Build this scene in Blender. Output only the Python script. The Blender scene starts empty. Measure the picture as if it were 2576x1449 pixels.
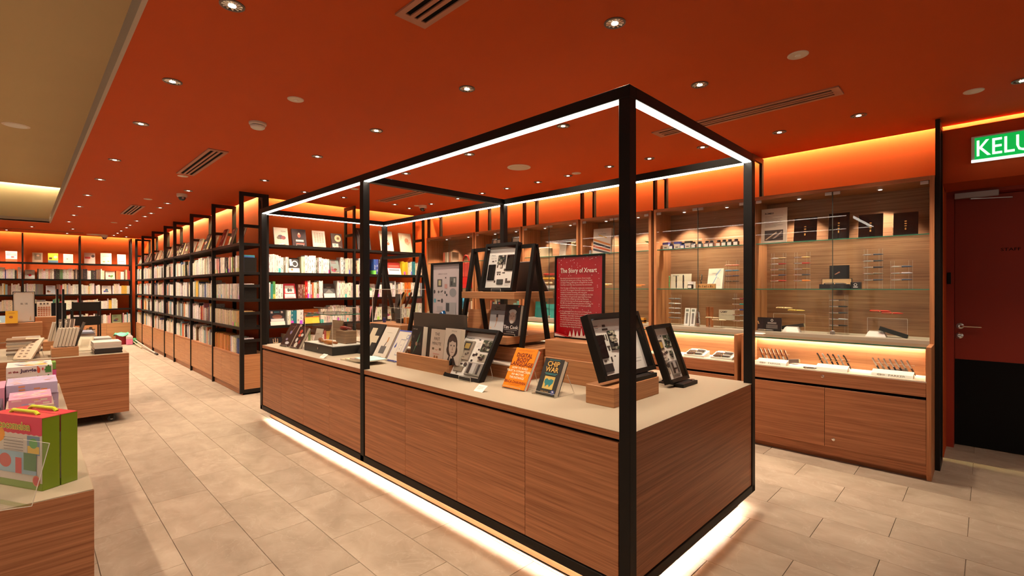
import bpy, math, random
from mathutils import Matrix, Vector

random.seed(7)
S = bpy.context.scene
COL = S.collection

# ------------------------------------------------------------------ camera
cam_d = bpy.data.cameras.new('camera')
cam_d.sensor_width = 36.0
cam_d.lens = 16.858
cam_d.clip_start = 0.02
cam = bpy.data.objects.new('camera', cam_d)
COL.objects.link(cam)
_r = (0.703562, -0.710632, -0.00163); _u = (0.002559, 0.000239, 0.999997); _f = (0.710629, 0.703564, -0.001987)
cam.matrix_world = Matrix(((_r[0], _u[0], -_f[0], -1.7556), (_r[1], _u[1], -_f[1], -1.0512), (_r[2], _u[2], -_f[2], 1.4), (0, 0, 0, 1)))
S.camera = cam

# ------------------------------------------------------------------ world (warm fill added through an assumed open side behind the camera), exposure
w = bpy.data.worlds.new('world'); S.world = w; w.use_nodes = True
bg = w.node_tree.nodes['Background']
bg.inputs[0].default_value = (1.0, 0.83, 0.66, 1); bg.inputs[1].default_value = 0.36
S.view_settings.view_transform = 'Standard'; S.view_settings.look = 'None'
S.view_settings.gamma = 1.0; S.view_settings.use_curve_mapping = False
S.view_settings.exposure = 0.37
S.cycles.max_bounces = 6; S.cycles.diffuse_bounces = 3; S.cycles.glossy_bounces = 2
S.cycles.use_light_tree = False
S.cycles.transmission_bounces = 4; S.cycles.transparent_max_bounces = 16
S.cycles.caustics_reflective = False; S.cycles.caustics_refractive = False
S.cycles.sample_clamp_indirect = 6.0
WARM = (1.0, 0.82, 0.62); LEDW = (1.0, 0.90, 0.76); COVE = (1.0, 1.0, 0.46)
SPOT_W = 72.0          # one ceiling downlight
STRIP = 15.0           # island led strips
COVE_E = 360.0         # wall coves

# ------------------------------------------------------------------ materials
MATS = {}
def _new(name):
    m = bpy.data.materials.new(name); m.use_nodes = True
    nt = m.node_tree; b = nt.nodes['Principled BSDF']
    return m, nt, b
def srgb(r, g, b):
    f = lambda c: (c / 255 / 12.92) if c / 255 <= 0.04045 else ((c / 255 + 0.055) / 1.055) ** 2.4
    return (f(r), f(g), f(b))
def plain(name, col, rough=0.5, metal=0.0, spec=0.5, bump=0.0, bscale=200, var=0.0, vscale=3.0):
    if name in MATS: return MATS[name]
    m, nt, b = _new(name)
    b.inputs['Base Color'].default_value = (*col, 1); b.inputs['Roughness'].default_value = rough
    b.inputs['Metallic'].default_value = metal; b.inputs['Specular IOR Level'].default_value = spec
    if bump or var:
        tc = nt.nodes.new('ShaderNodeTexCoord')
    if bump:
        n = nt.nodes.new('ShaderNodeTexNoise'); n.inputs['Scale'].default_value = bscale; n.inputs['Detail'].default_value = 2
        bp = nt.nodes.new('ShaderNodeBump'); bp.inputs['Strength'].default_value = bump; bp.inputs['Distance'].default_value = 0.002
        nt.links.new(tc.outputs['Object'], n.inputs['Vector']); nt.links.new(n.outputs[0], bp.inputs['Height']); nt.links.new(bp.outputs[0], b.inputs['Normal'])
    if var:
        n = nt.nodes.new('ShaderNodeTexNoise'); n.inputs['Scale'].default_value = vscale; n.inputs['Detail'].default_value = 3
        cr = nt.nodes.new('ShaderNodeMix'); cr.data_type = 'RGBA'
        cr.inputs[6].default_value = (*[c * (1 - var) for c in col], 1); cr.inputs[7].default_value = (*[min(1, c * (1 + var)) for c in col], 1)
        nt.links.new(tc.outputs['Object'], n.inputs['Vector']); nt.links.new(n.outputs[0], cr.inputs[0]); nt.links.new(cr.outputs[2], b.inputs['Base Color'])
    MATS[name] = m
    return m
def emis(name, col, s):
    if name in MATS: return MATS[name]
    m, nt, b = _new(name)
    b.inputs['Base Color'].default_value = (*col, 1)
    b.inputs['Emission Color'].default_value = (*col, 1); b.inputs['Emission Strength'].default_value = s
    MATS[name] = m
    return m
def wood(name, c0, c1, axis='h', rough=0.42):
    """veneer with fine straight grain; axis 'h' runs level, 'v' upright"""
    m, nt, b = _new(name)
    N = nt.nodes.new; L = nt.links.new
    tc = N('ShaderNodeTexCoord'); mp = N('ShaderNodeMapping'); oi = N('ShaderNodeObjectInfo')
    ad = N('ShaderNodeVectorMath'); ad.operation = 'ADD'
    ml = N('ShaderNodeVectorMath'); ml.operation = 'SCALE'; ml.inputs[3].default_value = 7.0
    cx = N('ShaderNodeCombineXYZ'); L(oi.outputs['Random'], cx.inputs[0]); L(oi.outputs['Random'], cx.inputs[1]); L(oi.outputs['Random'], cx.inputs[2])
    L(cx.outputs[0], ml.inputs[0]); L(tc.outputs['Object'], ad.inputs[0]); L(ml.outputs[0], ad.inputs[1]); L(ad.outputs[0], mp.inputs[0])
    mp.inputs['Scale'].default_value = (1.3, 1.3, 70) if axis == 'h' else (70, 70, 1.3)
    n1 = N('ShaderNodeTexNoise'); n1.inputs['Scale'].default_value = 1.0; n1.inputs['Detail'].default_value = 5; n1.inputs['Roughness'].default_value = 0.65
    n1.inputs['Distortion'].default_value = 0.35
    L(mp.outputs[0], n1.inputs['Vector'])
    mp2 = N('ShaderNodeMapping'); mp2.inputs['Scale'].default_value = (3, 3, 230) if axis == 'h' else (230, 230, 3)
    n2 = N('ShaderNodeTexNoise'); n2.inputs['Scale'].default_value = 1.0; n2.inputs['Detail'].default_value = 3
    L(ad.outputs[0], mp2.inputs[0]); L(mp2.outputs[0], n2.inputs['Vector'])
    mx = N('ShaderNodeMath'); mx.operation = 'MULTIPLY_ADD'; mx.inputs[1].default_value = 0.45; L(n2.outputs[0], mx.inputs[0]); 
    sb = N('ShaderNodeMath'); sb.operation = 'MULTIPLY'; sb.inputs[1].default_value = 0.75; L(n1.outputs[0], sb.inputs[0]); L(sb.outputs[0], mx.inputs[2])
    cr = N('ShaderNodeValToRGB'); cr.color_ramp.elements[0].position = 0.42; cr.color_ramp.elements[1].position = 0.76
    cr.color_ramp.elements[0].color = (*c0, 1); cr.color_ramp.elements[1].color = (*c1, 1)
    L(mx.outputs[0], cr.inputs[0]); L(cr.outputs[0], b.inputs['Base Color'])
    b.inputs['Roughness'].default_value = rough; b.inputs['Specular IOR Level'].default_value = 0.35
    bp = N('ShaderNodeBump'); bp.inputs['Strength'].default_value = 0.12; bp.inputs['Distance'].default_value = 0.001
    L(n2.outputs[0], bp.inputs['Height']); L(bp.outputs[0], b.inputs['Normal'])
    MATS[name] = m
    return m
def glass(name, tint=(1, 1, 1), refl=0.06, rough=0.0, edge=False):
    """clear pane: mostly lets light straight through, mirrors a little more at grazing angles"""
    m = bpy.data.materials.new(name); m.use_nodes = True; nt = m.node_tree; nt.nodes.clear()
    o = nt.nodes.new('ShaderNodeOutputMaterial'); t = nt.nodes.new('ShaderNodeBsdfTransparent'); g = nt.nodes.new('ShaderNodeBsdfGlossy')
    mx = nt.nodes.new('ShaderNodeMixShader'); lw = nt.nodes.new('ShaderNodeLayerWeight'); lw.inputs[0].default_value = 0.5
    pw = nt.nodes.new('ShaderNodeMath'); pw.operation = 'POWER'; pw.inputs[1].default_value = 5.0
    mu = nt.nodes.new('ShaderNodeMath'); mu.operation = 'MULTIPLY_ADD'; mu.inputs[1].default_value = 0.7; mu.inputs[2].default_value = refl; mu.use_clamp = True
    t.inputs[0].default_value = (*tint, 1); g.inputs[0].default_value = (1, 1, 1, 1); g.inputs['Roughness'].default_value = rough
    L = nt.links.new; L(lw.outputs['Facing'], pw.inputs[0]); L(pw.outputs[0], mu.inputs[0]); L(mu.outputs[0], mx.inputs[0]); L(t.outputs[0], mx.inputs[1]); L(g.outputs[0], mx.inputs[2]); L(mx.outputs[0], o.inputs[0])
    MATS[name] = m
    return m
def objcol(name, rough=0.45, print_=False):
    """colour comes from the object itself, so alike things share one mesh"""
    m, nt, b = _new(name); N = nt.nodes.new; L = nt.links.new
    oi = N('ShaderNodeObjectInfo')
    out = oi.outputs['Color']
    if print_:
        tc = N('ShaderNodeTexCoord'); mp = N('ShaderNodeMapping'); mp.inputs['Scale'].default_value = (0.1, 2.2, 42)
        cx = N('ShaderNodeCombineXYZ'); ms = N('ShaderNodeMath'); ms.operation = 'MULTIPLY'; ms.inputs[1].default_value = 90
        L(oi.outputs['Random'], ms.inputs[0]); L(ms.outputs[0], cx.inputs[2]); L(cx.outputs[0], mp.inputs['Location']); L(tc.outputs['Object'], mp.inputs[0])
        n = N('ShaderNodeTexNoise'); n.inputs['Scale'].default_value = 1.0; n.inputs['Detail'].default_value = 0.5; L(mp.outputs[0], n.inputs['Vector'])
        mp3 = N('ShaderNodeMapping'); mp3.inputs['Scale'].default_value = (0.0, 0.0, 3.2); L(cx.outputs[0], mp3.inputs['Location']); L(tc.outputs['Object'], mp3.inputs[0])
        n3 = N('ShaderNodeTexNoise'); n3.inputs['Scale'].default_value = 1.0; n3.inputs['Detail'].default_value = 0; L(mp3.outputs[0], n3.inputs['Vector'])
        g3 = N('ShaderNodeMath'); g3.operation = 'GREATER_THAN'; g3.inputs[1].default_value = 0.5; L(n3.outputs[0], g3.inputs[0])
        sx = N('ShaderNodeSeparateXYZ'); L(tc.outputs['Object'], sx.inputs[0])
        ab = N('ShaderNodeMath'); ab.operation = 'ABSOLUTE'; L(sx.outputs[1], ab.inputs[0])
        lt = N('ShaderNodeMath'); lt.operation = 'LESS_THAN'; lt.inputs[1].default_value = 0.2; L(ab.outputs[0], lt.inputs[0])
        gt = N('ShaderNodeMath'); gt.operation = 'GREATER_THAN'; gt.inputs[1].default_value = 0.5; L(n.outputs[0], gt.inputs[0])
        m0 = N('ShaderNodeMath'); m0.operation = 'MULTIPLY'; L(lt.outputs[0], m0.inputs[0]); L(g3.outputs[0], m0.inputs[1])
        mu = N('ShaderNodeMath'); mu.operation = 'MULTIPLY'; L(m0.outputs[0], mu.inputs[0]); L(gt.outputs[0], mu.inputs[1])
        # paper band at the foot of some spines
        gz = N('ShaderNodeMath'); gz.operation = 'LESS_THAN'; gz.inputs[1].default_value = 0.26; L(sx.outputs[2], gz.inputs[0])
        rr = N('ShaderNodeMath'); rr.operation = 'GREATER_THAN'; rr.inputs[1].default_value = 0.84; L(oi.outputs['Random'], rr.inputs[0])
        bm = N('ShaderNodeMath'); bm.operation = 'MULTIPLY'; L(gz.outputs[0], bm.inputs[0]); L(rr.outputs[0], bm.inputs[1])
        hs = N('ShaderNodeHueSaturation'); hs.inputs['Saturation'].default_value = 1.0
        hm = N('ShaderNodeMath'); hm.operation = 'FRACT'; m2 = N('ShaderNodeMath'); m2.operation = 'MULTIPLY'; m2.inputs[1].default_value = 37.7
        L(oi.outputs['Random'], m2.inputs[0]); L(m2.outputs[0], hm.inputs[0]); L(hm.outputs[0], hs.inputs['Hue']); hs.inputs['Color'].default_value = (0.8, 0.25, 0.1, 1)
        mb = N('ShaderNodeMix'); mb.data_type = 'RGBA'; L(bm.outputs[0], mb.inputs[0]); L(oi.outputs['Color'], mb.inputs[6]); L(hs.outputs[0], mb.inputs[7])
        bw = N('ShaderNodeRGBToBW'); L(oi.outputs['Color'], bw.inputs[0])
        dk = N('ShaderNodeMath'); dk.operation = 'LESS_THAN'; dk.inputs[1].default_value = 0.18; L(bw.outputs[0], dk.inputs[0])
        pc = N('ShaderNodeMix'); pc.data_type = 'RGBA'; L(dk.outputs[0], pc.inputs[0]); pc.inputs[6].default_value = (0.05, 0.045, 0.05, 1); pc.inputs[7].default_value = (0.75, 0.7, 0.6, 1)
        mx = N('ShaderNodeMix'); mx.data_type = 'RGBA'; L(mu.outputs[0], mx.inputs[0]); L(mb.outputs[2], mx.inputs[6]); L(pc.outputs[2], mx.inputs[7])
        out = mx.outputs[2]
    L(out, b.inputs['Base Color']); b.inputs['Roughness'].default_value = rough; b.inputs['Specular IOR Level'].default_value = 0.4
    MATS[name] = m
    return m

PAINT = (0.52, 0.074, 0.0125)
plain('paint', PAINT, 0.75, spec=0.2, bump=0.10, bscale=90, var=0.04, vscale=1.5)
plain('door_paint', (0.32, 0.030, 0.012), 0.5, spec=0.35)
plain('black_metal', (0.0085, 0.0065, 0.005), 0.5, spec=0.22, bump=0.12, bscale=400)
plain('black_kick', (0.004, 0.0035, 0.0035), 0.6, spec=0.15)
plain('beige_ceiling', (0.50, 0.37, 0.20), 0.8, spec=0.1, var=0.05, vscale=1.2)
plain('flange', (0.42, 0.34, 0.27), 0.6)
plain('counter', (0.37, 0.295, 0.205), 0.55, spec=0.35, bump=0.04, bscale=600)
plain('counter_edge', (0.62, 0.53, 0.44), 0.5)
plain('white', (0.78, 0.74, 0.68), 0.5)
plain('paper', (0.82, 0.78, 0.70), 0.7)
plain('pages', (0.74, 0.66, 0.52), 0.8, bump=0.1, bscale=900)
plain('offwhite_plastic', (0.70, 0.58, 0.47), 0.4)
plain('chrome', (0.72, 0.70, 0.67), 0.18, metal=1.0)
plain('steel', (0.55, 0.53, 0.50), 0.32, metal=1.0)
plain('grout', (0.26, 0.19, 0.13), 0.9)
plain('black_plastic', (0.02, 0.018, 0.017), 0.35)
plain('dark_board', (0.07, 0.05, 0.035), 0.5)
plain('vent', (0.42, 0.17, 0.10), 0.5)
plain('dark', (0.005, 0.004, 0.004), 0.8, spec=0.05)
wood('wood', (0.24, 0.084, 0.033), (0.49, 0.200, 0.088), 'h')
wood('wood_v', (0.30, 0.11, 0.04), (0.54, 0.23, 0.095), 'v')
wood('wood_light', (0.34, 0.14, 0.055), (0.56, 0.27, 0.12), 'h')
wood('wood_back', (0.20, 0.090, 0.040), (0.37, 0.195, 0.098), 'h')
glass('glass', refl=0.012); glass('acrylic', (0.97, 0.97, 0.96), 0.025); glass('pane', (0.99, 0.99, 0.99), 0.02)
glass('shelf_glass', (0.94, 0.98, 0.95), 0.03)
plain('glass_edge', (0.03, 0.17, 0.10), 0.15, spec=0.8)
plain('acrylic_edge', (0.72, 0.66, 0.56), 0.2, spec=0.8)
objcol('tint', 0.45); objcol('spine', 0.42, True)
emis('led', LEDW, STRIP); emis('cove', COVE, COVE_E); emis('cove_pale', (1.0, 0.88, 0.60), 240.0)
emis('lamp', (1.0, 0.88, 0.70), 5.0); emis('under_led', (1.0, 0.90, 0.76), 150.0)
M = MATS
def rgbmat(r, g, b, rough=0.5):
    """flat print or plastic colour, given as sRGB"""
    return plain('c_%d_%d_%d_%d' % (r, g, b, int(rough * 100)), srgb(r, g, b), rough)

# ------------------------------------------------------------------ mesh helpers
class MB:
    def __init__(s): s.v = []; s.f = []; s.m = []
    def add(s, vs, fs, m=0):
        o = len(s.v); s.v += [tuple(p) for p in vs]
        for f in fs: s.f.append(tuple(i + o for i in f)); s.m.append(m)
        return s
    def box(s, x0, x1, y0, y1, z0, z1, m=0, bev=0.0):
        if x0 > x1: x0, x1 = x1, x0
        if y0 > y1: y0, y1 = y1, y0
        if z0 > z1: z0, z1 = z1, z0
        if bev > 0: return s._bevbox(x0, x1, y0, y1, z0, z1, m, bev)
        vs = [(x0, y0, z0), (x1, y0, z0), (x1, y1, z0), (x0, y1, z0), (x0, y0, z1), (x1, y0, z1), (x1, y1, z1), (x0, y1, z1)]
        return s.add(vs, [(0, 3, 2, 1), (4, 5, 6, 7), (0, 1, 5, 4), (1, 2, 6, 5), (2, 3, 7, 6), (3, 0, 4, 7)], m)
    def _bevbox(s, x0, x1, y0, y1, z0, z1, m, b):
        b = min(b, (x1 - x0) / 2.01, (y1 - y0) / 2.01, (z1 - z0) / 2.01)
        vs = []; idx = {}
        for i, (xa, sx) in enumerate(((x0, 1), (x1, -1))):
            for j, (ya, sy) in enumerate(((y0, 1), (y1, -1))):
                for k, (za, sz) in enumerate(((z0, 1), (z1, -1))):
                    idx[i, j, k, 0] = len(vs); vs.append((xa, ya + sy * b, za + sz * b))
                    idx[i, j, k, 1] = len(vs); vs.append((xa + sx * b, ya, za + sz * b))
                    idx[i, j, k, 2] = len(vs); vs.append((xa + sx * b, ya + sy * b, za))
        g = lambda i, j, k, a: idx[i, j, k, a]
        fs = [(g(0, 0, 0, 0), g(0, 0, 1, 0), g(0, 1, 1, 0), g(0, 1, 0, 0)), (g(1, 0, 0, 0), g(1, 1, 0, 0), g(1, 1, 1, 0), g(1, 0, 1, 0)),
              (g(0, 0, 0, 1), g(1, 0, 0, 1), g(1, 0, 1, 1), g(0, 0, 1, 1)), (g(0, 1, 0, 1), g(0, 1, 1, 1), g(1, 1, 1, 1), g(1, 1, 0, 1)),
              (g(0, 0, 0, 2), g(0, 1, 0, 2), g(1, 1, 0, 2), g(1, 0, 0, 2)), (g(0, 0, 1, 2), g(1, 0, 1, 2), g(1, 1, 1, 2), g(0, 1, 1, 2))]
        for i in (0, 1):
            for j in (0, 1): fs.append((g(i, j, 0, 0), g(i, j, 1, 0), g(i, j, 1, 1), g(i, j, 0, 1)))
        for i in (0, 1):
            for k in (0, 1): fs.append((g(i, 0, k, 0), g(i, 1, k, 0), g(i, 1, k, 2), g(i, 0, k, 2)))
        for j in (0, 1):
            for k in (0, 1): fs.append((g(0, j, k, 1), g(1, j, k, 1), g(1, j, k, 2), g(0, j, k, 2)))
        for i in (0, 1):
            for j in (0, 1):
                for k in (0, 1): fs.append((g(i, j, k, 0), g(i, j, k, 1), g(i, j, k, 2)))
        return s.add(vs, fs, m)
    def bar(s, p0, p1, a, b=None, m=0, up=(0, 0, 1)):
        """square bar from p0 to p1, a x b in section"""
        b = a if b is None else b
        p0 = Vector(p0); p1 = Vector(p1); d = (p1 - p0).normalized(); u = Vector(up)
        if abs(d.dot(u)) > 0.98: u = Vector((1, 0, 0))
        x = d.cross(u).normalized() * (a / 2); y = x.cross(d).normalized() * (b / 2)
        vs = [q + sx * x + sy * y for q in (p0, p1) for sx, sy in ((-1, -1), (1, -1), (1, 1), (-1, 1))]
        return s.add(vs, [(0, 1, 2, 3), (7, 6, 5, 4), (0, 4, 5, 1), (1, 5, 6, 2), (2, 6, 7, 3), (3, 7, 4, 0)], m)
    def tube(s, pts, r, n=8, m=0, caps=True):
        pts = [Vector(p) for p in pts]; rs = r if isinstance(r, (list, tuple)) else [r] * len(pts)
        rings = []; base = len(s.v); up = Vector((0, 0, 1))
        for i, p in enumerate(pts):
            d = (pts[min(i + 1, len(pts) - 1)] - pts[max(i - 1, 0)]).normalized()
            u = up if abs(d.dot(up)) < 0.95 else Vector((1, 0, 0))
            x = d.cross(u).normalized(); y = x.cross(d).normalized()
            rings.append([p + (x * math.cos(t * 2 * math.pi / n) + y * math.sin(t * 2 * math.pi / n)) * rs[i] for t in range(n)])
        vs = [q for rg in rings for q in rg]; fs = []
        for i in range(len(pts) - 1):
            for t in range(n): fs.append((i * n + t, i * n + (t + 1) % n, (i + 1) * n + (t + 1) % n, (i + 1) * n + t))
        if caps: fs.append(tuple(range(n - 1, -1, -1))); fs.append(tuple((len(pts) - 1) * n + t for t in range(n)))
        return s.add(vs, fs, m)
    def lathe(s, c, prof, n=20, m=0, axis='z'):
        vs = []; fs = []
        for r, z in prof:
            for t in range(n):
                a = t * 2 * math.pi / n; p = (r * math.cos(a), r * math.sin(a), z)
                if axis == 'x': p = (z, r * math.cos(a), r * math.sin(a))
                if axis == 'y': p = (r * math.cos(a), z, r * math.sin(a))
                vs.append((c[0] + p[0], c[1] + p[1], c[2] + p[2]))
        for i in range(len(prof) - 1):
            for t in range(n): fs.append((i * n + t, i * n + (t + 1) % n, (i + 1) * n + (t + 1) % n, (i + 1) * n + t))
        if prof[0][0] > 1e-6: fs.append(tuple(range(n - 1, -1, -1)))
        if prof[-1][0] > 1e-6: fs.append(tuple((len(prof) - 1) * n + t for t in range(n)))
        return s.add(vs, fs, m)
    def slab(s, poly, x0, x1, m=0):
        """outline of (y, z) points pushed out from x0 to x1"""
        n = len(poly); vs = [(x0, y, z) for y, z in poly] + [(x1, y, z) for y, z in poly]
        fs = [tuple(range(n)), tuple(range(2 * n - 1, n - 1, -1))] + [(i, i + n, (i + 1) % n + n, (i + 1) % n) for i in range(n)]
        return s.add(vs, fs, m)
    def build(s, name, mats, parent=None, smooth=False, origin=None):
        if not isinstance(mats, (list, tuple)): mats = [mats]
        xs, ys, zs = zip(*s.v)
        c = Vector(((min(xs) + max(xs)) / 2, (min(ys) + max(ys)) / 2, min(zs))) if origin is None else Vector(origin)
        me = bpy.data.meshes.new(name)
        me.from_pydata([(p[0] - c[0], p[1] - c[1], p[2] - c[2]) for p in s.v], [], s.f)
        for mt in mats: me.materials.append(M[mt] if isinstance(mt, str) else mt)
        me.polygons.foreach_set('material_index', s.m)
        if smooth: me.polygons.foreach_set('use_smooth', [True] * len(me.polygons))
        me.update()
        o = bpy.data.objects.new(name, me); COL.objects.link(o)
        off = Vector((0, 0, 0)); p = parent
        while p is not None: off += p.location; p = p.parent
        o.location = c - off
        if parent is not None: o.parent = parent
        return o
def B(*a, **k): return MB().box(*a, **k)
def thing(name, label, cat, loc=(0, 0, 0), group=None):
    o = bpy.data.objects.new(name, None); COL.objects.link(o); o.location = loc; o.empty_display_size = 0.05
    return tag(o, label, cat, group)
def tag(o, label, cat, group=None):
    o['label'] = label; o['category'] = cat
    if group: o['group'] = group
    return o
def struct(o, label=None):
    o['kind'] = 'structure'
    if label: o['label'] = label
    return o
def root(name):
    o = bpy.data.objects.new(name, None); COL.objects.link(o); o.empty_display_size = 0.05; o['kind'] = 'structure'; return o
def dup(o, loc=None, rotz=None, label=None, group=None, parent=None):
    c = o.copy(); COL.objects.link(c)
    if parent is not None: c.parent = parent
    if loc is not None: c.location = loc
    if rotz is not None: c.rotation_euler = (c.rotation_euler[0], c.rotation_euler[1], rotz)
    if label: c['label'] = label
    if group: c['group'] = group
    for ch in o.children: dup(ch, parent=c)
    return c
R90 = math.pi / 2
# text faces the -X side: reading direction is -Y, up is +Z
TXT = Matrix(((0, 0, -1), (-1, 0, 0), (0, 1, 0)))
def text(s, parent, y, z, size, mat, x=-0.0012, align='CENTER', name='lettering', sx=1.0, bold=0.0, lh=1.0, flat=None):
    cu = bpy.data.curves.new(name, 'FONT'); cu.body = s; cu.size = size; cu.align_x = align; cu.align_y = 'CENTER'
    cu.space_line = lh; cu.offset = bold; cu.extrude = 0.0; cu.resolution_u = 2; cu.fill_mode = 'FRONT'
    cu.materials.append(M[mat] if isinstance(mat, str) else mat)
    o = bpy.data.objects.new(name, cu); COL.objects.link(o); o.parent = parent
    o.rotation_euler = (flat if flat is not None else TXT).to_euler(); o.location = (x, y, z); o.scale = (sx, 1, 1)
    return o
def spot(loc, power, ang=96, blend=0.8, col=WARM, rad=0.04, parent=None, d=(0, 0, -1), name='downlight_lamp'):
    l = bpy.data.lights.new(name, 'SPOT'); l.energy = power; l.color = col; l.spot_size = math.radians(ang); l.spot_blend = blend; l.shadow_soft_size = rad
    o = bpy.data.objects.new(name, l); COL.objects.link(o)
    o.rotation_euler = Vector(d).to_track_quat('-Z', 'Y').to_euler()
    o.location = loc
    if parent: o.parent = parent
    return o
# ------------------------------------------------------------------ setting: floor
ZC = 2.68
W, L, MID, T, BOT, CT, PP = 1.5127, 4.4973, 2.2423, 2.2419, 0.0971, 0.7866, 0.0531
def tile_mat():
    m, nt, b = _new('tile'); N = nt.nodes.new; Lk = nt.links.new
    tc = N('ShaderNodeTexCoord'); oi = N('ShaderNodeObjectInfo'); cx = N('ShaderNodeCombineXYZ')
    ms = N('ShaderNodeMath'); ms.operation = 'MULTIPLY'; ms.inputs[1].default_value = 50
    Lk(oi.outputs['Random'], ms.inputs[0]); Lk(ms.outputs[0], cx.inputs[0]); Lk(ms.outputs[0], cx.inputs[1])
    ad = N('ShaderNodeVectorMath'); ad.operation = 'ADD'; Lk(tc.outputs['Object'], ad.inputs[0]); Lk(cx.outputs[0], ad.inputs[1])
    n1 = N('ShaderNodeTexNoise'); n1.inputs['Scale'].default_value = 4.5; n1.inputs['Detail'].default_value = 9; n1.inputs['Roughness'].default_value = 0.62; n1.inputs['Distortion'].default_value = 0.6
    mp = N('ShaderNodeMapping'); mp.inputs['Scale'].default_value = (1.5, 0.9, 1); Lk(ad.outputs[0], mp.inputs[0]); Lk(mp.outputs[0], n1.inputs['Vector'])
    cr = N('ShaderNodeValToRGB'); cr.color_ramp.elements[0].position = 0.3; cr.color_ramp.elements[1].position = 0.74
    cr.color_ramp.elements[0].color = (0.265, 0.20, 0.142, 1); cr.color_ramp.elements[1].color = (0.385, 0.302, 0.225, 1)
    e = cr.color_ramp.elements.new(0.5); e.color = (0.325, 0.248, 0.18, 1)
    Lk(n1.outputs[0], cr.inputs[0])
    # pale veins
    n2 = N('ShaderNodeTexNoise'); n2.inputs['Scale'].default_value = 3.0; n2.inputs['Detail'].default_value = 5; n2.inputs['Distortion'].default_value = 1.6; Lk(ad.outputs[0], n2.inputs['Vector'])
    sb = N('ShaderNodeMath'); sb.operation = 'SUBTRACT'; sb.inputs[1].default_value = 0.5; Lk(n2.outputs[0], sb.inputs[0])
    ab = N('ShaderNodeMath'); ab.operation = 'ABSOLUTE'; Lk(sb.outputs[0], ab.inputs[0])
    vr = N('ShaderNodeMapRange'); vr.inputs['From Min'].default_value = 0.0; vr.inputs['From Max'].default_value = 0.012; vr.inputs['To Min'].default_value = 0.22; vr.inputs['To Max'].default_value = 0.0
    Lk(ab.outputs[0], vr.inputs[0])
    mx = N('ShaderNodeMix'); mx.data_type = 'RGBA'; Lk(vr.outputs[0], mx.inputs[0]); Lk(cr.outputs[0], mx.inputs[6]); mx.inputs[7].default_value = (0.50, 0.42, 0.33, 1)
    vv = N('ShaderNodeMapRange'); vv.inputs['To Min'].default_value = 0.87; vv.inputs['To Max'].default_value = 1.07; Lk(oi.outputs['Random'], vv.inputs[0])
    hs = N('ShaderNodeHueSaturation'); Lk(vv.outputs[0], hs.inputs['Value']); Lk(mx.outputs[2], hs.inputs['Color'])
    Lk(hs.outputs[0], b.inputs['Base Color']); b.inputs['Roughness'].default_value = 0.5; b.inputs['Specular IOR Level'].default_value = 0.3
    bp = N('ShaderNodeBump'); bp.inputs['Strength'].default_value = 0.25; bp.inputs['Distance'].default_value = 0.003; Lk(n1.outputs[0], bp.inputs['Height']); Lk(bp.outputs[0], b.inputs['Normal'])
    MATS['tile'] = m
tile_mat()
fl = struct(B(-7, 5.2, -6, 15.2, -0.12, -0.008).build('floor', 'grout'), 'grey beige stone tiled floor')
TW, TL = 0.3135, 0.6270
tile0 = B(0.0012, TW - 0.0012, 0.0012, TL - 0.0012, 0, 0.008, bev=0.0012).build('tile', 'tile', fl, origin=(0, 0, 0))
cm = cam.matrix_world.inverted()
def px(x, y, z):
    p = cm @ Vector((x, y, z))
    return (None if p.z > -0.05 else (0.5 + p.x / -p.z * 1206.29 / 2576, 0.5 - p.y / -p.z * 1206.29 / 1449, -p.z))
cand = []
for k in range(-14, 18):
    for j in range(-11, 22):
        x0 = -0.882 + TW * k; y0 = 1.846 + TL * j - (TW if k % 2 else 0)
        cand.append((x0, y0))
first = True; near = []; rest = []
for x0, y0 in cand:
    q = px(x0 + TW / 2, y0 + TL / 2, 0)
    under = 0.1 < x0 and x0 + TW < 1.5 and 0.1 < y0 and y0 + TL < 4.4
    inview = q is not None and -0.08 < q[0] < 1.08 and q[1] < 1.12
    behind = (x0 > 0.3 and y0 > 5.9) or (x0 > 2.85 and y0 > -0.75) or y0 > 14.4 or (0.0 < x0 < 2.7 and y0 > 4.4) or (x0 > 1.5 and y0 > 2.6) or (x0 < -1.75 and y0 > 1.0 and y0 < 13)
    (near if inview and not under and not behind else rest).append((q[2] if q else 99, x0, y0))
near.sort(); rest += near[298:]; near = near[:298]
for i, (d, x0, y0) in enumerate(near):
    t = tile0 if i == 0 else dup(tile0, parent=fl)
    t.location = (x0 - fl.location.x, y0 - fl.location.y, -0.008 - fl.location.z)
mb = MB()
for d, x0, y0 in rest: mb.box(x0 + 0.0012, x0 + TW - 0.0012, y0 + 0.0012, y0 + TL - 0.0012, -0.008, 0)
o = mb.build('tiles_beyond', 'tile', fl); o['kind'] = 'stuff'

# ------------------------------------------------------------------ setting: ceiling, walls, coves
def polyz(mb, poly, z0, z1, m=0):
    n = len(poly); vs = [(x, y, z0) for x, y in poly] + [(x, y, z1) for x, y in poly]
    return mb.add(vs, [tuple(range(n - 1, -1, -1)), tuple(range(n, 2 * n))] + [(i, (i + 1) % n, (i + 1) % n + n, i + n) for i in range(n)], m)
XE0, XE1 = -1.355, -1.452          # edge of the pale ceiling well, near and far
LX, LY, LL, LF = 3.42, 6.26, 0.54, 14.74   # lips of the coves
mb = MB()
polyz(mb, [(XE0 + 0.01 * 0.6, -6), (LX, -6), (LX, LY), (LL, LY), (LL, LF), (XE1 - 0.025, LF), (XE1, 12.05)], ZC, ZC + 0.02)
polyz(mb, [(XE1, 12.05), (XE1 - 0.025, LF), (-7, LF), (-7, 12.05)], ZC, ZC + 0.02)
polyz(mb, [(-7, -6), (-4.6, -6), (-4.6, 12.05), (-7, 12.05)], ZC, ZC + 0.02)
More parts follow.
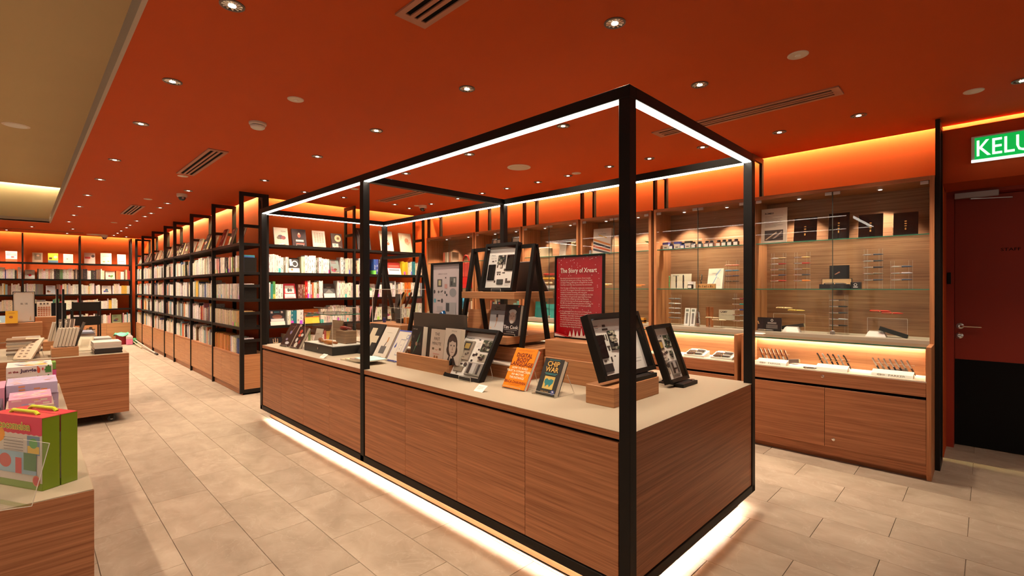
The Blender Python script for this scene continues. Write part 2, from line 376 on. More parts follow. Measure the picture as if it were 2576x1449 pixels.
polyz(mb, [(LX, -6), (5.2, -6), (5.2, -3.2), (LX, -3.2)], ZC, ZC + 0.02)
struct(mb.build('ceiling', 'paint'), 'terracotta painted ceiling')
# lid over the coves keeps their light on the walls
mb = MB(); mb.box(LX - 0.14, 3.75, -6, 6.6, 2.83, 2.88); mb.box(0.4, 3.75, LY - 0.14, 6.6, 2.83, 2.88); mb.box(LL - 0.14, 0.85, LY, 14.95, 2.83, 2.88); mb.box(-7, 0.85, LF - 0.14, 15.0, 2.83, 2.88)
mb.box(LX - 0.14, LX - 0.12, -6, LY - 0.1, ZC + 0.02, 2.83); mb.box(LL, LX - 0.1, LY - 0.14, LY - 0.12, ZC + 0.02, 2.83); mb.box(LL - 0.14, LL - 0.12, LY, LF - 0.1, ZC + 0.02, 2.83); mb.box(-7, LL - 0.1, LF - 0.14, LF - 0.12, ZC + 0.02, 2.83)
struct(mb.build('ceiling_cove', 'paint'), 'shallow light cove above the ceiling edge')
struct(B(3.51, 3.61, -0.8, 6.45, 0, 2.95).build('wall_right', 'paint'), 'terracotta wall behind the glass cabinets')
struct(B(0.63, 3.51, 6.35, 6.45, 0, 2.95).build('wall_back', 'paint'), 'terracotta wall behind the middle bookcase')
struct(B(0.63, 0.73, 6.45, 14.93, 0, 2.95).build('wall_side', 'paint'), 'terracotta wall behind the long bookcase')
struct(B(-7, 0.63, 14.83, 14.93, 0, 2.95).build('wall_far', 'paint'), 'terracotta wall at the far end of the aisle')
def strip(name, a, mat, label, group='led strips hidden in the coves'):
    o = B(*a).build(name, mat); tag(o, label, 'light strip', group); return o
strip('cove_strip', (LX + 0.050, LX + 0.060, -0.78, LY - 0.12, 2.795, 2.815), 'cove', 'warm light strip in the cove above the glass cabinets')
strip('cove_strip', (LL + 0.12, LX - 0.1, LY + 0.050, LY + 0.060, 2.795, 2.815), 'cove', 'warm light strip in the cove above the middle bookcase')
strip('cove_strip', (LL + 0.050, LL + 0.060, LY + 0.1, LF - 0.1, 2.795, 2.815), 'cove', 'warm light strip in the cove above the long bookcase')
strip('cove_strip', (-6.5, LL - 0.1, LF + 0.050, LF + 0.060, 2.795, 2.815), 'cove', 'warm light strip in the cove above the far wall shelves')
strip('cove_strip', (LX + 0.050, LX + 0.060, -3.0, -0.8, 2.795, 2.815), 'cove', 'warm light strip in the cove above the staff door')

emis('added_well_fill', (1.0, 0.84, 0.55), 4.0)
# pale ceiling well over the tables on the left
mb = MB()
polyz(mb, [(XE0, -6), (XE0 + 0.02, -6), (XE1 + 0.02, 12.07), (XE1, 12.07)], ZC - 0.004, ZC + 0.11)
mb.box(-4.6, XE1 + 0.02, 12.05, 12.07, ZC - 0.004, ZC + 0.075); mb.box(-4.62, -4.6, -6, 12.07, ZC - 0.004, ZC + 0.11)
struct(mb.build('trim_1', 'flange'), 'pale edge trim round the ceiling well')
mb = MB(); mb.box(-4.9, -1.0, -6, 12.02, 3.38, 3.42)
struct(mb.build('ceiling_well', 'beige_ceiling'), 'khaki upper ceiling of the well')
mb = MB(); mb.box(-4.9, -0.9, 12.14, 12.2, ZC + 0.06, 3.62); mb.box(-1.0, -0.9, -6, 12.14, ZC + 0.06, 3.62); mb.box(-5.0, -4.9, -6, 12.14, ZC + 0.06, 3.62); mb.box(-5.0, -0.9, -6, 12.2, 3.62, 3.68)
struct(mb.build('wall_well', 'beige_ceiling'), 'khaki upright sides of the ceiling well')
strip('cove_strip', (-4.8, -1.05, 12.095, 12.105, 3.47, 3.485), 'cove_pale', 'pale light strip in the cove of the khaki ceiling well')
for yy in ((-5.5, 3.0, 'near'), (3.1, 11.6, 'far')): strip('cove_strip', (-1.2, -1.17, yy[0], yy[1], ZC + 0.03, ZC + 0.045), 'added_well_fill', 'added unseen light strip on the %s half of the khaki well ledge' % yy[2])  # hidden fill strips, added to brighten the khaki ceiling from below
t = thing('ceiling_speaker', 'flat pale round cover on the khaki ceiling well', 'speaker', (-1.85, 7.35, 3.38))
MB().lathe((-1.85, 7.35, 3.38), [(0.125, 0), (0.125, -0.004), (0.105, -0.008)], 28).build('rim', 'offwhite_plastic', t)
MB().lathe((-1.85, 7.35, 3.372), [(0.1, 0), (0.1, -0.002)], 28).build('grille', 'white', t)

# bulkhead, staff door and exit sign
mb = MB(); mb.box(3.40, 4.3, -3.2, -0.8, 2.22, 2.645)
struct(mb.build('wall_bulkhead', 'paint'), 'terracotta bulkhead above the staff door')
mb = MB(); mb.box(3.61, 4.2, -0.8, -0.74, 0, 2.22); mb.box(4.1, 4.2, -3.2, -0.8, 0, 2.22); mb.box(3.61, 3.75, -0.8, -0.74, 2.2, 2.95); mb.box(3.51, 3.61, -3.2, -0.8, 2.645, 2.95)
struct(mb.build('wall_recess', 'paint'), 'terracotta recess round the staff door')
d = root('door_1'); d['label'] = 'dark red staff door with black lower panel'
d.location = (4.04, -1.35, 0)
mb = MB(); mb.box(3.9, 4.1, -0.848, -0.80, 0, 2.19); mb.box(3.9, 4.1, -1.96, -1.9, 0, 2.19); mb.box(3.9, 4.1, -1.96, -0.80, 2.19, 2.22)
mb.build('frame', 'door_paint', d)
mb = MB(); mb.box(4.04, 4.09, -1.9, -0.85, 0.758, 2.185); mb.build('leaf', 'door_paint', d)
B(4.036, 4.09, -1.9, -0.85, 0.006, 0.757).build('kick_plate', 'black_kick', d)
h = MB(); h.lathe((4.04, -0.884, 1.05), [(0.026, 0), (0.026, -0.008), (0.012, -0.010), (0.011, -0.05)], 20, axis='x').tube([(3.992, -0.884, 1.05), (3.99, -0.9, 1.05), (3.99, -1.02, 1.05)], 0.0085, 10)
h.build('handle', 'chrome', d, smooth=False)
h = MB(); h.lathe((4.04, -0.880, 0.966), [(0.026, 0), (0.026, -0.008), (0.014, -0.011)], 20, axis='x').box(4.02, 4.029, -0.893, -0.867, 0.962, 0.970, bev=0.003); h.build('lock', 'chrome', d)
h = MB(); h.box(3.86, 3.90, -1.122, -0.852, 2.150, 2.200, bev=0.004); c = h.build('door_closer', plain('closer', (0.45, 0.40, 0.38), 0.4, metal=0.6), d)
MB().bar((3.89, -0.95, 2.143), (4.03, -1.2, 2.145), 0.018, 0.008).build('closer_arm', 'steel', d)
mb = MB(); mb.box(3.88, 3.9, -0.83, -0.805, 1.42, 1.52, bev=0.003); mb.build('hinge', 'black_metal', d)
tx = text('STAFF', d, -1.194 + 1.35, 1.709, 0.036, 'dark', x=-0.002, sx=1.25)
# exit sign
s = thing('exit_sign', 'green backlit exit sign with white letters above the staff door', 'sign', (3.37, -1.21, 2.36))
emis('sign_green', srgb(0, 170, 70), 0.75); emis('sign_white', (0.93, 1.0, 0.95), 1.0)
B(3.345, 3.40, -1.47, -0.966, 2.352, 2.545, bev=0.003).build('housing', plain('sign_white_metal', (0.75, 0.73, 0.68), 0.4), s)
f = B(3.3425, 3.345, -1.46, -0.985, 2.366, 2.532).build('face', 'sign_green', s)
B(3.336, 3.347, -1.475, -0.966, 2.345, 2.366, bev=0.002).build('lower_rail', 'sign_white', s)
text('KELUAR', s, 0.222, 0.083, 0.172, 'sign_white', x=3.3405 - 3.37, align='LEFT', sx=0.74, bold=0.001)

# ------------------------------------------------------------------ ceiling fittings
def make_downlight(label, loc, group, power=SPOT_W):
    t = thing('downlight', label, 'light', (loc[0], loc[1], ZC), group)
    MB().lathe((loc[0], loc[1], ZC), [(0.052, 0), (0.052, -0.004), (0.043, -0.005), (0.041, -0.0005)], 24).build('trim_ring', plain('trim_dark', (0.12, 0.07, 0.05), 0.4), t)
    mb = MB(); n = 12
    for i in range(n):
        a0 = 2 * math.pi * i / n; a1 = 2 * math.pi * (i + 0.82) / n; am = (a0 + a1) / 2
        c = lambda r, a, z: (loc[0] + r * math.cos(a), loc[1] + r * math.sin(a), ZC + z)
        mb.add([c(0.014, a0, -0.004), c(0.014, a1, -0.004), c(0.041, a1, -0.001), c(0.043, am, -0.004), c(0.041, a0, -0.001)], [(0, 1, 2, 3, 4)])
    mb.build('reflector', 'chrome', t)
    MB().lathe((loc[0], loc[1], ZC), [(0.017, -0.001), (0.017, -0.005), (0.006, -0.007)], 14).build('lamp', 'lamp', t)
    sp = spot((0, 0, -0.012), power, parent=t)
    return t
DL = {'row of downlights along the pale ceiling well': [(-1.10, 0.1), (-1.1, 1.38), (-1.12, 2.54), (-1.13, 3.64), (-1.14, 5.15), (-1.15, 6.39), (-1.17, 7.78), (-1.18, 9.1), (-1.18, 10.37), (-1.19, 11.58)],
      'row of downlights along the long bookcase': [(0.24, 5.08), (-0.26, 6.44), (-0.26, 7.78), (-0.26, 8.35), (-0.26, 9.15), (-0.27, 9.69), (-0.28, 10.51), (-0.28, 11.39), (-0.27, 11.97), (-0.27, 12.8), (-0.27, 13.42), (-0.27, 14.1)],
      'downlights over the display island': [(0.25, 0.23), (0.24, 1.33), (0.25, 2.49), (0.24, 3.6), (1.24, 0.24), (1.24, 1.34), (1.24, 2.49), (1.24, 3.59)],
      'downlights in front of the middle bookcase': [(0.86, 5.45), (1.41, 5.45), (2.24, 5.45)],
      'row of downlights along the glass cabinets': [(2.6, -1.21), (2.62, -0.37), (2.63, 0.17), (2.6, 0.8), (2.61, 1.34), (2.6, 1.8), (2.62, 2.37), (2.63, 2.84), (2.62, 3.37), (2.61, 3.84), (2.62, 4.38), (2.61, 5.01), (2.6, 5.6)],
      'downlights near the far wall shelves': [(-1.69, 13.13), (-1.06, 13.08), (-2.08, 14.3), (-0.01, 14.3), (-1.1, 14.3)]}
ORD = 'first second third fourth fifth sixth seventh eighth ninth tenth eleventh twelfth thirteenth fourteenth fifteenth sixteenth seventeenth eighteenth nineteenth twentieth'.split()
def ordn(i): return ORD[i] if i < 20 else ['twenty-', 'thirty-', 'forty-', 'fifty-'][(i + 1) // 10 - 2] + ORD[(i + 1) % 10 - 1] if (i + 1) % 10 else {30: 'thirtieth', 40: 'fortieth', 50: 'fiftieth'}[i + 1]
dl0 = None
shelf_lamp = None
for g, pts in DL.items():
    for i, (x, y) in enumerate(pts):
        lab = 'recessed ceiling spotlight, ' + ordn(i) + ' in the ' + g.replace('row of downlights', 'row').replace('downlights', 'group')
        if dl0 is None: 
            dl0 = make_downlight(lab, (x, y), g)
            shelf_lamp = [c_ for c_ in dl0.children if c_.type == 'LIGHT'][0].data.copy(); shelf_lamp.energy = 120.0; shelf_lamp.spot_size = math.radians(110)
        else:
            t_ = dup(dl0, loc=(x, y, ZC), label=lab, group=g)
            if 'bookcase' in g or 'far wall' in g:      # the bookcase rows carry stronger lamps
                for ch in t_.children:
                    if ch.type == 'LIGHT': ch.data = shelf_lamp
for i, y in enumerate((0.4, 2.3, 4.2, 6.1, 8.0, 9.9)):  # extra lamps added beyond the view to brighten the tables on the left
    t_ = dup(dl0, loc=(-2.75, y, 3.38), label='added out-of-view spotlight in the khaki ceiling well, %s from the camera end' % ORD[i], group='added out-of-view spotlights in the khaki ceiling well')
    for ch in t_.children:
        if ch.type == 'LIGHT': ch.data = ch.data.copy(); ch.data.energy = 190.0; ch.data.spot_size = math.radians(120)
# round blank covers and sprinkler plates
SD = [((-0.5, 5.5), 'small pale round ceiling cover beside the wall end of a slotted vent'), ((-0.53, 7.56), 'small pale round ceiling cover before the second slotted vent'), ((-0.56, 11.12), 'small pale round ceiling cover far along the aisle'),
      ((-0.47, 2.29), 'small pale round ceiling cover next to the smoke detector'), ((2.59, 2.23), 'small pale round ceiling cover among the cabinet downlights'), ((2.55, 5.3), 'small pale round ceiling cover beside the dome camera'),
      ((1.24, 4.79), 'small pale round ceiling cover past the island end'), ((1.24, -0.31), 'pale round ceiling cover with screw holes near the bright spotlight'), ((2.61, -0.99), 'pale round ceiling cover near the exit sign')]
for (x, y), lab in SD:
    t = thing('ceiling_cover', lab, 'ceiling cover', (x, y, ZC), 'small round ceiling covers')
    MB().lathe((x, y, ZC), [(0.052, 0), (0.052, -0.003), (0.047, -0.006)], 24).build('plate', 'offwhite_plastic', t)
    MB().lathe((x, y, ZC - 0.006), [(0.015, 0), (0.013, -0.003)], 14).build('centre_cap', 'white', t)
for (x, y, r), lab in [((1.94, 2.5, 0.125), 'large pale round ceiling speaker above the island'), ((-0.57, 14.2, 0.2), 'wide pale round ceiling diffuser near the far wall')]:
    t = thing('ceiling_speaker', lab, 'speaker', (x, y, ZC))
    MB().lathe((x, y, ZC), [(r, 0), (r, -0.004), (r * 0.84, -0.008)], 32).build('rim', 'offwhite_plastic', t)
    MB().lathe((x, y, ZC - 0.008), [(r * 0.8, 0), (r * 0.8, -0.002)], 32).build('grille', plain('grille', (0.62, 0.52, 0.42), 0.6, bump=0.4, bscale=500), t)
def vent(x0, x1, y0, y1, label):
    t = thing('ceiling_vent', label, 'vent', ((x0 + x1) / 2, (y0 + y1) / 2, ZC), 'slotted ceiling vents')
    B(x0 + 0.01, x1 - 0.01, y0 + 0.02, y1 - 0.02, ZC - 0.003, ZC + 0.002).build('backing', 'dark', t)
    mb = MB(); e = 0.028
    mb.box(x0, x0 + e, y0, y1, ZC - 0.009, ZC); mb.box(x1 - e, x1, y0, y1, ZC - 0.009, ZC); mb.box(x0 + e, x1 - e, y0, y0 + 0.045, ZC - 0.009, ZC); mb.box(x0 + e, x1 - e, y1 - 0.045, y1, ZC - 0.009, ZC)
    mb.build('frame', 'vent', t)
    iw = (x1 - x0 - 2 * e)
    for k in range(2):
        c = x0 + e + iw * (k + 1) / 3
        B(c - iw * 0.09, c + iw * 0.09, y0 + 0.045, y1 - 0.045, ZC - 0.010, ZC - 0.002).build('slat', 'vent', t)
vent(-0.586, -0.42, 4.02, 5.37, 'slotted ceiling vent halfway along the aisle')
vent(-0.628, -0.455, 8.32, 9.58, 'slotted ceiling vent farther down the aisle')
vent(-0.545, -0.376, -0.43, 0.915, 'slotted ceiling vent cut by the top of the picture')
vent(1.878, 2.045, -0.38, 0.92, 'long slotted ceiling vent behind the island top frame')
vent(1.862, 2.035, 4.02, 5.36, 'slotted ceiling vent past the island cross beam')

t = thing('ceiling_slot', 'thin dark linear slot in the ceiling near the far wall shelves', 'vent', (-1.45, 13.88, ZC))
B(-2.6, -0.82, 13.84, 13.92, ZC - 0.006, ZC).build('frame', 'vent', t); B(-2.58, -0.84, 13.86, 13.90, ZC - 0.0075, ZC - 0.006).build('slot', 'dark', t)
def dome(x, y, label):
    t = thing('dome_camera', label, 'camera', (x, y, ZC), 'dome security cameras')
    MB().lathe((x, y, ZC), [(0.062, 0), (0.062, -0.03), (0.056, -0.042), (0.048, -0.045)], 24).build('housing', 'offwhite_plastic', t)
    MB().lathe((x, y, ZC - 0.045), [(0.045, 0), (0.044, -0.016), (0.034, -0.034), (0.018, -0.044), (0.001, -0.047)], 20).build('dome', plain('smoked', (0.03, 0.022, 0.02), 0.08), t, smooth=True)
    MB().lathe((x, y - 0.044, ZC - 0.062), [(0.014, 0.0), (0.014, -0.006)], 12, axis='y').build('lens', 'chrome', t)
dome(-0.267, 6.77, 'white dome camera on the ceiling before the long bookcase')
dome(-0.42, 14.4, 'white dome camera on the ceiling at the far shelves')
dome(2.606, 5.23, 'white dome camera on the ceiling over the corner bookcase')
t = thing('smoke_detector', 'white round smoke detector on the terracotta ceiling', 'smoke detector', (-0.493, 2.98, ZC))
MB().lathe((-0.493, 2.98, ZC), [(0.062, 0), (0.062, -0.012), (0.056, -0.022)], 28).build('base', 'offwhite_plastic', t)
MB().lathe((-0.493, 2.98, ZC - 0.022), [(0.046, 0), (0.046, -0.006)], 24).build('vent_ring', 'dark', t)
MB().lathe((-0.493, 2.98, ZC - 0.026), [(0.052, 0), (0.05, -0.012), (0.04, -0.020), (0.03, -0.022)], 28).build('cap', 'white', t)
# ------------------------------------------------------------------ display island
isl = thing('display_island', 'long wood display island with black steel frame and glowing light strips', 'display island', (W / 2, L / 2, 0))
def bm(*a): return B(*a, bev=0.002)
# posts
for x0, y0 in ((0, 0), (W - PP, 0), (0, MID), (W - PP, MID), (0, L - PP), (W - PP, L - PP)):
    bm(x0, x0 + PP, y0, y0 + PP, BOT, T - 0.05).build('post', 'black_metal', isl)
for x0 in (0, W - PP): bm(x0, x0 + PP, 0, L, T - 0.05, T).build('top_beam', 'black_metal', isl)
for y0 in (0, MID, L - PP): bm(PP, W - PP, y0, y0 + PP, T - 0.05, T).build('top_beam', 'black_metal', isl)
for x0 in (0, W - PP): bm(x0, x0 + PP, 0, L, BOT, BOT + 0.047).build('bottom_rail', 'black_metal', isl)
for y0 in (0, L - PP): bm(PP, W - PP, y0, y0 + PP, BOT, BOT + 0.047).build('bottom_rail', 'black_metal', isl)
g = 0.007
for x0 in (0, W - PP):
    for y0, y1 in ((PP, MID), (MID + PP, L - PP)):
        B(x0 + g, x0 + PP - g, y0 + 0.002, y1 - 0.002, T - 0.0545, T - 0.0505).build('light_strip', 'led', isl)
for y0 in (0, L - PP):
    B(PP + 0.002, W - PP - 0.002, y0 + g, y0 + PP - g, T - 0.0545, T - 0.0505).build('light_strip', 'led', isl)
# plinth and the strips that wash the floor
PI = 0.075
B(PI, W - PI, PI, L - PI, 0.012, BOT + 0.03).build('plinth', 'wood_light', isl)
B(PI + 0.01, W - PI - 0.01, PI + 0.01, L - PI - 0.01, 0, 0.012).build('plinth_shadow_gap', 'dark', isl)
for a in ((0.057, 0.072, 0.1, L - 0.1), (W - 0.072, W - 0.057, 0.1, L - 0.1), (0.1, W - 0.1, 0.057, 0.072)):
    B(*a, BOT + 0.020, BOT + 0.025).build('floor_light_strip', 'under_led', isl)
# carcass, doors, worktop
B(0.03, W - 0.03, 0.03, L - 0.03, BOT + 0.03, CT - 0.036).build('carcass', 'dark', isl)
for y0, y1 in ((PP, MID), (MID + PP, L - PP)):
    n = 4; wd = (y1 - y0 - 0.012) / n
    for k in range(n):
        a = y0 + 0.006 + wd * k
        B(0.006, 0.026, a + 0.0012, a + wd - 0.0012, BOT + 0.052, CT - 0.050, bev=0.0008).build('door', 'wood', isl)
        B(W - 0.026, W - 0.006, a + 0.0012, a + wd - 0.0012, BOT + 0.052, CT - 0.050, bev=0.0008).build('door', 'wood', isl)
for yy in ((0.006, 0.028), (L - 0.028, L - 0.006)):
    B(PP + 0.002, W - PP - 0.002, yy[0], yy[1], BOT + 0.050, CT - 0.003).build('end_panel', 'wood', isl)
for x0, x1 in ((0.004, 0.03), (W - 0.03, W - 0.004)):
    for y0, y1 in ((PP, MID), (MID + PP, L - PP)):
        B(x0, x1, y0 + 0.001, y1 - 0.001, CT - 0.033, CT - 0.003).build('edge_band', 'wood', isl)
mb = MB()
mb.box(PP, W - PP, 0.004, PP, CT - 0.003, CT); mb.box(0.004, W - 0.004, PP, MID, CT - 0.003, CT); mb.box(PP, W - PP, MID, MID + PP, CT - 0.003, CT)
mb.box(0.004, W - 0.004, MID + PP, L - PP, CT - 0.003, CT); mb.box(PP, W - PP, L - PP, L - 0.004, CT - 0.003, CT); mb.box(0.03, W - 0.03, 0.03, L - 0.03, CT - 0.034, CT - 0.003)
mb.build('worktop', 'counter', isl)

# ------------------------------------------------------------------ bookcases (black steel frames, wood base cabinets)
SH = [1.985, 1.605, 1.245, 0.88]       # top faces of the shelves
BASE = 0.52
def frame_yz(mb, y, x0, x1, ztop=2.645, z0=0.0, t=0.028, d=0.05, rail=True):
    """upright frame standing across a bookcase that runs along Y"""
    mb.box(x0, x0 + d, y - t / 2, y + t / 2, z0, ztop); mb.box(x1 - d, x1, y - t / 2, y + t / 2, z0, ztop)
    mb.box(x0 + d, x1 - d, y - t / 2, y + t / 2, ztop - 0.05, ztop)
    if rail: mb.box(x0 + d, x1 - d, y - t / 2, y + t / 2, 2.185, 2.225)
def swap(mb):
    mb.v = [(y, x, z) for x, y, z in mb.v]; mb.f = [tuple(reversed(f)) for f in mb.f]; return mb
BX0, BX1 = 0.174, 0.50
bays_l = [5.825, 7.15, 8.51, 9.83, 10.73, 12.05, 13.40, 14.38]
lb = thing('long_bookcase', 'long black steel bookcase with wood base cabinets running along the aisle', 'bookcase', (0.33, 10.1, 0))
for i, y in enumerate(bays_l):
    mb = MB(); frame_yz(mb, y, BX0, BX1, z0=(0.02 if i == 0 else 0.0)); mb.build('upright_frame', 'black_metal', lb)
    if i == 0:
        for z in (1.42, 1.06, 0.70): B(BX0 + 0.05, BX1 - 0.05, y - 0.012, y + 0.012, z - 0.02, z + 0.02).build('end_rail', 'black_metal', lb)
        B(BX0 + 0.05, BX1 - 0.05, y - 0.014, y + 0.014, 0.02, 0.07).build('end_rail', 'black_metal', lb)
        B(BX0 + 0.05, BX1 - 0.05, y - 0.01, y + 0.01, 0.07, BASE).build('end_panel', 'wood_light', lb)
for i in range(len(bays_l) - 1):
    y0, y1 = bays_l[i] + 0.014, bays_l[i + 1] - 0.014
    for z in SH: B(BX0 + 0.005, BX1 - 0.01, y0, y1, z - 0.035, z).build('shelf', 'black_metal', lb)
    B(BX0 + 0.012, BX1, y0, y1, BASE - 0.025, BASE).build('base_top', 'wood', lb)
    B(BX0 + 0.04, BX1, y0, y1, 0.0, BASE - 0.025).build('base_body', 'dark', lb)
    B(BX0 + 0.03, BX0 + 0.045, y0, y1, 0.0, 0.075).build('plinth', 'wood', lb)
    n = 2 if i in (3, 6) else (3 if i in (0,) else 3); wd = (y1 - y0) / n
    for k in range(n): B(BX0 + 0.012, BX0 + 0.03, y0 + wd * k + 0.0015, y0 + wd * (k + 1) - 0.0015, 0.08, BASE - 0.028).build('door', 'wood_light', lb)
for z in SH[1:] + [BASE]: B(BX0 + 0.06, BX0 + 0.21, bays_l[0] + 0.0145, bays_l[0] + 0.0165, z + 0.0005, z + 0.19).build('book_end', 'black_metal', lb)
MY0, MY1 = 5.81, 6.14
mbk = thing('corner_bookcase', 'wide black steel bookcase facing the island end, filled with books', 'bookcase', (1.76, 5.97, 0))
bays_m = [0.515, 1.765, 3.03]
for x in bays_m:
    mb = MB(); frame_yz(mb, x, MY0, MY1); swap(mb).build('upright_frame', 'black_metal', mbk)
for i in range(2):
    x0, x1 = bays_m[i] + 0.014, bays_m[i + 1] - 0.014
    for z in SH: B(x0, x1, MY0 + 0.005, MY1 - 0.01, z - 0.035, z).build('shelf', 'black_metal', mbk)
    B(x0, x1, MY0 + 0.012, MY1, BASE - 0.025, BASE).build('base_top', 'wood', mbk)
    B(x0, x1, MY0 + 0.04, MY1, 0, BASE - 0.025).build('base_body', 'dark', mbk)
    B(x0, x1, MY0 + 0.03, MY0 + 0.045, 0, 0.075).build('plinth', 'wood', mbk)
    for k in range(3): B(x0 + (x1 - x0) / 3 * k + 0.0015, x0 + (x1 - x0) / 3 * (k + 1) - 0.0015, MY0 + 0.012, MY0 + 0.03, 0.08, BASE - 0.028).build('door', 'wood', mbk)
FY0, FY1 = 14.40, 14.72
fbk = thing('far_bookcase', 'black steel bookcase along the terracotta wall at the end of the aisle', 'bookcase', (-1.4, 14.56, 0))
bays_f = [-3.77, -2.80, -1.835, -0.867, 0.10]
for x in bays_f:
    mb = MB(); frame_yz(mb, x, FY0, FY1, rail=False); swap(mb).build('upright_frame', 'black_metal', fbk)
for i in range(4):
    x0, x1 = bays_f[i] + 0.014, bays_f[i + 1] - 0.014
    for z in SH: B(x0, x1, FY0 + 0.005, FY1 - 0.01, z - 0.035, z).build('shelf', 'black_metal', fbk)
    B(x0, x1, FY0 + 0.012, FY1, BASE - 0.025, BASE).build('base_top', 'wood_light', fbk)
    B(x0, x1, FY0 + 0.04, FY1, 0, BASE - 0.025).build('base_body', 'dark', fbk)
    for k in range(2): B(x0 + (x1 - x0) / 2 * k + 0.0015, x0 + (x1 - x0) / 2 * (k + 1) - 0.0015, FY0 + 0.012, FY0 + 0.03, 0.03, BASE - 0.028).build('door', 'wood_light', fbk)
# ------------------------------------------------------------------ small-item helpers (front faces local -X, width along Y, +Y is the viewer's left)
def put(o, loc, rz=0.0, tilt=0.0):
    o.location = loc; o.rotation_euler = (0, tilt, rz); return o
def art_mesh(parent, w, h, art, x=-0.0006, name='cover_print', y0=0.0, z0=0.0):
    """flat printed shapes; u runs left to right, v bottom to top, both 0..1"""
    mb = MB(); mats = []
    for i, a in enumerate(art):
        k, pts, col = a[0], a[1], a[2]
        mt = rgbmat(*col)
        if mt not in mats: mats.append(mt)
        mi = mats.index(mt); xx = x - 0.00015 * i
        if k == 'r': u0, v0, u1, v1 = pts; pp = [(u0, v0), (u1, v0), (u1, v1), (u0, v1)]
        elif k == 'e':
            uc, vc, ru, rv = pts; pp = [(uc + ru * math.cos(t * math.pi / 9), vc + rv * math.sin(t * math.pi / 9)) for t in range(18)]
        else: pp = pts
        vs = [(xx, y0 + w / 2 - u * w, z0 + v * h) for u, v in pp]
        mb.add(vs, [tuple(range(len(vs)))], mi)
    o = mb.build(name, mats, parent); o['kind'] = 'stuff'; return o
def flat_book(name, label, w, h, t, cover, art=(), texts=(), cat='book', group=None, pages='pages', back=None, cm_=None):
    r = thing(name, label, cat, (0, 0, 0), group)
    cmt = cm_ or rgbmat(*cover, 0.4)
    mb = MB(); c = min(0.003, t * 0.2)
    mb.box(0, c, -w / 2, w / 2, 0, h).box(t - c, t, -w / 2, w / 2, 0, h).box(c, t - c, w / 2 - c, w / 2, 0, h)
    mb.build('cover', cmt if back is None else rgbmat(*back, 0.4), r)
    MB().box(c, t - c, -w / 2 + 0.003, w / 2 - c, 0.003, h - 0.003).build('pages', pages, r)
    if back is not None: B(-0.0004, 0.0, -w / 2, w / 2, 0, h).build('front_cover', cmt, r)
    if art: art_mesh(r, w, h, art)
    for tx in texts:
        s, u, v, size, col = tx[:5]; kw = tx[5] if len(tx) > 5 else {}
        text(s, r, w / 2 - u * w, v * h, size, rgbmat(*col), x=-0.0030, **kw)
    return r
def stand(label, w=0.10, d=0.10, hb=0.11, lip=0.022, tilt=0.35, group='clear acrylic book stands'):
    r = thing('acrylic_stand', label, 'stand', (0, 0, 0), group)
    t = 0.003; s_, c_ = math.sin(tilt), math.cos(tilt)
    mb = MB()
    mb.box(-0.004 - t, -0.004, -w / 2, w / 2, 0.0, lip)          # front lip
    mb.box(-0.004, d * 0.35, -w / 2, w / 2, 0.0, t)             # ledge
    mb.build('ledge', 'acrylic', r)
    mb = MB(); x0 = 0.045
    for yy in (-w / 2, w / 2):
        pass
    mb.add([(x0, -w / 2, 0.003), (x0, w / 2, 0.003), (x0 + s_ * hb, w / 2, c_ * hb), (x0 + s_ * hb, -w / 2, c_ * hb),
            (x0 + t, -w / 2, 0.003), (x0 + t, w / 2, 0.003), (x0 + s_ * hb + t, w / 2, c_ * hb), (x0 + s_ * hb + t, -w / 2, c_ * hb)],
           [(0, 1, 2, 3), (7, 6, 5, 4), (0, 4, 5, 1), (1, 5, 6, 2), (2, 6, 7, 3), (3, 7, 4, 0)])
    mb.build('back_rest', 'acrylic', r)
    mb = MB()
    for yy in (-w / 2, w / 2 - 0.002):
        mb.bar((-0.0055, yy + 0.001, 0.001), (-0.0055, yy + 0.001, lip), 0.0022); mb.bar((x0 + s_ * hb, yy + 0.001, c_ * hb), (d + 0.03, yy + 0.001, 0.002), 0.0025); mb.bar((-0.005, yy + 0.001, 0.0015), (d + 0.03, yy + 0.001, 0.0015), 0.002)
    mb.bar((-0.0055, -w / 2, lip), (-0.0055, w / 2, lip), 0.002)
    mb.build('edges', 'acrylic_edge', r)
    return r

# ------------------------------------------------------------------ glass cabinets along the right wall
U = [(-0.770, 0.525), (0.560, 1.535), (1.570, 2.525), (2.560, 3.515), (3.550, 4.515), (4.550, 5.780)]
UN = ['nearest the staff door', 'second from the staff door', 'third from the staff door', 'behind the red poster', 'fifth from the staff door', 'next to the corner bookcase']
SPL = [-0.118, None, None, None, None, None]
XF, XU, XB = 2.78, 3.06, 3.42
fr = None
for i, y in enumerate((-0.7865, 0.5425, 1.5525, 2.5425, 3.5325, 4.5325, 5.80)):
    t = thing('cabinet_frame', 'tall black steel frame ' + ('at the staff door end of the glass cabinets' if i == 0 else 'at the corner end of the glass cabinets' if i == 6 else 'between the %s and %s glass cabinets from the staff door' % (ORD[i - 1], ORD[i])), 'frame', (3.25, y, 0), 'black steel frames between the glass cabinets')
    t_ = 0.026 if i else 0.028
    for x0, x1 in ((3.10, 3.15), (3.36, 3.41)): B(x0, x1, y - t_ / 2, y + t_ / 2, 0.0, 2.668, bev=0.001).build('upright', 'black_metal', t)
    B(3.15, 3.36, y - t_ / 2, y + t_ / 2, 2.618, 2.668).build('top_bar', 'black_metal', t)
    B(3.15, 3.36, y - t_ / 2, y + t_ / 2, 0.0, 0.04).build('foot_bar', 'black_metal', t)
emis('case_led', (1.0, 0.88, 0.74), 68.0)
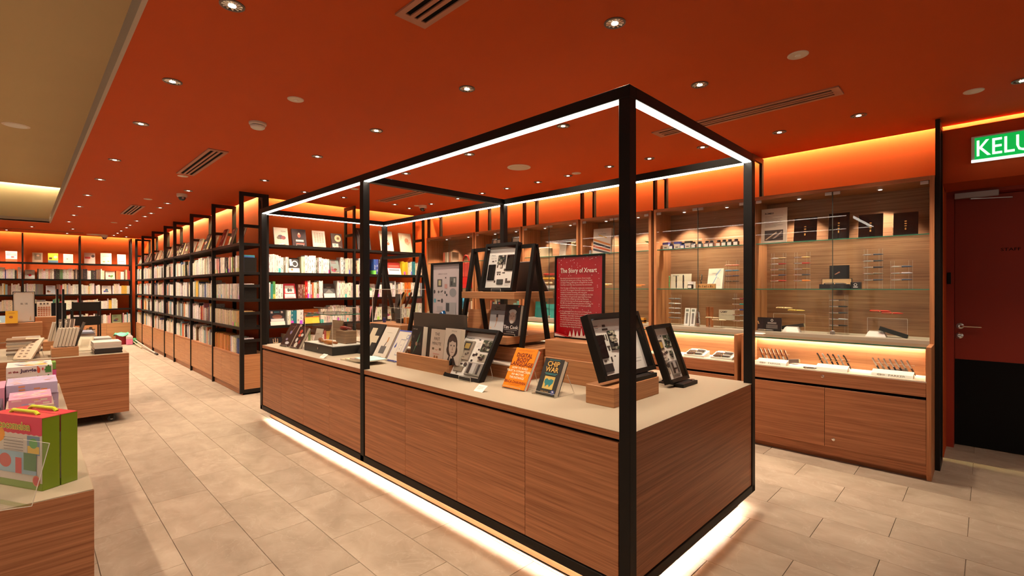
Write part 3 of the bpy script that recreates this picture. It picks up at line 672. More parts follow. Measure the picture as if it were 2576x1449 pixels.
for i, (y0, y1) in enumerate(U):
    t = thing('glass_cabinet', 'wood display cabinet with glass doors and lit counter vitrine, ' + UN[i], 'cabinet', (3.1, (y0 + y1) / 2, 0), 'glass cabinets along the wall')
    th = 0.027; a, b = y0 + th, y1 - th; mid = SPL[i] if SPL[i] is not None else (y0 + y1) / 2
    for s0, s1 in ((y0, a), (b, y1)):
        mb = MB(); mb.box(XF, XB, s0, s1, 0.04, 0.962); mb.box(XF + 0.02, XB, s0, s1, 0.0, 0.04); mb.build('side_panel', 'wood_v', t)
        B(XU, XB, s0, s1, 0.962, 2.24).build('upper_side_panel', 'wood_v', t)
    B(XF + 0.055, XB, a, b, 0.0, 0.04).build('plinth', 'wood', t)
    B(XF + 0.012, XF + 0.03, a, b, 0.040, 0.108).build('bottom_rail', 'wood', t)
    B(XF + 0.03, XB, a, b, 0.04, 0.60).build('carcass', 'dark', t)
    for k, (d0, d1) in enumerate(((a, mid), (mid, b))):
        d_ = B(XF + 0.002, XF + 0.02, d0 + 0.0015, d1 - 0.0015, 0.11, 0.580, bev=0.0008).build('door', 'wood', t)
        if k == 0: MB().lathe((XF + 0.002, d1 - 0.06, 0.175), [(0.012, 0), (0.012, -0.003), (0.006, -0.004)], 14, axis='x').build('lock', 'chrome', d_)
    dr = B(XF + 0.002, XF + 0.02, a + 0.0015, b - 0.0015, 0.602, 0.706, bev=0.0008).build('drawer', 'wood', t)
    MB().lathe((XF + 0.002, mid + 0.015, 0.672), [(0.013, 0), (0.013, -0.003), (0.006, -0.004)], 14, axis='x').build('lock', 'chrome', dr)
    B(XF + 0.02, XB, a, b, 0.60, 0.700).build('drawer_box', 'dark', t)
    B(XF + 0.004, 3.12, a, b, 0.700, 0.712).build('vitrine_floor', plain('vitrine_floor', (0.72, 0.60, 0.46), 0.5), t)
    B(3.10, 3.115, a, b, 0.712, 0.955).build('vitrine_back', 'wood_light', t)
    for s0, s1 in ((a, a + 0.004), (b - 0.004, b)): B(XF + 0.008, 3.10, s0, s1, 0.712, 0.950).build('vitrine_cheek', 'wood_light', t)
    B(XF + 0.004, XF + 0.009, a, b, 0.712, 0.951).build('front_glass', 'glass', t)
    gt = B(XF + 0.006, XU - 0.001, a, b, 0.952, 0.959).build('top_glass', 'shelf_glass', t)
    B(XF + 0.002, XF + 0.006, a, b, 0.951, 0.960).build('glass_edge', 'glass_edge', t)
    B(XF + 0.003, XF + 0.0065, a, b, 0.706, 0.714).build('glass_rail', 'counter_edge', t)
    B(XU, XU + 0.006, a, b, 0.920, 0.956).build('valance', 'wood_light', t)
    B(XU + 0.012, XU + 0.03, a + 0.02, b - 0.02, 0.940, 0.950).build('vitrine_light', 'case_led', t)
    B(XU, XB - 0.015, a, b, 0.956, 0.984).build('upper_floor', plain('shelf_grey', (0.40, 0.33, 0.25), 0.5), t)
    B(XU, XB, a, b, 2.208, 2.24).build('top_panel', 'wood', t)
    B(XB - 0.014, XB, a, b, 0.984, 2.208).build('back_panel', 'wood_back', t)
    for z in (1.372, 1.797):
        s_ = B(XU + 0.022, XB - 0.016, a + 0.002, b - 0.002, z, z + 0.008).build('glass_shelf', 'shelf_glass', t)
        B(XU + 0.0195, XU + 0.022, a + 0.002, b - 0.002, z, z + 0.008).build('shelf_edge', 'glass_edge', s_)
    for k, (d0, d1) in enumerate(((a, mid), (mid, b))):
        d_ = B(XU + 0.006, XU + 0.011, d0 + 0.002, d1 - 0.002, 0.990, 2.204).build('glass_door', 'glass', t)
        ye = d0 + 0.002 if k else d1 - 0.002
        B(XU + 0.0055, XU + 0.0115, ye - 0.0012, ye + 0.0012, 0.990, 2.204).build('glass_edge', plain('edge_dark', (0.05, 0.06, 0.05), 0.2), d_)
        for yy in (d0 + 0.03, d1 - 0.03):
            B(XU + 0.002, XU + 0.014, yy - 0.025, yy + 0.025, 2.180, 2.206, bev=0.002).build('hinge', 'steel', d_)
    B(XU + 0.001, XU + 0.006, mid - 0.018, mid + 0.018, 0.992, 1.024, bev=0.002).build('door_lock', 'chrome', t)
    for yy in (y0 + (y1 - y0) * 0.27, y0 + (y1 - y0) * 0.73):
        l_ = MB().lathe((3.24, yy, 2.208), [(0.024, 0), (0.024, -0.003), (0.018, -0.004)], 18).build('spotlight', 'steel', t)
        MB().lathe((3.24, yy, 2.204), [(0.014, 0), (0.013, -0.002)], 14).build('lamp', 'lamp', l_)
        spot((3.24 - 3.1, yy - (y0 + y1) / 2, 2.195), 32.0, ang=95, blend=0.5, rad=0.012, parent=t, name='cabinet_lamp')

# ---- pens, stands and boxes inside
def pen_mesh():
    mb = MB(); n = 8
    mb.lathe((0, 0, 0), [(0.0016, -0.070), (0.0062, -0.05), (0.0072, -0.002)], n, 0, 'y')
    mb.lathe((0, 0, 0), [(0.0082, -0.002), (0.0085, 0.003)], n, 1, 'y'); mb.lathe((0, 0, 0), [(0.0080, 0.003), (0.0074, 0.06), (0.0035, 0.070)], n, 2, 'y')
    mb.box(-0.0118, -0.0096, 0.012, 0.058, -0.0019, 0.0019, 1); mb.box(-0.0118, -0.006, 0.054, 0.058, -0.0019, 0.0019, 1)
    return mb
pen0 = pen_mesh().build('pen', ['tint', plain('gold', (0.75, 0.55, 0.25), 0.25, metal=1.0), 'tint'], origin=(0, 0, 0))
pen1 = pen_mesh().build('pen', ['tint', 'chrome', 'chrome'], origin=(0, 0, 0))
pens_used = set()
def pen(kind, col, loc, label, group, rot=(0, 0, 0), s=1.0):
    src = pen0 if kind == 0 else pen1
    o = src if kind not in pens_used else dup(src)
    pens_used.add(kind)
    o.location = loc; o.rotation_euler = rot; o.scale = (s, s, s); o.color = (*srgb(*col), 1)
    tag(o, label, 'pen', group); return o
def pen_rack(y, z, h, w, label, x=3.22):
    r = thing('pen_stand', label, 'stand', (x, y, z), 'clear acrylic pen stands in the glass cabinets')
    for yy in (y - w * 0.36, y + w * 0.36): B(x + 0.012, x + 0.015, yy - 0.012, yy + 0.012, z, z + h).build('upright', 'acrylic', r)
    mb = MB()
    for yy in (y - w * 0.36 - 0.012, y - w * 0.36 + 0.012, y + w * 0.36 - 0.012, y + w * 0.36 + 0.012): mb.bar((x + 0.0135, yy, z), (x + 0.0135, yy, z + h), 0.0009)
    mb.build('edges', 'acrylic_edge', r)
    B(x - 0.03, x + 0.05, y - w / 2, y + w / 2, z, z + 0.004).build('base', 'acrylic', r)
    return r
def pen_col(y, z0, cols, label, group, kind=0, dz=0.053, x=3.225, w=0.14, rz=0.0):
    pen_rack(y, z0, dz * len(cols) + 0.07, w, 'clear acrylic stand holding ' + label)
    for k, (c, nm) in enumerate(cols):
        pen(kind, c, (x, y, z0 + 0.075 + dz * (len(cols) - 1 - k)), '%s pen, %s in the %s' % (nm, ORD[k], label), group)
GP = 'pens on stands in the cabinet nearest the staff door'
pen_col(0.345, 1.380, [((150, 120, 80), 'brown and chrome'), ((165, 40, 30), 'red and chrome'), ((120, 105, 90), 'grey brown and chrome'), ((40, 50, 70), 'dark blue and chrome'), ((170, 45, 25), 'brick red and chrome')], 'stack below the white leaflet', GP, 1)
pen_col(0.150, 1.380, [((185, 140, 80), 'tan and chrome'), ((190, 50, 40), 'bright red and chrome'), ((150, 110, 60), 'bronze and chrome'), ((40, 40, 48), 'black and chrome'), ((225, 120, 30), 'orange and chrome')], 'stack left of the open pen box', GP, 1)
pen_col(-0.375, 1.380, [((40, 42, 60), 'navy and chrome'), ((45, 50, 55), 'charcoal and chrome'), ((35, 35, 50), 'dark violet and chrome'), ((120, 105, 80), 'olive and chrome'), ((30, 45, 60), 'blue black and chrome')], 'stack right of the open pen box', GP, 1)
pen_col(-0.560, 1.380, [((60, 70, 95), 'slate and chrome'), ((190, 190, 200), 'silver'), ((70, 80, 100), 'grey blue and chrome')], 'stack near the cabinet end', GP, 1, w=0.16)
pen_col(-0.130, 0.986, [((170, 150, 130), 'pale grey'), ((25, 25, 28), 'black'), ((60, 62, 68), 'dark grey'), ((175, 175, 178), 'silver'), ((25, 22, 20), 'black and gold')], 'stack on the cabinet floor', GP, 1, dz=0.055, w=0.16)
for yy, zz, c, nm in ((0.30, 1.20, (225, 200, 150), 'pale gold'), (0.20, 1.18, (215, 185, 90), 'yellow gold')): pen(0, c, (3.24, yy, zz), nm + ' pen on a low clear stand in the near cabinet', GP)
for yy, zz, c, nm in ((-0.42, 1.195, (200, 40, 20), 'red'), (-0.50, 1.18, (190, 50, 30), 'orange red')): pen(0, c, (3.24, yy, zz), nm + ' gold-tipped pen on a low clear stand near the cabinet end', GP)
for yy, h, lab in ((0.25, 0.19, 'low clear acrylic block under two gold pens'), (-0.47, 0.18, 'low clear acrylic block under two red pens')):
    r = thing('acrylic_block', lab, 'stand', (3.25, yy, 0.984)); w_ = 0.13
    mb = MB(); mb.box(3.20, 3.205, yy - w_, yy + w_, 0.984, 0.984 + h - 0.025); mb.box(3.205, 3.3, yy - w_, yy + w_, 0.984 + h - 0.03, 0.984 + h - 0.025); mb.build('bent_sheet', 'acrylic', r)
    mb = MB(); mb.bar((3.2, yy - w_, 0.984), (3.2, yy - w_, 0.984 + h - 0.025), 0.002); mb.bar((3.2, yy + w_, 0.984), (3.2, yy + w_, 0.984 + h - 0.025), 0.002); mb.bar((3.2, yy - w_, 0.984 + h - 0.026), (3.2, yy + w_, 0.984 + h - 0.026), 0.002); mb.build('edges', 'acrylic_edge', r)
# leaflet, notebooks, cards, boxes
def card(name, label, w, h, loc, col, art=(), texts=(), tilt=0.08, rz=0.0, cat='card', t=0.004, group=None):
    r = thing(name, label, cat, (0, 0, 0), group)
    B(0, t, -w / 2, w / 2, 0, h).build('board', rgbmat(*col, 0.35), r)
    if art: art_mesh(r, w, h, art, name='print')
    for tx in texts:
        s, u, v, size, c = tx[:5]; kw = tx[5] if len(tx) > 5 else {}
        text(s, r, w / 2 - u * w, v * h, size, rgbmat(*c), x=-0.0028, **kw)
    return put(r, loc, rz, tilt)
card('leaflet_holder', 'white leaflet headed ROMEO with pen photo on the top glass shelf', 0.22, 0.33, (3.17, 0.37, 1.806), (205, 190, 170), tilt=0.06,
     art=[('r', (0.14, 0.08, 0.86, 0.38), (70, 55, 48)), ('p', [(0.16, 0.12), (0.6, 0.33), (0.62, 0.30), (0.2, 0.10)], (190, 160, 130)), ('p', [(0.45, 0.14), (0.8, 0.34), (0.83, 0.31), (0.5, 0.11)], (160, 140, 125)), ('p', [(0.3, 0.10), (0.85, 0.2), (0.85, 0.17), (0.36, 0.085)], (20, 18, 18))]
     + [('r', (0.14, 0.78 - 0.038 * k, 0.14 + [0.72, 0.3, 0.66, 0.6, 0.68, 0.64, 0.5, 0.7, 0.45][k], 0.787 - 0.038 * k), (120, 105, 92)) for k in range(9)],
     texts=[('ROMEO', 0.14, 0.86, 0.022, (40, 35, 32), dict(align='LEFT', bold=0.0006))])
def notebook(i, y, w_, h_, lab):
    r = flat_book('spiral_notebook', lab, w_, h_, 0.012, (22, 20, 18), cat='notebook', group='black spiral notebooks on the top glass shelf',
                  art=[('e', (0.5, 0.62 - 0.1 * k, 0.05, 0.025), (190, 140, 60)) for k in range(3)] + [('r', (0.47, 0.25, 0.53, 0.34), (190, 140, 60))], cm_=plain('glossy_black', (0.012, 0.011, 0.01), 0.12, spec=0.9))
    mb = MB()
    for k in range(16): mb.lathe((0.006, w_ / 2, 0.012 + k * (h_ - 0.024) / 15), [(0.006, -0.001), (0.007, 0), (0.006, 0.001)], 8)
    mb.build('spiral', plain('copper', (0.6, 0.35, 0.15), 0.3, metal=1.0), r)
    put(r, (3.17, y, 1.806), 0.0, 0.16)
notebook(0, 0.115, 0.18, 0.22, 'black spiral notebook beside the white leaflet, catching a white glare'); notebook(1, -0.14, 0.15, 0.235, 'darkest black spiral notebook with gold emblem behind the door seam')
notebook(2, -0.363, 0.165, 0.20, 'black spiral notebook left of the shrink-wrapped one'); notebook(3, -0.59, 0.155, 0.19, 'shrink-wrapped black spiral notebook nearest the cabinet end')
card('photo_card', 'black card with a pen photo standing behind the door seam', 0.15, 0.21, (3.37, -0.11, 1.55 - 0.17), (25, 20, 20), art=[('p', [(0.5, 0.12), (0.95, 0.35), (0.98, 0.30), (0.55, 0.08)], (190, 140, 90)), ('p', [(0.25, 0.62), (0.5, 0.74), (0.55, 0.70), (0.3, 0.6)], (150, 100, 80))], tilt=0.02)
r = thing('pen_box', 'open black pen box lined with cream satin, a pen inside', 'box', (3.2, -0.11, 1.380))
mb = MB(); mb.box(3.16, 3.26, -0.225, 0.0, 1.380, 1.405); mb.box(3.16, 3.165, -0.225, 0, 1.405, 1.42); mb.box(3.255, 3.26, -0.225, 0, 1.405, 1.47); mb.build('case', 'black_plastic', r)
mb = MB(); mb.box(3.165, 3.255, -0.22, -0.005, 1.405, 1.415); mb.box(3.249, 3.2549, -0.22, -0.005, 1.415, 1.466); mb.build('satin_lining', rgbmat(200, 170, 125), r)
pen(0, (40, 35, 32), (3.2, -0.11, 1.424), 'black gold-trimmed pen lying in the open satin box', GP, s=1.2)
r = thing('name_plate', 'clear name plate with dark lettering before the open pen box', 'sign', (3.14, -0.135, 1.380)); B(3.138, 3.141, -0.185, -0.085, 1.380, 1.412).build('plate', 'acrylic', r)
text('visconti', r, 0, 0.016, 0.018, 'dark', x=-0.003)
r = thing('small_box', 'small black cube box with a round white emblem beside the pen box', 'box', (3.2, -0.262, 1.380)); B(3.17, 3.23, -0.297, -0.227, 1.380, 1.437, bev=0.002).build('case', 'black_plastic', r)
MB().lathe((3.1695, -0.262, 1.415), [(0.012, 0), (0.012, -0.0006)], 18, axis='x').build('emblem', 'white', r); MB().lathe((3.169, -0.262, 1.415), [(0.008, 0), (0.008, -0.0006)], 16, axis='x').build('emblem_ring', 'black_plastic', r); B(3.1692, 3.17, -0.278, -0.246, 1.392, 1.398).build('print', 'white', r)
card('pen_card', 'black display card with white print on the cabinet floor', 0.235, 0.125, (3.12, 0.41, 0.986), (28, 24, 24), art=[('r', (0.02, 0.1, 0.33, 0.95), (45, 36, 38)), ('p', [(0.12, 0.7), (0.16, 0.72), (0.2, 0.5), (0.16, 0.48)], (225, 190, 130)), ('e', (0.66, 0.8, 0.045, 0.09), (230, 225, 215)), ('e', (0.66, 0.8, 0.03, 0.06), (28, 24, 24))]
     + [('r', (0.5, 0.62 - k * 0.07, 0.82, 0.65 - k * 0.07), (190, 180, 170)) for k in range(2)] + [('r', (0.45, 0.2 + k * 0.06, 0.87, 0.23 + k * 0.06), (130, 122, 115)) for k in range(5)], tilt=0.1, t=0.01)
pen(0, (120, 118, 115), (3.10, 0.42, 0.995), 'silver pen lying at the foot of the black card', GP)
def wedge_box(label, loc, rz, tilt, cols=(30, 32, 28), l=0.19, group='long dark pen boxes'):
    r = thing('pen_box', label, 'box', (0, 0, 0), group)
    mb = MB(); mb.add([(0, -l / 2, 0), (0.045, -l / 2, 0), (0.038, -l / 2, 0.032), (0.007, -l / 2, 0.032), (0, l / 2, 0), (0.045, l / 2, 0), (0.038, l / 2, 0.032), (0.007, l / 2, 0.032)], [(0, 1, 2, 3), (7, 6, 5, 4), (0, 4, 5, 1), (1, 5, 6, 2), (2, 6, 7, 3), (3, 7, 4, 0)])
    mb.build('sleeve', rgbmat(*cols, 0.35), r); B(0.006, 0.039, -l / 2 - 0.004, -l / 2, 0.003, 0.029).build('end_flap', rgbmat(160, 150, 110), r)
    r.location = loc; r.rotation_euler = (tilt, 0, rz)
wedge_box('long dark green pen box propped on a white block near the cabinet end', (3.16, -0.51, 1.012), 0.1, 0.33)
wedge_box('long dark green pen box leaning behind the black card', (3.28, 0.24, 1.012), 0.0, -0.18)
for yy, lab in ((0.225, 'small white angled block behind the black card'), (-0.40, 'small white angled block under the propped pen box')):
    r = MB(); r.add([(3.15, yy - 0.07, 0.985), (3.23, yy - 0.07, 0.985), (3.23, yy + 0.07, 0.985), (3.15, yy + 0.07, 0.985), (3.17, yy - 0.05, 1.025), (3.23, yy - 0.05, 1.03), (3.23, yy + 0.05, 1.03), (3.17, yy + 0.05, 1.025)], [(3, 2, 1, 0), (4, 5, 6, 7), (0, 1, 5, 4), (1, 2, 6, 5), (2, 3, 7, 6), (3, 0, 4, 7)])
    tag(r.build('display_block', 'white'), lab, 'display block')
tag(B(2.96, 3.04, 0.40, 0.485, 0.960, 0.972, bev=0.003).build('tray', 'paper'), 'cream tray lying on the counter glass by the island post', 'tray')
# counter vitrine: rows of upright pens behind white name boards
def pen_tray(y, w, n, word, lab, kind, lean):
    r = thing('pen_tray', lab, 'display tray', (2.92, y, 0.712), 'white pen display trays in the counter vitrines')
    mb = MB(); mb.add([(2.84, y - w / 2, 0.7125), (2.84, y + w / 2, 0.7125), (2.93, y + w / 2, 0.7125), (2.93, y - w / 2, 0.7125), (2.85, y - w / 2, 0.735), (2.85, y + w / 2, 0.735), (2.93, y + w / 2, 0.755), (2.93, y - w / 2, 0.755)], [(3, 2, 1, 0), (4, 7, 6, 5), (0, 1, 5, 4), (1, 2, 6, 5), (2, 3, 7, 6), (3, 0, 4, 7)])
    mb.build('board', 'white', r)
    if word: text(word, r, -0.03, 0.013, 0.022, rgbmat(120, 100, 80), x=-0.0835, sx=1.3)
    if word: art_mesh(r, 0.05, 0.014, [('e', (0.25, 0.5, 0.25, 0.5), (150, 130, 110)), ('e', (0.25, 0.5, 0.2, 0.4), (225, 215, 200)), ('r', (0.48, -0.2, 0.52, 1.2), (150, 130, 110)), ('e', (0.75, 0.5, 0.25, 0.35), (150, 130, 110)), ('e', (0.75, 0.5, 0.2, 0.26), (225, 215, 200))], x=2.838, y0=y + 0.065, z0=0.719, name='emblem')
    B(2.955, 2.96, y - w / 2, y + w / 2, 0.7125, 0.80).build('rack', 'acrylic', r)
    mb = MB(); mb.bar((2.957, y - w / 2, 0.80), (2.957, y + w / 2, 0.80), 0.003); mb.build('edges', 'acrylic_edge', r)
    for k in range(n):
        yy = y + w * 0.42 - k * w * 0.84 / (n - 1)
        pen(kind, [(60, 55, 60), (225, 222, 215), (40, 38, 40)][k % 3] if kind == 0 else [(70, 70, 75), (200, 198, 190), (90, 60, 50), (50, 55, 70)][k % 4], (2.945, yy, 0.782), 'upright pen, %s in the tray %s' % (ORD[k], lab.split(' tray ')[1]), 'pens standing in the counter vitrine', rot=(1.2, lean, 0.0), s=0.95)
pen_tray(0.30, 0.24, 7, 'PARKER', 'white pen display tray at the island side of the near vitrine', 1, 0.15)
pen_tray(-0.15, 0.22, 6, '', 'white pen display tray in the middle of the near vitrine', 0, -0.3)
pen_tray(-0.54, 0.25, 7, 'PARKER', 'white pen display tray at the end panel of the near vitrine', 1, -0.35)
wedge_box('long grey pen box behind the first white pen tray', (3.02, 0.22, 0.715), 0.0, -0.12, (95, 80, 75)); wedge_box('long grey pen box behind the last white pen tray', (3.02, -0.52, 0.715), 0.0, -0.12, (95, 80, 75))
pen(0, (60, 50, 40), (2.85, -0.02, 0.72), 'dark pen lying flat before the middle white tray', GP); pen(1, (200, 195, 185), (2.85, -0.04, 0.719), 'pale pen lying flat before the middle white tray', GP, rot=(0, 0, 0.15))
# ---- second cabinet: ink, pens, cards
def ink(y, boxcol, botcol, lab, both=True, x=3.17):
    if both:
        r = thing('ink_box', lab + ' ink box on the second cabinet shelf', 'box', (x, y, 1.805), 'ink boxes and bottles'); B(x, x + 0.06, y - 0.033, y + 0.033, 1.805, 1.885, bev=0.001).build('carton', rgbmat(215, 200, 180), r)
        B(x - 0.0006, x + 0.06, y - 0.0335, y + 0.0335, 1.862, 1.8856).build('coloured_top', rgbmat(*boxcol), r); B(x - 0.0008, x, y - 0.015, y + 0.015, 1.825, 1.832).build('print', 'dark', r)
    yb = y - 0.065 if both else y
    r = thing('ink_bottle', lab + ' ink bottle with dark cap on the second cabinet shelf', 'bottle', (x, yb, 1.805), 'ink boxes and bottles')
    B(x - 0.01, x + 0.035, yb - 0.025, yb + 0.025, 1.805, 1.852, bev=0.005).build('glass_body', rgbmat(*botcol, 0.15), r)
    B(x - 0.0112, x - 0.0095, yb - 0.019, yb + 0.019, 1.811, 1.842).build('label', 'paper', r)
    MB().lathe((x + 0.012, yb, 1.852), [(0.017, 0), (0.017, 0.019), (0.014, 0.021)], 16).build('cap', 'black_plastic', r)
ink(1.455, (70, 65, 120), (50, 45, 90), 'violet blue'); ink(1.325, (60, 75, 150), (50, 70, 140), 'royal blue'); ink(1.205, (50, 60, 45), (50, 45, 45), 'dark green')
for y, c, n in ((1.065, (55, 70, 75), 'teal grey'), (0.998, (80, 55, 50), 'plain brown'), (0.945, (85, 60, 60), 'maroon'), (0.878, (150, 85, 50), 'amber'), (0.82, (60, 75, 70), 'sea green'), (0.765, (45, 50, 40), 'olive'), (0.705, (60, 55, 45), 'umber')): ink(y, None, c, n, False, 3.16 if n in ('plain brown', 'amber') else 3.15)
GP2 = 'pens in the second glass cabinet'
card('pen_card', 'cream card with pens before it on the middle shelf', 0.235, 0.16, (3.25, 1.32, 1.381), (215, 205, 180), art=[('r', (0.0, 0.55, 1.0, 0.56), (190, 180, 150)), ('r', (0.1, 0.85, 0.4, 0.9), (140, 130, 115))])
for k, (y, c) in enumerate(((1.425, (90, 150, 90)), (1.345, (30, 28, 26)), (1.265, (28, 26, 26)))): pen(0, c, (3.2, y, 1.45), ('green', 'shorter black', 'taller black')[k] + ' pen standing upright before the cream card', GP2, rot=(R90, 0, 0), s=1.0 + 0.12 * (k == 2))
r = thing('ink_box', 'small white box with a dark label beside the cream card', 'box', (3.18, 1.165, 1.381)); B(3.16, 3.22, 1.14, 1.195, 1.381, 1.455).build('carton', 'paper', r); B(3.159, 3.2201, 1.139, 1.196, 1.44, 1.4552).build('lid', 'white', r)
r = thing('ink_bottle', 'square dark bottle in front of the small white box', 'bottle', (3.13, 1.155, 1.381)); B(3.11, 3.15, 1.13, 1.18, 1.381, 1.425, bev=0.004).build('glass_body', rgbmat(60, 50, 45, 0.15), r); B(3.1088, 3.11, 1.137, 1.173, 1.386, 1.415).build('label', 'paper', r)
card('box_set', 'white box with a blue line drawing on the middle shelf', 0.165, 0.21, (3.2, 0.935, 1.381), (225, 215, 195), tilt=0.18, rz=-0.15, t=0.03, texts=[('CARAN', 0.42, 0.75, 0.016, (90, 85, 80))],
     art=[('p', [(0.25, 0.1), (0.55, 0.6), (0.62, 0.6), (0.32, 0.1)], (140, 160, 185)), ('p', [(0.55, 0.62), (0.85, 0.95), (0.75, 0.95), (0.48, 0.66)], (150, 175, 200)), ('p', [(0.5, 0.15), (0.62, 0.5), (0.85, 0.5), (0.9, 0.12)], (205, 198, 185)), ('e', (0.68, 0.52, 0.025, 0.02), (40, 40, 45))])
r = thing('wood_plaque', 'small carved wooden name plaque on the middle glass shelf', 'plaque', (3.13, 0.99, 1.381)); B(3.12, 3.145, 0.895, 1.085, 1.381, 1.43, bev=0.002).build('block', rgbmat(200, 150, 90), r); mb = MB(); [mb.box(3.1188, 3.12, 1.065 - 0.02 * k, 1.065 - 0.02 * k - (0.006 if k % 3 else 0.013), 1.393, 1.416 - 0.007 * (k % 2)) for k in range(8)]; mb.build('carving', rgbmat(120, 80, 40), r)
pen(0, (30, 25, 22), (3.2, 1.07, 1.46), 'black pen standing upright behind the wooden plaque', GP2, rot=(R90, 0.15, 0))
pen_col(0.765, 1.381, [((215, 120, 100), 'coral'), ((70, 140, 180), 'sky blue'), ((60, 55, 75), 'plum'), ((80, 60, 45), 'walnut')], 'stack beside the line drawing box', GP2, 0, w=0.14)
pen_col(1.375, 0.986, [((120, 122, 125), 'dark silver'), ((215, 215, 212), 'white'), ((190, 190, 190), 'brushed silver'), ((180, 180, 182), 'pale silver'), ((130, 130, 132), 'gunmetal')], 'stack on the second cabinet floor', GP2, 0, dz=0.052, w=0.16)
for k, y in enumerate((1.22, 1.155)):
    card('pen_pack', 'white upright pen pack with dark window, %s of the pair' % ('left' if k == 0 else 'right'), 0.055, 0.19, (3.17, y, 0.986), (230, 228, 220), tilt=0.15, rz=-0.1, art=[('r', (0.3, 0.12, 0.7, 0.72), (120, 115, 110)), ('r', (0.2, 0.8, 0.8, 0.93), (120, 125, 110))], t=0.02, group='white upright pen packs')
card('brand_card', 'cream card with bold lettering on the second cabinet floor', 0.16, 0.105, (3.25, 0.83, 1.06), (210, 200, 175), texts=[('LAMY', 0.12, 0.78, 0.026, (50, 45, 45), dict(align='LEFT', bold=0.0008)), ('Design. Made in Germany', 0.18, 0.5, 0.010, (90, 85, 80), dict(align='LEFT'))], tilt=0.05)
tag(B(3.255, 3.29, 0.76, 0.90, 0.985, 1.06).build('display_block', 'acrylic'), 'clear block under the cream lettered card', 'display block')
for k, y in enumerate((1.02, 0.978)): tag(MB().lathe((3.24, y, 0.985), [(0.017, 0), (0.017, 0.12), (0.018, 0.121), (0.018, 0.20), (0.016, 0.205)], 16).build('wood_tube', rgbmat(170, 105, 60)), 'upright wooden pen tube, %s of two' % ('left' if k == 0 else 'right'), 'tube', 'wooden pen tubes')
r = thing('pen_cup', 'clear cup full of thin pens by the cabinet lock', 'cup', (3.17, 1.09, 0.985)); MB().lathe((3.17, 1.09, 0.986), [(0.026, 0), (0.03, 0.09)], 18).build('cup', 'acrylic', r)
for k in range(6): a = k * 1.05; pen(1 if k % 2 else 0, [(150, 60, 50), (200, 200, 195), (120, 110, 90)][k % 3], (3.17 + 0.012 * math.cos(a), 1.09 + 0.012 * math.sin(a), 1.075), ('%s thin pen standing in the clear cup' % ('dark', 'silver', 'red', 'pale', 'tan', 'chrome')[k]), 'pens in the clear cup', rot=(R90 + 0.12 * math.sin(a), 0.12 * math.cos(a), 0), s=1.0)
for k, (y, z) in enumerate(((0.93, 1.085), (0.865, 1.065))): pen(0, (215, 195, 160), (3.14, y, z), ('upper' if k == 0 else 'lower') + ' champagne pen on the low stand before the lettered card', GP2)
pen_rack(0.90, 0.985, 0.07, 0.17, 'low clear stand before the lettered card', x=3.13)
pen_col(0.695, 0.986, [((150, 40, 60), 'crimson'), ((40, 160, 150), 'turquoise'), ((50, 65, 140), 'ultramarine'), ((150, 145, 140), 'pewter'), ((170, 160, 140), 'champagne silver')], 'stack next to the island post', GP2, 1, dz=0.055, w=0.12)
for k, y in enumerate((1.0, 0.735)):
    r = thing('pen_tray', 'white flat pen tray with pens, %s in the second vitrine' % ('far one' if k == 0 else 'near one'), 'display tray', (2.93, y, 0.712), 'white pen display trays in the counter vitrines')
    mb = MB(); mb.add([(2.86, y - 0.1, 0.7125), (2.86, y + 0.1, 0.7125), (3.0, y + 0.1, 0.7125), (3.0, y - 0.1, 0.7125), (2.86, y - 0.1, 0.73), (2.86, y + 0.1, 0.73), (3.0, y + 0.1, 0.765), (3.0, y - 0.1, 0.765)], [(3, 2, 1, 0), (4, 7, 6, 5), (0, 1, 5, 4), (1, 2, 6, 5), (2, 3, 7, 6), (3, 0, 4, 7)]); mb.build('board', 'white', r)
    for j in range(5): pen(j % 2, [(60, 50, 45), (190, 188, 182), (90, 75, 60)][j % 3], (2.875 + 0.027 * j, y, 0.741 + 0.0072 * j), '%s pen from the front of the %s flat tray' % (ORD[j], 'far' if k == 0 else 'near'), 'pens on the flat trays', s=1.15)
# ---- farther cabinets
card('pen_box', 'white box printed with slanting coloured pens on the third cabinet shelf', 0.24, 0.31, (3.17, 2.29, 1.806), (205, 195, 180), tilt=0.1, rz=0.12, t=0.05, cat='box', texts=[('EXOTIC PENS', 0.5, 0.78, 0.018, (90, 80, 70)), ('c', 0.5, 0.88, 0.02, (60, 55, 50))],
     art=[('p', [(0.02, 0.62 - 0.13 * k), (0.98, 0.36 - 0.13 * k + 0.02 * k), (0.98, 0.28 - 0.11 * k), (0.02, 0.54 - 0.13 * k)], c) for k, c in enumerate(((190, 120, 60), (45, 40, 45), (185, 85, 45), (60, 60, 70)))] + [('p', [(0.3, 0.72), (0.75, 0.60), (0.78, 0.64), (0.34, 0.76)], (210, 160, 60))])
for k in range(4): tag(B(3.2, 3.25, 2.44 + 0.03 * k, 2.465 + 0.03 * k, 1.806, 1.85 + 0.01 * (k % 2), bev=0.002).build('ink_box', rgbmat(*[(190, 170, 140), (170, 180, 190), (185, 140, 120), (200, 195, 180)][k])), 'tiny ink box, %s in the row beside the slanting pens box' % ORD[k], 'box', 'tiny ink boxes')
pl = thing('potted_plant', 'small leafy green plant in the third cabinet', 'plant', (3.25, 1.66, 1.806)); MB().lathe((3.25, 1.66, 1.806), [(0.03, 0), (0.045, 0.07), (0.04, 0.07)], 16).build('pot', rgbmat(190, 150, 120), pl)
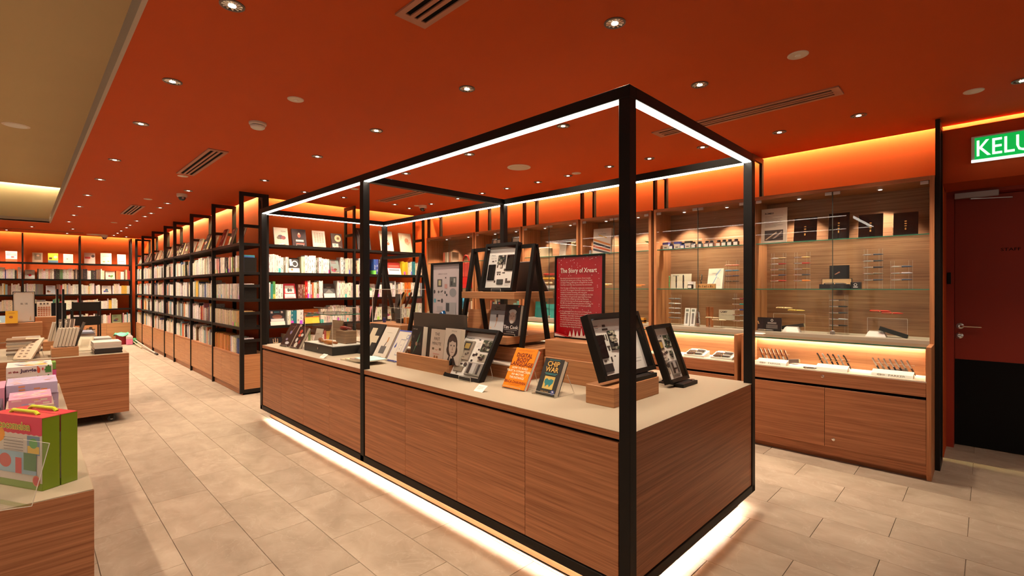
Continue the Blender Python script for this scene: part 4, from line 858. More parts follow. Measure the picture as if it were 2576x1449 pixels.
for k in range(9):
    a = k * 2.4; rr = 0.05 + 0.012 * (k % 3); h_ = 0.1 + 0.02 * k
    c = Vector((3.25 + rr * math.cos(a), 1.66 + rr * math.sin(a) * 0.9, 1.80 + h_)); n_ = Vector((math.cos(a), math.sin(a), 0.4)).normalized(); s1 = n_.cross(Vector((0, 0, 1))).normalized() * 0.022
    b0 = Vector((3.25, 1.66, 1.86 + 0.01 * k))
    MB().add([b0, c - s1 - n_ * 0.01, c + n_ * 0.035 - Vector((0, 0, 0.012)), c + s1 - n_ * 0.01], [(0, 1, 2, 3), (3, 2, 1, 0)]).build('leaf', rgbmat(50, 105, 40), pl)
def lay_pens(y, z, cols, what, x=3.2):
    for k, (c, nm) in enumerate(cols): pen(0, c, (x + 0.03 * (k % 3), y - 0.03 * k, z + 0.03 + 0.012 * k), nm + ' pen lying on ' + what, 'pens in the farther glass cabinets')
lay_pens(2.32, 1.38, [((210, 170, 90), 'amber'), ((200, 150, 60), 'honey'), ((220, 200, 160), 'ivory')], 'the third cabinet middle shelf'); lay_pens(1.83, 1.38, [((220, 150, 60), 'tangerine'), ((215, 110, 40), 'rust orange')], 'the third cabinet shelf by the post')
card('photo_card', 'white striped card at the post side of the third cabinet', 0.1, 0.16, (3.25, 1.64, 1.381), (205, 190, 170), art=[('p', [(0.1 + 0.25 * k, 0.1), (0.3 + 0.25 * k, 0.9), (0.36 + 0.25 * k, 0.9), (0.16 + 0.25 * k, 0.1)], (110, 95, 85)) for k in range(3)])
def gbox(name, a, col, lab, cat='box', group=None): return tag(B(*a, bev=0.0015).build(name, rgbmat(*col)), lab, cat, group)
r = thing('film_box', 'orange yellow printed box on the third cabinet floor', 'box', (3.2, 1.82, 0.985)); B(3.17, 3.23, 1.72, 1.90, 0.985, 1.045).build('carton', rgbmat(205, 150, 60), r); B(3.169, 3.2305, 1.72, 1.90, 1.0, 1.02).build('print', rgbmat(70, 45, 30), r)
gbox('gift_box', (3.2, 3.3, 1.95, 2.1, 0.985, 1.06), (90, 55, 40), 'brown keepsake box on the third cabinet floor'); gbox('gift_box', (3.2, 3.3, 2.2, 2.4, 0.985, 1.05), (120, 80, 50), 'tan keepsake box on the third cabinet floor')
# fourth cabinet
r = thing('paper_lantern', 'cream printed lantern carton glowing under the cabinet spotlight', 'box', (3.24, 3.25, 1.806)); MB().lathe((3.24, 3.25, 1.806), [(0.1, 0), (0.1, 0.125), (0.095, 0.13)], 28).build('drum', rgbmat(225, 210, 170), r)
mb = MB(); [mb.box(3.1385, 3.141, 3.262 - 0.012 * (k % 2), 3.27 - 0.012 * (k % 2), 1.85 + 0.018 * k, 1.86 + 0.018 * k) for k in range(4)]; mb.build('print', rgbmat(120, 100, 70), r)
card('info_card', 'white printed card leaning beside the lantern carton', 0.13, 0.17, (3.17, 2.9, 1.806), (210, 200, 180), tilt=0.12, rz=-0.2, art=[('r', (0.15, 0.85 - 0.09 * k, 0.85, 0.87 - 0.09 * k), (150, 135, 115)) for k in range(6)])
r = thing('acrylic_case', 'clear acrylic box with cream cylinder packs on the fourth cabinet shelf', 'display case', (3.26, 2.85, 1.806)); mb = MB()
for a in ((3.17, 3.172, 2.66, 3.08, 1.806, 2.02), (3.17, 3.36, 2.66, 2.662, 1.806, 2.02), (3.17, 3.36, 3.078, 3.08, 1.806, 2.02), (3.17, 3.36, 2.66, 3.08, 2.018, 2.02)): mb.box(*a)
mb.build('panels', 'acrylic', r)
for k, y in enumerate((2.79, 2.71)): tag(MB().lathe((3.28, y, 1.808), [(0.035, 0), (0.035, 0.17), (0.033, 0.175)], 18).build('carton_tube', rgbmat(215, 195, 150)), 'cream tube pack inside the clear box, %s one' % ('left' if k == 0 else 'right'), 'tube', 'cream tube packs')
for k, (y, c, n) in enumerate(((3.2, (175, 40, 30), 'red'), (3.22, (205, 150, 40), 'yellow'), (3.24, (190, 160, 120), 'tan'))):
    r = thing('pen_roll', n + ' cloth pen roll on a gold rail in the fourth cabinet', 'pen roll', (3.3 - 0.05 * k, y, 1.38), 'cloth pen rolls'); zz = 1.56 - 0.06 * k; B(3.28 - 0.05 * k, 3.33 - 0.05 * k, y - 0.13, y + 0.13, zz, zz + 0.028, bev=0.008).build('roll', rgbmat(*c), r)
    mb = MB(); mb.tube([(3.27 - 0.05 * k, y - 0.1, 1.38), (3.27 - 0.05 * k, y - 0.1, zz + 0.02), (3.26 - 0.05 * k, y - 0.12, zz + 0.035)], 0.004); mb.tube([(3.27 - 0.05 * k, y + 0.1, 1.38), (3.27 - 0.05 * k, y + 0.1, zz + 0.02), (3.26 - 0.05 * k, y + 0.12, zz + 0.035)], 0.004); mb.build('rail', 'gold', r)
gbox('dice_box', (3.12, 3.17, 3.32, 3.42, 1.381, 1.425), (215, 205, 185), 'small white box with dark dots on the fourth cabinet shelf'); gbox('pen_box', (3.12, 3.2, 3.05, 3.2, 1.381, 1.42), (200, 195, 185), 'flat white case on the fourth cabinet shelf')
for k, (y, c, z1) in enumerate(((3.33, (40, 130, 120), 1.2), (3.17, (60, 150, 140), 1.17), (3.25, (35, 110, 105), 1.12))):
    card('gift_box', ('tall', 'mid-size', 'low front')[k] + ' teal gift box on the fourth cabinet floor', 0.15, z1 - 0.985, (3.2 - 0.03 * k, y - 0.05 * (k == 1), 0.986), c, tilt=0.1, rz=0.1, t=0.06, cat='box', group='teal gift boxes')
# fifth cabinet: framed prints above, books below
for k, y in enumerate((4.19, 3.77)):
    r = thing('framed_print', 'black framed print on the fifth cabinet shelf, %s one' % ('far' if k == 0 else 'near'), 'picture frame', (0, 0, 0), 'framed prints in the fifth cabinet')
    mb = MB(); mb.box(0, 0.03, -0.11, -0.095, 0, 0.33); mb.box(0, 0.03, 0.095, 0.11, 0, 0.33); mb.box(0, 0.03, -0.095, 0.095, 0, 0.015); mb.box(0, 0.03, -0.095, 0.095, 0.315, 0.33); mb.build('frame', 'black_metal', r); B(0.015, 0.02, -0.095, 0.095, 0.015, 0.315).build('print', 'paper', r)
    art_mesh(r, 0.19, 0.3, [('r', (0.2, 0.45, 0.5, 0.75), (80, 75, 65)), ('r', (0.55, 0.3, 0.8, 0.7), (120, 110, 95))], x=0.0145, z0=0.015)
    put(r, (3.18, y, 1.806), 0.1, 0.18)
for k in range(6): gbox('gift_book', (3.16, 3.30, 3.66 + 0.032 * k, 3.688 + 0.032 * k, 1.381, 1.56 + 0.02 * (k % 3)), [(190, 190, 185), (60, 110, 100), (170, 165, 150), (90, 140, 130), (205, 195, 175), (120, 60, 50)][k], '%s slim book in the fifth cabinet middle shelf row' % ORD[k], 'book', 'slim books in the fifth cabinet')
for k in range(7): gbox('gift_book', (3.14, 3.30, 4.05 + 0.03 * k, 4.076 + 0.03 * k, 0.985, 1.17 + 0.015 * (k % 4)), [(150, 60, 45), (60, 60, 62), (190, 180, 160), (150, 130, 90), (120, 150, 150), (70, 50, 40), (185, 90, 60)][k], '%s slim book in the fifth cabinet floor row' % ORD[k], 'book', 'slim books in the fifth cabinet')
for k in range(4): gbox('gift_box', (3.16, 3.26, 3.66 + 0.07 * k, 3.72 + 0.07 * k, 0.985, 1.2 - 0.03 * k), [(110, 170, 160), (150, 190, 180), (90, 150, 145), (170, 190, 175)][k], '%s pale green box on the fifth cabinet floor' % ORD[k], 'box', 'pale green boxes')
# sixth cabinet: red gift bag, globe, tall books
r = thing('gift_bag', 'red glossy gift bag with clear round handle in the corner cabinet', 'bag', (3.2, 4.9, 1.381))
B(3.15, 3.27, 4.75, 5.06, 1.381, 1.56).build('lower_panel', rgbmat(195, 25, 20), r)
for k in range(5): B(3.152, 3.268, 4.755 + 0.061 * k, 4.81 + 0.061 * k, 1.56, 1.79, bev=0.006).build('pleat', rgbmat(200, 70, 55), r)
mb = MB(); mb.tube([(3.21, 4.905 + 0.075 * math.cos(a), 1.80 + 0.11 * math.sin(a)) for a in [k * math.pi / 10 for k in range(11)]], 0.013, 10); mb.build('handle', rgbmat(190, 60, 50, 0.15), r)
for k in range(3): tag(MB().lathe((3.2, 5.2 + 0.12 * k, 1.381), [(0.025, 0), (0.027, 0.12), (0.01, 0.14), (0.01, 0.17)], 14).build('bottle', rgbmat(150, 140, 120, 0.2)), '%s small glass bottle beside the red gift bag' % ORD[k], 'bottle', 'small bottles in the corner cabinet')
gl = thing('globe', 'blue globe ornament on the corner cabinet floor', 'globe', (3.22, 5.0, 0.985)); MB().lathe((3.22, 5.0, 0.985), [(0.05, 0), (0.045, 0.01), (0.012, 0.02), (0.012, 0.06)], 18).build('foot', 'gold', gl)
mb = MB(); mb.lathe((3.22, 5.0, 1.15), [(0.105 * math.cos(a), 0.105 * math.sin(a)) for a in [(-90 + 15 * k) * math.pi / 180 for k in range(13)]], 24); mb.build('ball', plain('globe_blue', srgb(60, 150, 190), 0.3, var=0.5, vscale=14), gl, smooth=True)
for k in range(4): gbox('pattern_box', (3.2, 3.3, 4.62 + 0.055 * k, 4.67 + 0.055 * k, 0.985, 1.22 - 0.02 * k), [(200, 160, 130), (170, 120, 100), (205, 180, 150), (150, 95, 80)][k], '%s patterned box beside the globe' % ORD[k], 'box', 'patterned boxes')
for k in range(5): gbox('gift_book', (3.16, 3.3, 5.2 + 0.05 * k, 5.243 + 0.05 * k, 1.806, 1.98), [(190, 165, 135), (180, 120, 90), (205, 190, 165), (170, 150, 120), (190, 100, 70)][k], '%s small book on the corner cabinet top shelf' % ORD[k], 'book', 'small books in the corner cabinet')
# ------------------------------------------------------------------ books on the shelves
PAL = [('white', (238, 230, 215), 40), ('cream', (228, 210, 180), 17), ('ivory', (240, 232, 222), 20), ('pale grey', (200, 192, 180), 7), ('yellow', (228, 180, 45), 4), ('orange', (215, 110, 45), 3), ('red', (185, 45, 38), 4),
       ('pale blue', (150, 180, 195), 4), ('blue', (60, 85, 150), 3), ('teal', (50, 130, 135), 3), ('green', (90, 140, 80), 3), ('black', (38, 32, 30), 6), ('pink', (215, 150, 145), 4), ('brown', (125, 85, 60), 4), ('grey', (120, 112, 105), 4)]
PW = [p[2] for p in PAL]
def pick(): return random.choices(PAL, PW)[0]
mb = MB(); mb.box(0, 1, -0.5, 0.5, 0, 1, 0); mb.v[0]  # cover block
bk = MB(); bk.box(0, 1, -0.5, -0.42, 0, 1, 0).box(0, 1, 0.42, 0.5, 0, 1, 0).box(0, 0.03, -0.42, 0.42, 0, 1, 0).box(0.03, 0.985, -0.42, 0.42, 0.012, 0.988, 1)
book0 = bk.build('book', ['spine', 'pages'], origin=(0, 0, 0)); book0_used = [False]; n_single = [0]
STUFF = []      # every book beyond the nearest three hundred
def shelf_book(single, along, x, y, z, t, h, d, name, col, label, group, lean=0.0):
    """x,y = middle of the spine foot; along 'y' = spine faces -X, along 'x' = spine faces -Y"""
    if single and n_single[0] < 296:
        o = book0 if not book0_used[0] else dup(book0)
        book0_used[0] = True; n_single[0] += 1
        o.scale = (d, t, h); o.location = (x, y, z); o.rotation_euler = (lean, 0, 0 if along == 'y' else R90)
        o.color = (*srgb(*col), 1); tag(o, label, 'book', group)
    else:
        STUFF.append((along, x, y, z, t, h, d, col, lean))
def row(along, a0, a1, front, z, single, where, group, gaps=(), thick=(0.014, 0.036), hs=(0.185, 0.25), uniform=None, start=0):
    """fill a shelf from a0 to a1 with upright books; gaps are left for face-out books"""
    a = a0; i = start; h = random.uniform(*hs); col = None; run = 0
    while a < a1 - 0.012:
        g = next((g for g in gaps if g[0] - 0.004 <= a < g[1]), None)
        if g: a = g[1]; continue
        if run <= 0:
            nm, c, _ = uniform or pick(); run = random.choice((1, 1, 1, 2, 3, 5)) ; t = random.uniform(*thick); h = random.uniform(*hs); d = random.uniform(0.13, 0.165)
        run -= 1
        t_ = min(t, a1 - a)
        nxt = min([g[0] for g in gaps if g[0] > a] + [a1])
        if a + t_ > nxt: 
            if nxt - a < 0.01: a = nxt; continue
            t_ = nxt - a
        c_ = tuple(max(10, min(245, v + random.randint(-12, 12))) for v in c)
        off = random.uniform(0, 0.012)
        m_ = a + t_ / 2
        lab = '%s spined book, %s %s' % (nm, ordn(i) if i < 58 else 'later', where)
        x, y = (front + off, m_) if along == 'y' else (m_, front + off)
        shelf_book(single, along, x, y, z, t_ - 0.0008, h + random.uniform(-0.004, 0.004), d, nm, c_, lab, group)
        a += t_; i += 1
    return i
SHN = ['top', 'upper', 'middle', 'lower', 'bottom']
LV = [SH[1], SH[2], SH[3], BASE]
# corner bookcase (spines face -Y): all singly
gm = {(0, 0): [(0.80, 0.97), (1.38, 1.56)], (0, 1): [(2.02, 2.10), (2.34, 2.62)], (1, 0): [(0.73, 0.93), (1.28, 1.50)], (1, 1): [(1.98, 2.16)], (2, 0): [(0.54, 0.78), (1.00, 1.25)], (2, 1): [(2.3, 2.5)], (3, 0): [(0.53, 0.75)], (3, 1): []}
for li, z in enumerate(LV[:3]):
    for bay in range(2):
        a0, a1 = bays_m[bay] + 0.02, bays_m[bay + 1] - 0.02
        row('x', a0, a1, MY0 + 0.03, z + 0.001, True, 'in the %s row, %s bay of the corner bookcase' % (('upper', 'middle', 'lower')[li], ('first', 'second')[bay]), 'books in the corner bookcase', gm[li, bay], thick=(0.018, 0.042), hs=(0.195, 0.255))
for bay in range(2): row('x', bays_m[bay] + 0.02, bays_m[bay + 1] - 0.02, MY0 + 0.03, BASE + 0.001, False, '', '', gm[3, bay], thick=(0.018, 0.04))
# long bookcase (spines face -X): nearest bay singly as far as the count goes
for i in range(len(bays_l) - 1):
    y0, y1 = bays_l[i] + 0.02, bays_l[i + 1] - 0.02
    for li, z in enumerate(LV):
        w_ = 'in the %s row, nearest bay of the long bookcase' % ('upper', 'middle', 'lower', 'bottom')[li]
        if i == 0:
            if li == 1: row('y', y0, y1 - 0.10, BX0 + 0.03, z + 0.001, True, w_, 'books in the nearest bay of the long bookcase', thick=(0.02, 0.034), hs=(0.2, 0.206), uniform=('white', (226, 216, 200), 1))
            elif li == 2: row('y', y0, y0 + 0.24, BX0 + 0.03, z + 0.001, True, w_, 'books in the nearest bay of the long bookcase', thick=(0.016, 0.03), hs=(0.205, 0.21), uniform=('tan', (205, 165, 110), 1)); row('y', y0 + 0.24, y1, BX0 + 0.03, z + 0.001, True, w_, 'books in the nearest bay of the long bookcase', thick=(0.018, 0.032), hs=(0.2, 0.21), uniform=('cream', (215, 195, 165), 1), start=12)
            elif li == 3: row('y', y0, y0 + 0.55, BX0 + 0.03, z + 0.001, True, w_, 'books in the nearest bay of the long bookcase', thick=(0.02, 0.04), hs=(0.19, 0.215)); row('y', y0 + 0.55, y1, BX0 + 0.03, z + 0.001, True, w_, 'books in the nearest bay of the long bookcase', thick=(0.02, 0.035), hs=(0.205, 0.22), uniform=('orange', (205, 130, 60), 1), start=24)
            else: row('y', y0, y1, BX0 + 0.03, z + 0.001, True, w_, 'books in the nearest bay of the long bookcase', thick=(0.02, 0.036), hs=(0.2, 0.225), uniform=None)
        else:
            cut = [] if random.random() < 0.35 else [(random.uniform(y0 + 0.2, y1 - 0.4), 0)]
            gaps = [(c[0], c[0] + random.uniform(0.1, 0.2)) for c in cut]
            row('y', y0, y1, BX0 + 0.03, z + 0.001, i <= 1, 'in the %s row, second bay of the long bookcase' % ('upper', 'middle', 'lower', 'bottom')[li], 'books in the second bay of the long bookcase', gaps, thick=(0.012, 0.032), hs=(0.19, 0.27))
            for g in gaps: STUFF.append(('y', BX0 + 0.05, (g[0] + g[1]) / 2 - 0.02, z + 0.001, 0.02, 0.2, 0.14, (215, 200, 180), 0.32))
for bay in range(4):
    for li, z in enumerate(LV):
        x0, x1 = bays_f[bay] + 0.02, bays_f[bay + 1] - 0.02
        gaps = {(0, 2): [(-1.82, -1.60)], (0, 3): [(-0.42, -0.20)], (1, 2): [(-1.5, -1.28)], (1, 3): [(-0.5, -0.27)], (3, 3): [(-0.3, -0.07)]}.get((li, bay), [])
        row('x', x0, x1 - (0.25 if (li, bay) == (2, 3) else 0.0), FY0 + 0.03, z + 0.001, False, '', '', gaps, thick=(0.016, 0.036), hs=(0.19, 0.26))
# merge the rest
def stuff_mat():
    m, nt, b = _new('spines_many'); N = nt.nodes.new; Lk = nt.links.new
    at = N('ShaderNodeAttribute'); at.attribute_name = 'col'; tc = N('ShaderNodeTexCoord'); mp = N('ShaderNodeMapping'); mp.inputs['Scale'].default_value = (150, 150, 210)
    n = N('ShaderNodeTexNoise'); n.inputs['Scale'].default_value = 1.0; n.inputs['Detail'].default_value = 1; Lk(tc.outputs['Object'], mp.inputs[0]); Lk(mp.outputs[0], n.inputs['Vector'])
    gt = N('ShaderNodeMath'); gt.operation = 'GREATER_THAN'; gt.inputs[1].default_value = 0.60; Lk(n.outputs[0], gt.inputs[0])
    mx = N('ShaderNodeMix'); mx.data_type = 'RGBA'; Lk(gt.outputs[0], mx.inputs[0]); Lk(at.outputs['Color'], mx.inputs[6]); mx.inputs[7].default_value = (0.25, 0.22, 0.20, 1)
    Lk(mx.outputs[2], b.inputs['Base Color']); b.inputs['Roughness'].default_value = 0.45; MATS['spines_many'] = m
stuff_mat()
sm = MB(); cols = []
for along, x, y, z, t, h, d, col, lean in STUFF:
    o = len(sm.v)
    if along == 'y': sm.box(x, x + d, y - t / 2, y + t / 2, z, z + h)
    else: sm.box(x - t / 2, x + t / 2, y, y + d, z, z + h)
    if lean:
        for k in range(o, o + 8):
            p = sm.v[k]; sm.v[k] = (p[0], y + (p[1] - y) * math.cos(lean) + (p[2] - z) * math.sin(lean), z + max(0, (p[2] - z) * math.cos(lean) - (p[1] - y) * math.sin(lean)))
    cols += [(*srgb(*col), 1.0)] * 8
ob = sm.build('shelved_books', 'spines_many'); ob['kind'] = 'stuff'; ob['label'] = 'tightly packed books filling the farther bookcase rows'; ob['category'] = 'books'
ca = ob.data.color_attributes.new('col', 'FLOAT_COLOR', 'POINT'); ca.data.foreach_set('color', [v for c in cols for v in c])
# ------------------------------------------------------------------ face-out books
INKS = [(60, 40, 45), (120, 40, 35), (40, 60, 90), (90, 80, 60), (40, 35, 32), (150, 90, 50)]
def deco(seed, dark=False):
    rn = random.Random(seed); ink_ = (225, 205, 175) if dark else rn.choice(INKS); a = []
    for k in range(rn.randint(2, 4)): v = 0.9 - 0.06 * k; a.append(('r', (0.14, v, 0.14 + rn.uniform(0.3, 0.7), v + 0.025), ink_))
    cu, cv = rn.uniform(0.35, 0.65), rn.uniform(0.3, 0.5)
    for k in range(rn.randint(2, 5)): a.append(('e', (cu + rn.uniform(-0.2, 0.2), cv + rn.uniform(-0.12, 0.12), rn.uniform(0.06, 0.2), rn.uniform(0.05, 0.14)), tuple(max(0, min(255, c + rn.randint(-40, 60))) for c in ink_)))
    a.append(('r', (0.2, 0.1, 0.8, 0.115), ink_)); a.append(('r', (0.1, 0.03, 0.9, 0.07), (200, 180, 150)))
    return a
def faceout(label, loc, w, h, cover, rz, tilt, art, group, t=0.02, st=True):
    b = flat_book('book', label, w, h, t, cover, art=art, group=group); put(b, loc, rz, tilt)
    return b
GTOP = 'face-out books on the corner bookcase top shelf'
mt = [(0.62, 0.81, 2.23, (200, 180, 158), 'cream book with dark berry drawing'), (0.86, 1.06, 2.23, (45, 24, 22), 'dark red brown book with pale figure'), (1.15, 1.34, 2.23, (205, 180, 158), 'cream book covered in small print'), (1.43, 1.60, 2.21, (70, 52, 45), 'brown book with a round cream shape'),
      (1.84, 2.07, 2.33, (48, 42, 40), 'black shrink-wrapped book'), (2.24, 2.48, 2.32, (205, 190, 165), 'cream book with black sprig drawing'), (2.60, 2.84, 2.31, (208, 185, 155), 'tan book with a faint figure drawing')]
arts = [[('e', (0.45, 0.45, 0.2, 0.13), (70, 35, 50)), ('e', (0.65, 0.42, 0.17, 0.11), (120, 40, 40)), ('e', (0.3, 0.4, 0.12, 0.08), (90, 75, 50)), ('r', (0.5, 0.78, 0.85, 0.81), (110, 80, 60)), ('r', (0.55, 0.72, 0.85, 0.735), (150, 120, 95))],
        [('e', (0.5, 0.62, 0.12, 0.14), (150, 80, 60)), ('e', (0.5, 0.72, 0.06, 0.06), (200, 160, 130)), ('r', (0.25, 0.25, 0.8, 0.36), (210, 190, 165)), ('r', (0.25, 0.08, 0.85, 0.16), (140, 70, 50))],
        [('r', (0.12 + 0.2 * (k % 4), 0.82 - 0.09 * (k // 4), 0.26 + 0.2 * (k % 4), 0.85 - 0.09 * (k // 4)), (140, 95, 75)) for k in range(28)],
        [('e', (0.6, 0.66, 0.3, 0.24), (205, 180, 140)), ('e', (0.62, 0.66, 0.13, 0.1), (120, 90, 60)), ('r', (0.05, 0.05, 0.6, 0.3), (190, 175, 160)), ('e', (0.3, 0.2, 0.08, 0.06), (80, 120, 150))],
        [('p', [(0.1, 0.9), (0.4, 0.1), (0.43, 0.1), (0.16, 0.9)], (120, 115, 112)), ('p', [(0.5, 0.95), (0.8, 0.2), (0.82, 0.22), (0.53, 0.95)], (105, 100, 98))],
        [('p', [(0.1 + 0.07 * k, 0.85 - 0.08 * k), (0.3 + 0.06 * k, 0.9 - 0.07 * k), (0.32 + 0.06 * k, 0.86 - 0.07 * k)], (60, 50, 42)) for k in range(8)] + [('e', (0.6, 0.35, 0.1, 0.06), (200, 90, 50))],
        [('e', (0.6, 0.6, 0.16, 0.14), (185, 120, 85)), ('p', [(0.4, 0.5), (0.9, 0.55), (0.7, 0.35)], (190, 150, 115)), ('r', (0.12, 0.6, 0.15, 0.9), (140, 100, 70)), ('r', (0.2, 0.68, 0.23, 0.9), (140, 100, 70))]]
for k, (x0, x1, zt, c, n) in enumerate(mt):
    h = zt - SH[0]; x = (x0 + x1) / 2
    put(stand('clear acrylic stand under the ' + n.split(' with')[0].split(' covered')[0] + (', %s on the top shelf' % ORD[k])), (x, MY0 + 0.05, SH[0] + 0.001), R90)
    faceout(n + ' standing on the corner bookcase top', (x, MY0 + 0.055, SH[0] + 0.005), (x1 - x0) * 0.98, h, c, R90, 0.22, arts[k], GTOP)
GF = 'face-out books between spines in the corner bookcase'
fo = [((0.80, 0.95), 0, (40, 35, 32), 'black book with big white rings', [('r', (0.15, 0.45, 0.35, 0.9), (225, 215, 195)), ('e', (0.62, 0.6, 0.28, 0.22), (225, 215, 195)), ('e', (0.62, 0.6, 0.2, 0.15), (40, 35, 32)), ('r', (0.0, 0.0, 1.0, 0.3), (215, 205, 190)), ('e', (0.3, 0.2, 0.1, 0.07), (215, 120, 50))]),
      ((1.40, 1.54), 0, (120, 130, 125), 'grey book with patterned crowd cover', deco(3)), ((2.36, 2.6), 0, (150, 45, 35), 'red topped book with white lower half', [('r', (0, 0, 1, 0.5), (225, 215, 200)), ('r', (0.1, 0.3, 0.9, 0.42), (120, 120, 130)), ('r', (0.1, 0.6, 0.9, 0.75), (190, 90, 75))]),
      ((0.74, 0.9), 1, (190, 30, 40), 'red framed book with a grey crowd photo', [('r', (0.12, 0.35, 0.88, 0.85), (215, 205, 190)), ('e', (0.4, 0.55, 0.1, 0.12), (60, 55, 55)), ('e', (0.6, 0.55, 0.12, 0.1), (80, 70, 70)), ('r', (0.05, 0.02, 0.95, 0.3), (220, 205, 195)), ('r', (0.15, 0.06, 0.8, 0.09), (190, 80, 110))]),
      ((1.3, 1.47), 1, (70, 70, 68), 'dark grey book with a white paper band', [('r', (0, 0.0, 1, 0.3), (210, 200, 188)), ('p', [(0.1, 0.32), (0.5, 0.6), (0.9, 0.32)], (120, 118, 112)), ('r', (0.3, 0.72, 0.7, 0.75), (190, 185, 180))]), ((2.0, 2.14), 1, (200, 195, 185), 'pale book with a slanting photograph', deco(9)),
      ((0.56, 0.75), 2, (35, 22, 24), 'black book with white and teal title and pale paper band', [('r', (0, 0, 1, 0.25), (215, 205, 190)), ('e', (0.5, 0.55, 0.35, 0.14), (130, 80, 60)), ('r', (0.3, 0.82, 0.7, 0.9), (60, 130, 140)), ('r', (0.08, 0.78, 0.22, 0.92), (225, 215, 205)), ('r', (0.78, 0.78, 0.92, 0.92), (225, 215, 205)), ('r', (0.05, 0.26, 0.95, 0.42), (190, 185, 180))]),
      ((1.02, 1.23), 2, (205, 110, 35), 'orange book with teal hills and yellow band', [('p', [(0, 0.5), (0.3, 0.7), (0.6, 0.6), (1, 0.75), (1, 0.5)], (40, 110, 105)), ('r', (0, 0, 1, 0.4), (230, 190, 50)), ('r', (0.1, 0.45, 0.6, 0.52), (70, 50, 30))]), ((2.32, 2.48), 2, (200, 190, 170), 'cream book low in the corner bookcase', deco(4)),
      ((0.55, 0.72), 3, (35, 22, 16), 'dark brown book with two white brush characters', [('r', (0.3, 0.62, 0.36, 0.9), (220, 195, 155)), ('r', (0.46, 0.5, 0.53, 0.95), (220, 195, 155)), ('r', (0.63, 0.62, 0.69, 0.9), (220, 195, 155)), ('r', (0.3, 0.6, 0.69, 0.66), (220, 195, 155)), ('r', (0.35, 0.42, 0.65, 0.47), (220, 195, 155)), ('r', (0.46, 0.12, 0.53, 0.5), (220, 195, 155)), ('p', [(0.47, 0.42), (0.3, 0.22), (0.35, 0.2), (0.5, 0.36)], (220, 195, 155)), ('p', [(0.52, 0.42), (0.7, 0.22), (0.74, 0.26), (0.55, 0.42)], (220, 195, 155))])]
for (x0, x1), li, c, n, a in fo:
    faceout(n + ' facing out between the spines', ((x0 + x1) / 2, MY0 + 0.03, LV[li] + 0.003), x1 - x0, 0.215 if li != 3 else 0.2, c, R90, 0.28, a, GF)
# long bookcase, top shelf: books leaning on stands and facing the aisle
cs = [(60, 28, 24), (70, 40, 34), (150, 40, 32), (200, 180, 155), (60, 45, 40), (190, 170, 145), (205, 190, 165), (120, 90, 70)]
cn = ['dark red brown', 'brown', 'red', 'cream', 'umber', 'tan', 'ivory', 'walnut']
bn = ['nearest bay', 'second bay', 'third bay', 'fourth bay', 'fifth bay', 'sixth bay', 'farthest bay']
for i in range(len(bays_l) - 1):
    y0, y1 = bays_l[i], bays_l[i + 1]; n = max(3, int((y1 - y0) / 0.36))
    for k in range(n):
        y = y0 + (y1 - y0) * (k + 0.5) / n; j = (i * 3 + k) % 8 if i else k % 3
        faceout('%s book leaning on the long bookcase top, %s in the %s' % (cn[j], ORD[k], bn[i]), (BX0 + 0.05, y, SH[0] + 0.004), 0.17, 0.24 + 0.02 * ((k + i) % 3), cs[j], random.uniform(-0.1, 0.1), 0.3, deco(i * 10 + k, j in (0, 1, 2, 4, 7)), 'face-out books on the long bookcase top shelf', t=0.025)
# far bookcase
GFF = 'face-out books on the far bookcase'
ft = [((-2.1, -1.92, 2.22), (200, 180, 165), 'busy patterned book with orange foot band', [('r', (0.05, 0.6 + 0.08 * k, 0.95, 0.64 + 0.08 * k), (90, 60, 60)) for k in range(4)] + [('r', (0, 0, 1, 0.25), (200, 90, 50)), ('e', (0.6, 0.45, 0.15, 0.08), (170, 60, 60))]), ((-1.68, -1.51, 2.21), (175, 145, 115), 'tan book with a grey square', [('r', (0.2, 0.25, 0.85, 0.9), (125, 105, 85)), ('e', (0.55, 0.7, 0.14, 0.1), (190, 150, 120))]),
      ((-1.42, -1.25, 2.21), (225, 175, 40), 'yellow book with blue foot band', [('r', (0, 0, 1, 0.25), (80, 110, 130)), ('e', (0.75, 0.6, 0.2, 0.15), (200, 180, 150)), ('r', (0.1, 0.35, 0.4, 0.55), (70, 50, 30))]), ((-1.16, -0.99, 2.20), (205, 175, 150), 'pale pink book with a small boat', [('e', (0.4, 0.45, 0.1, 0.04), (90, 60, 50)), ('r', (0.15, 0.82, 0.8, 0.84), (130, 95, 80))]),
      ((-0.79, -0.59, 2.25), (200, 165, 150), 'pink book with a red title block', [('r', (0.05, 0.45, 0.55, 0.62), (185, 50, 45)), ('e', (0.8, 0.7, 0.16, 0.14), (70, 45, 40))]), ((-0.49, -0.28, 2.26), (200, 170, 150), 'pale book with green sprigs', [('e', (0.3, 0.2, 0.12, 0.06), (120, 120, 70)), ('e', (0.7, 0.25, 0.1, 0.06), (200, 140, 70)), ('r', (0.2, 0.7, 0.8, 0.73), (140, 110, 95))]),
      ((-0.17, 0.0, 2.24), (205, 165, 145), 'peach book with three dark dots', [('e', (0.3 + 0.18 * k, 0.3, 0.06, 0.04), (90, 60, 55)) for k in range(3)])]
for (x0, x1, zt), c, n, a in ft: faceout(n + ' on the far bookcase top', ((x0 + x1) / 2, FY0 + 0.06, SH[0] + 0.003), x1 - x0, zt - SH[0], c, R90, 0.15, a, GFF)
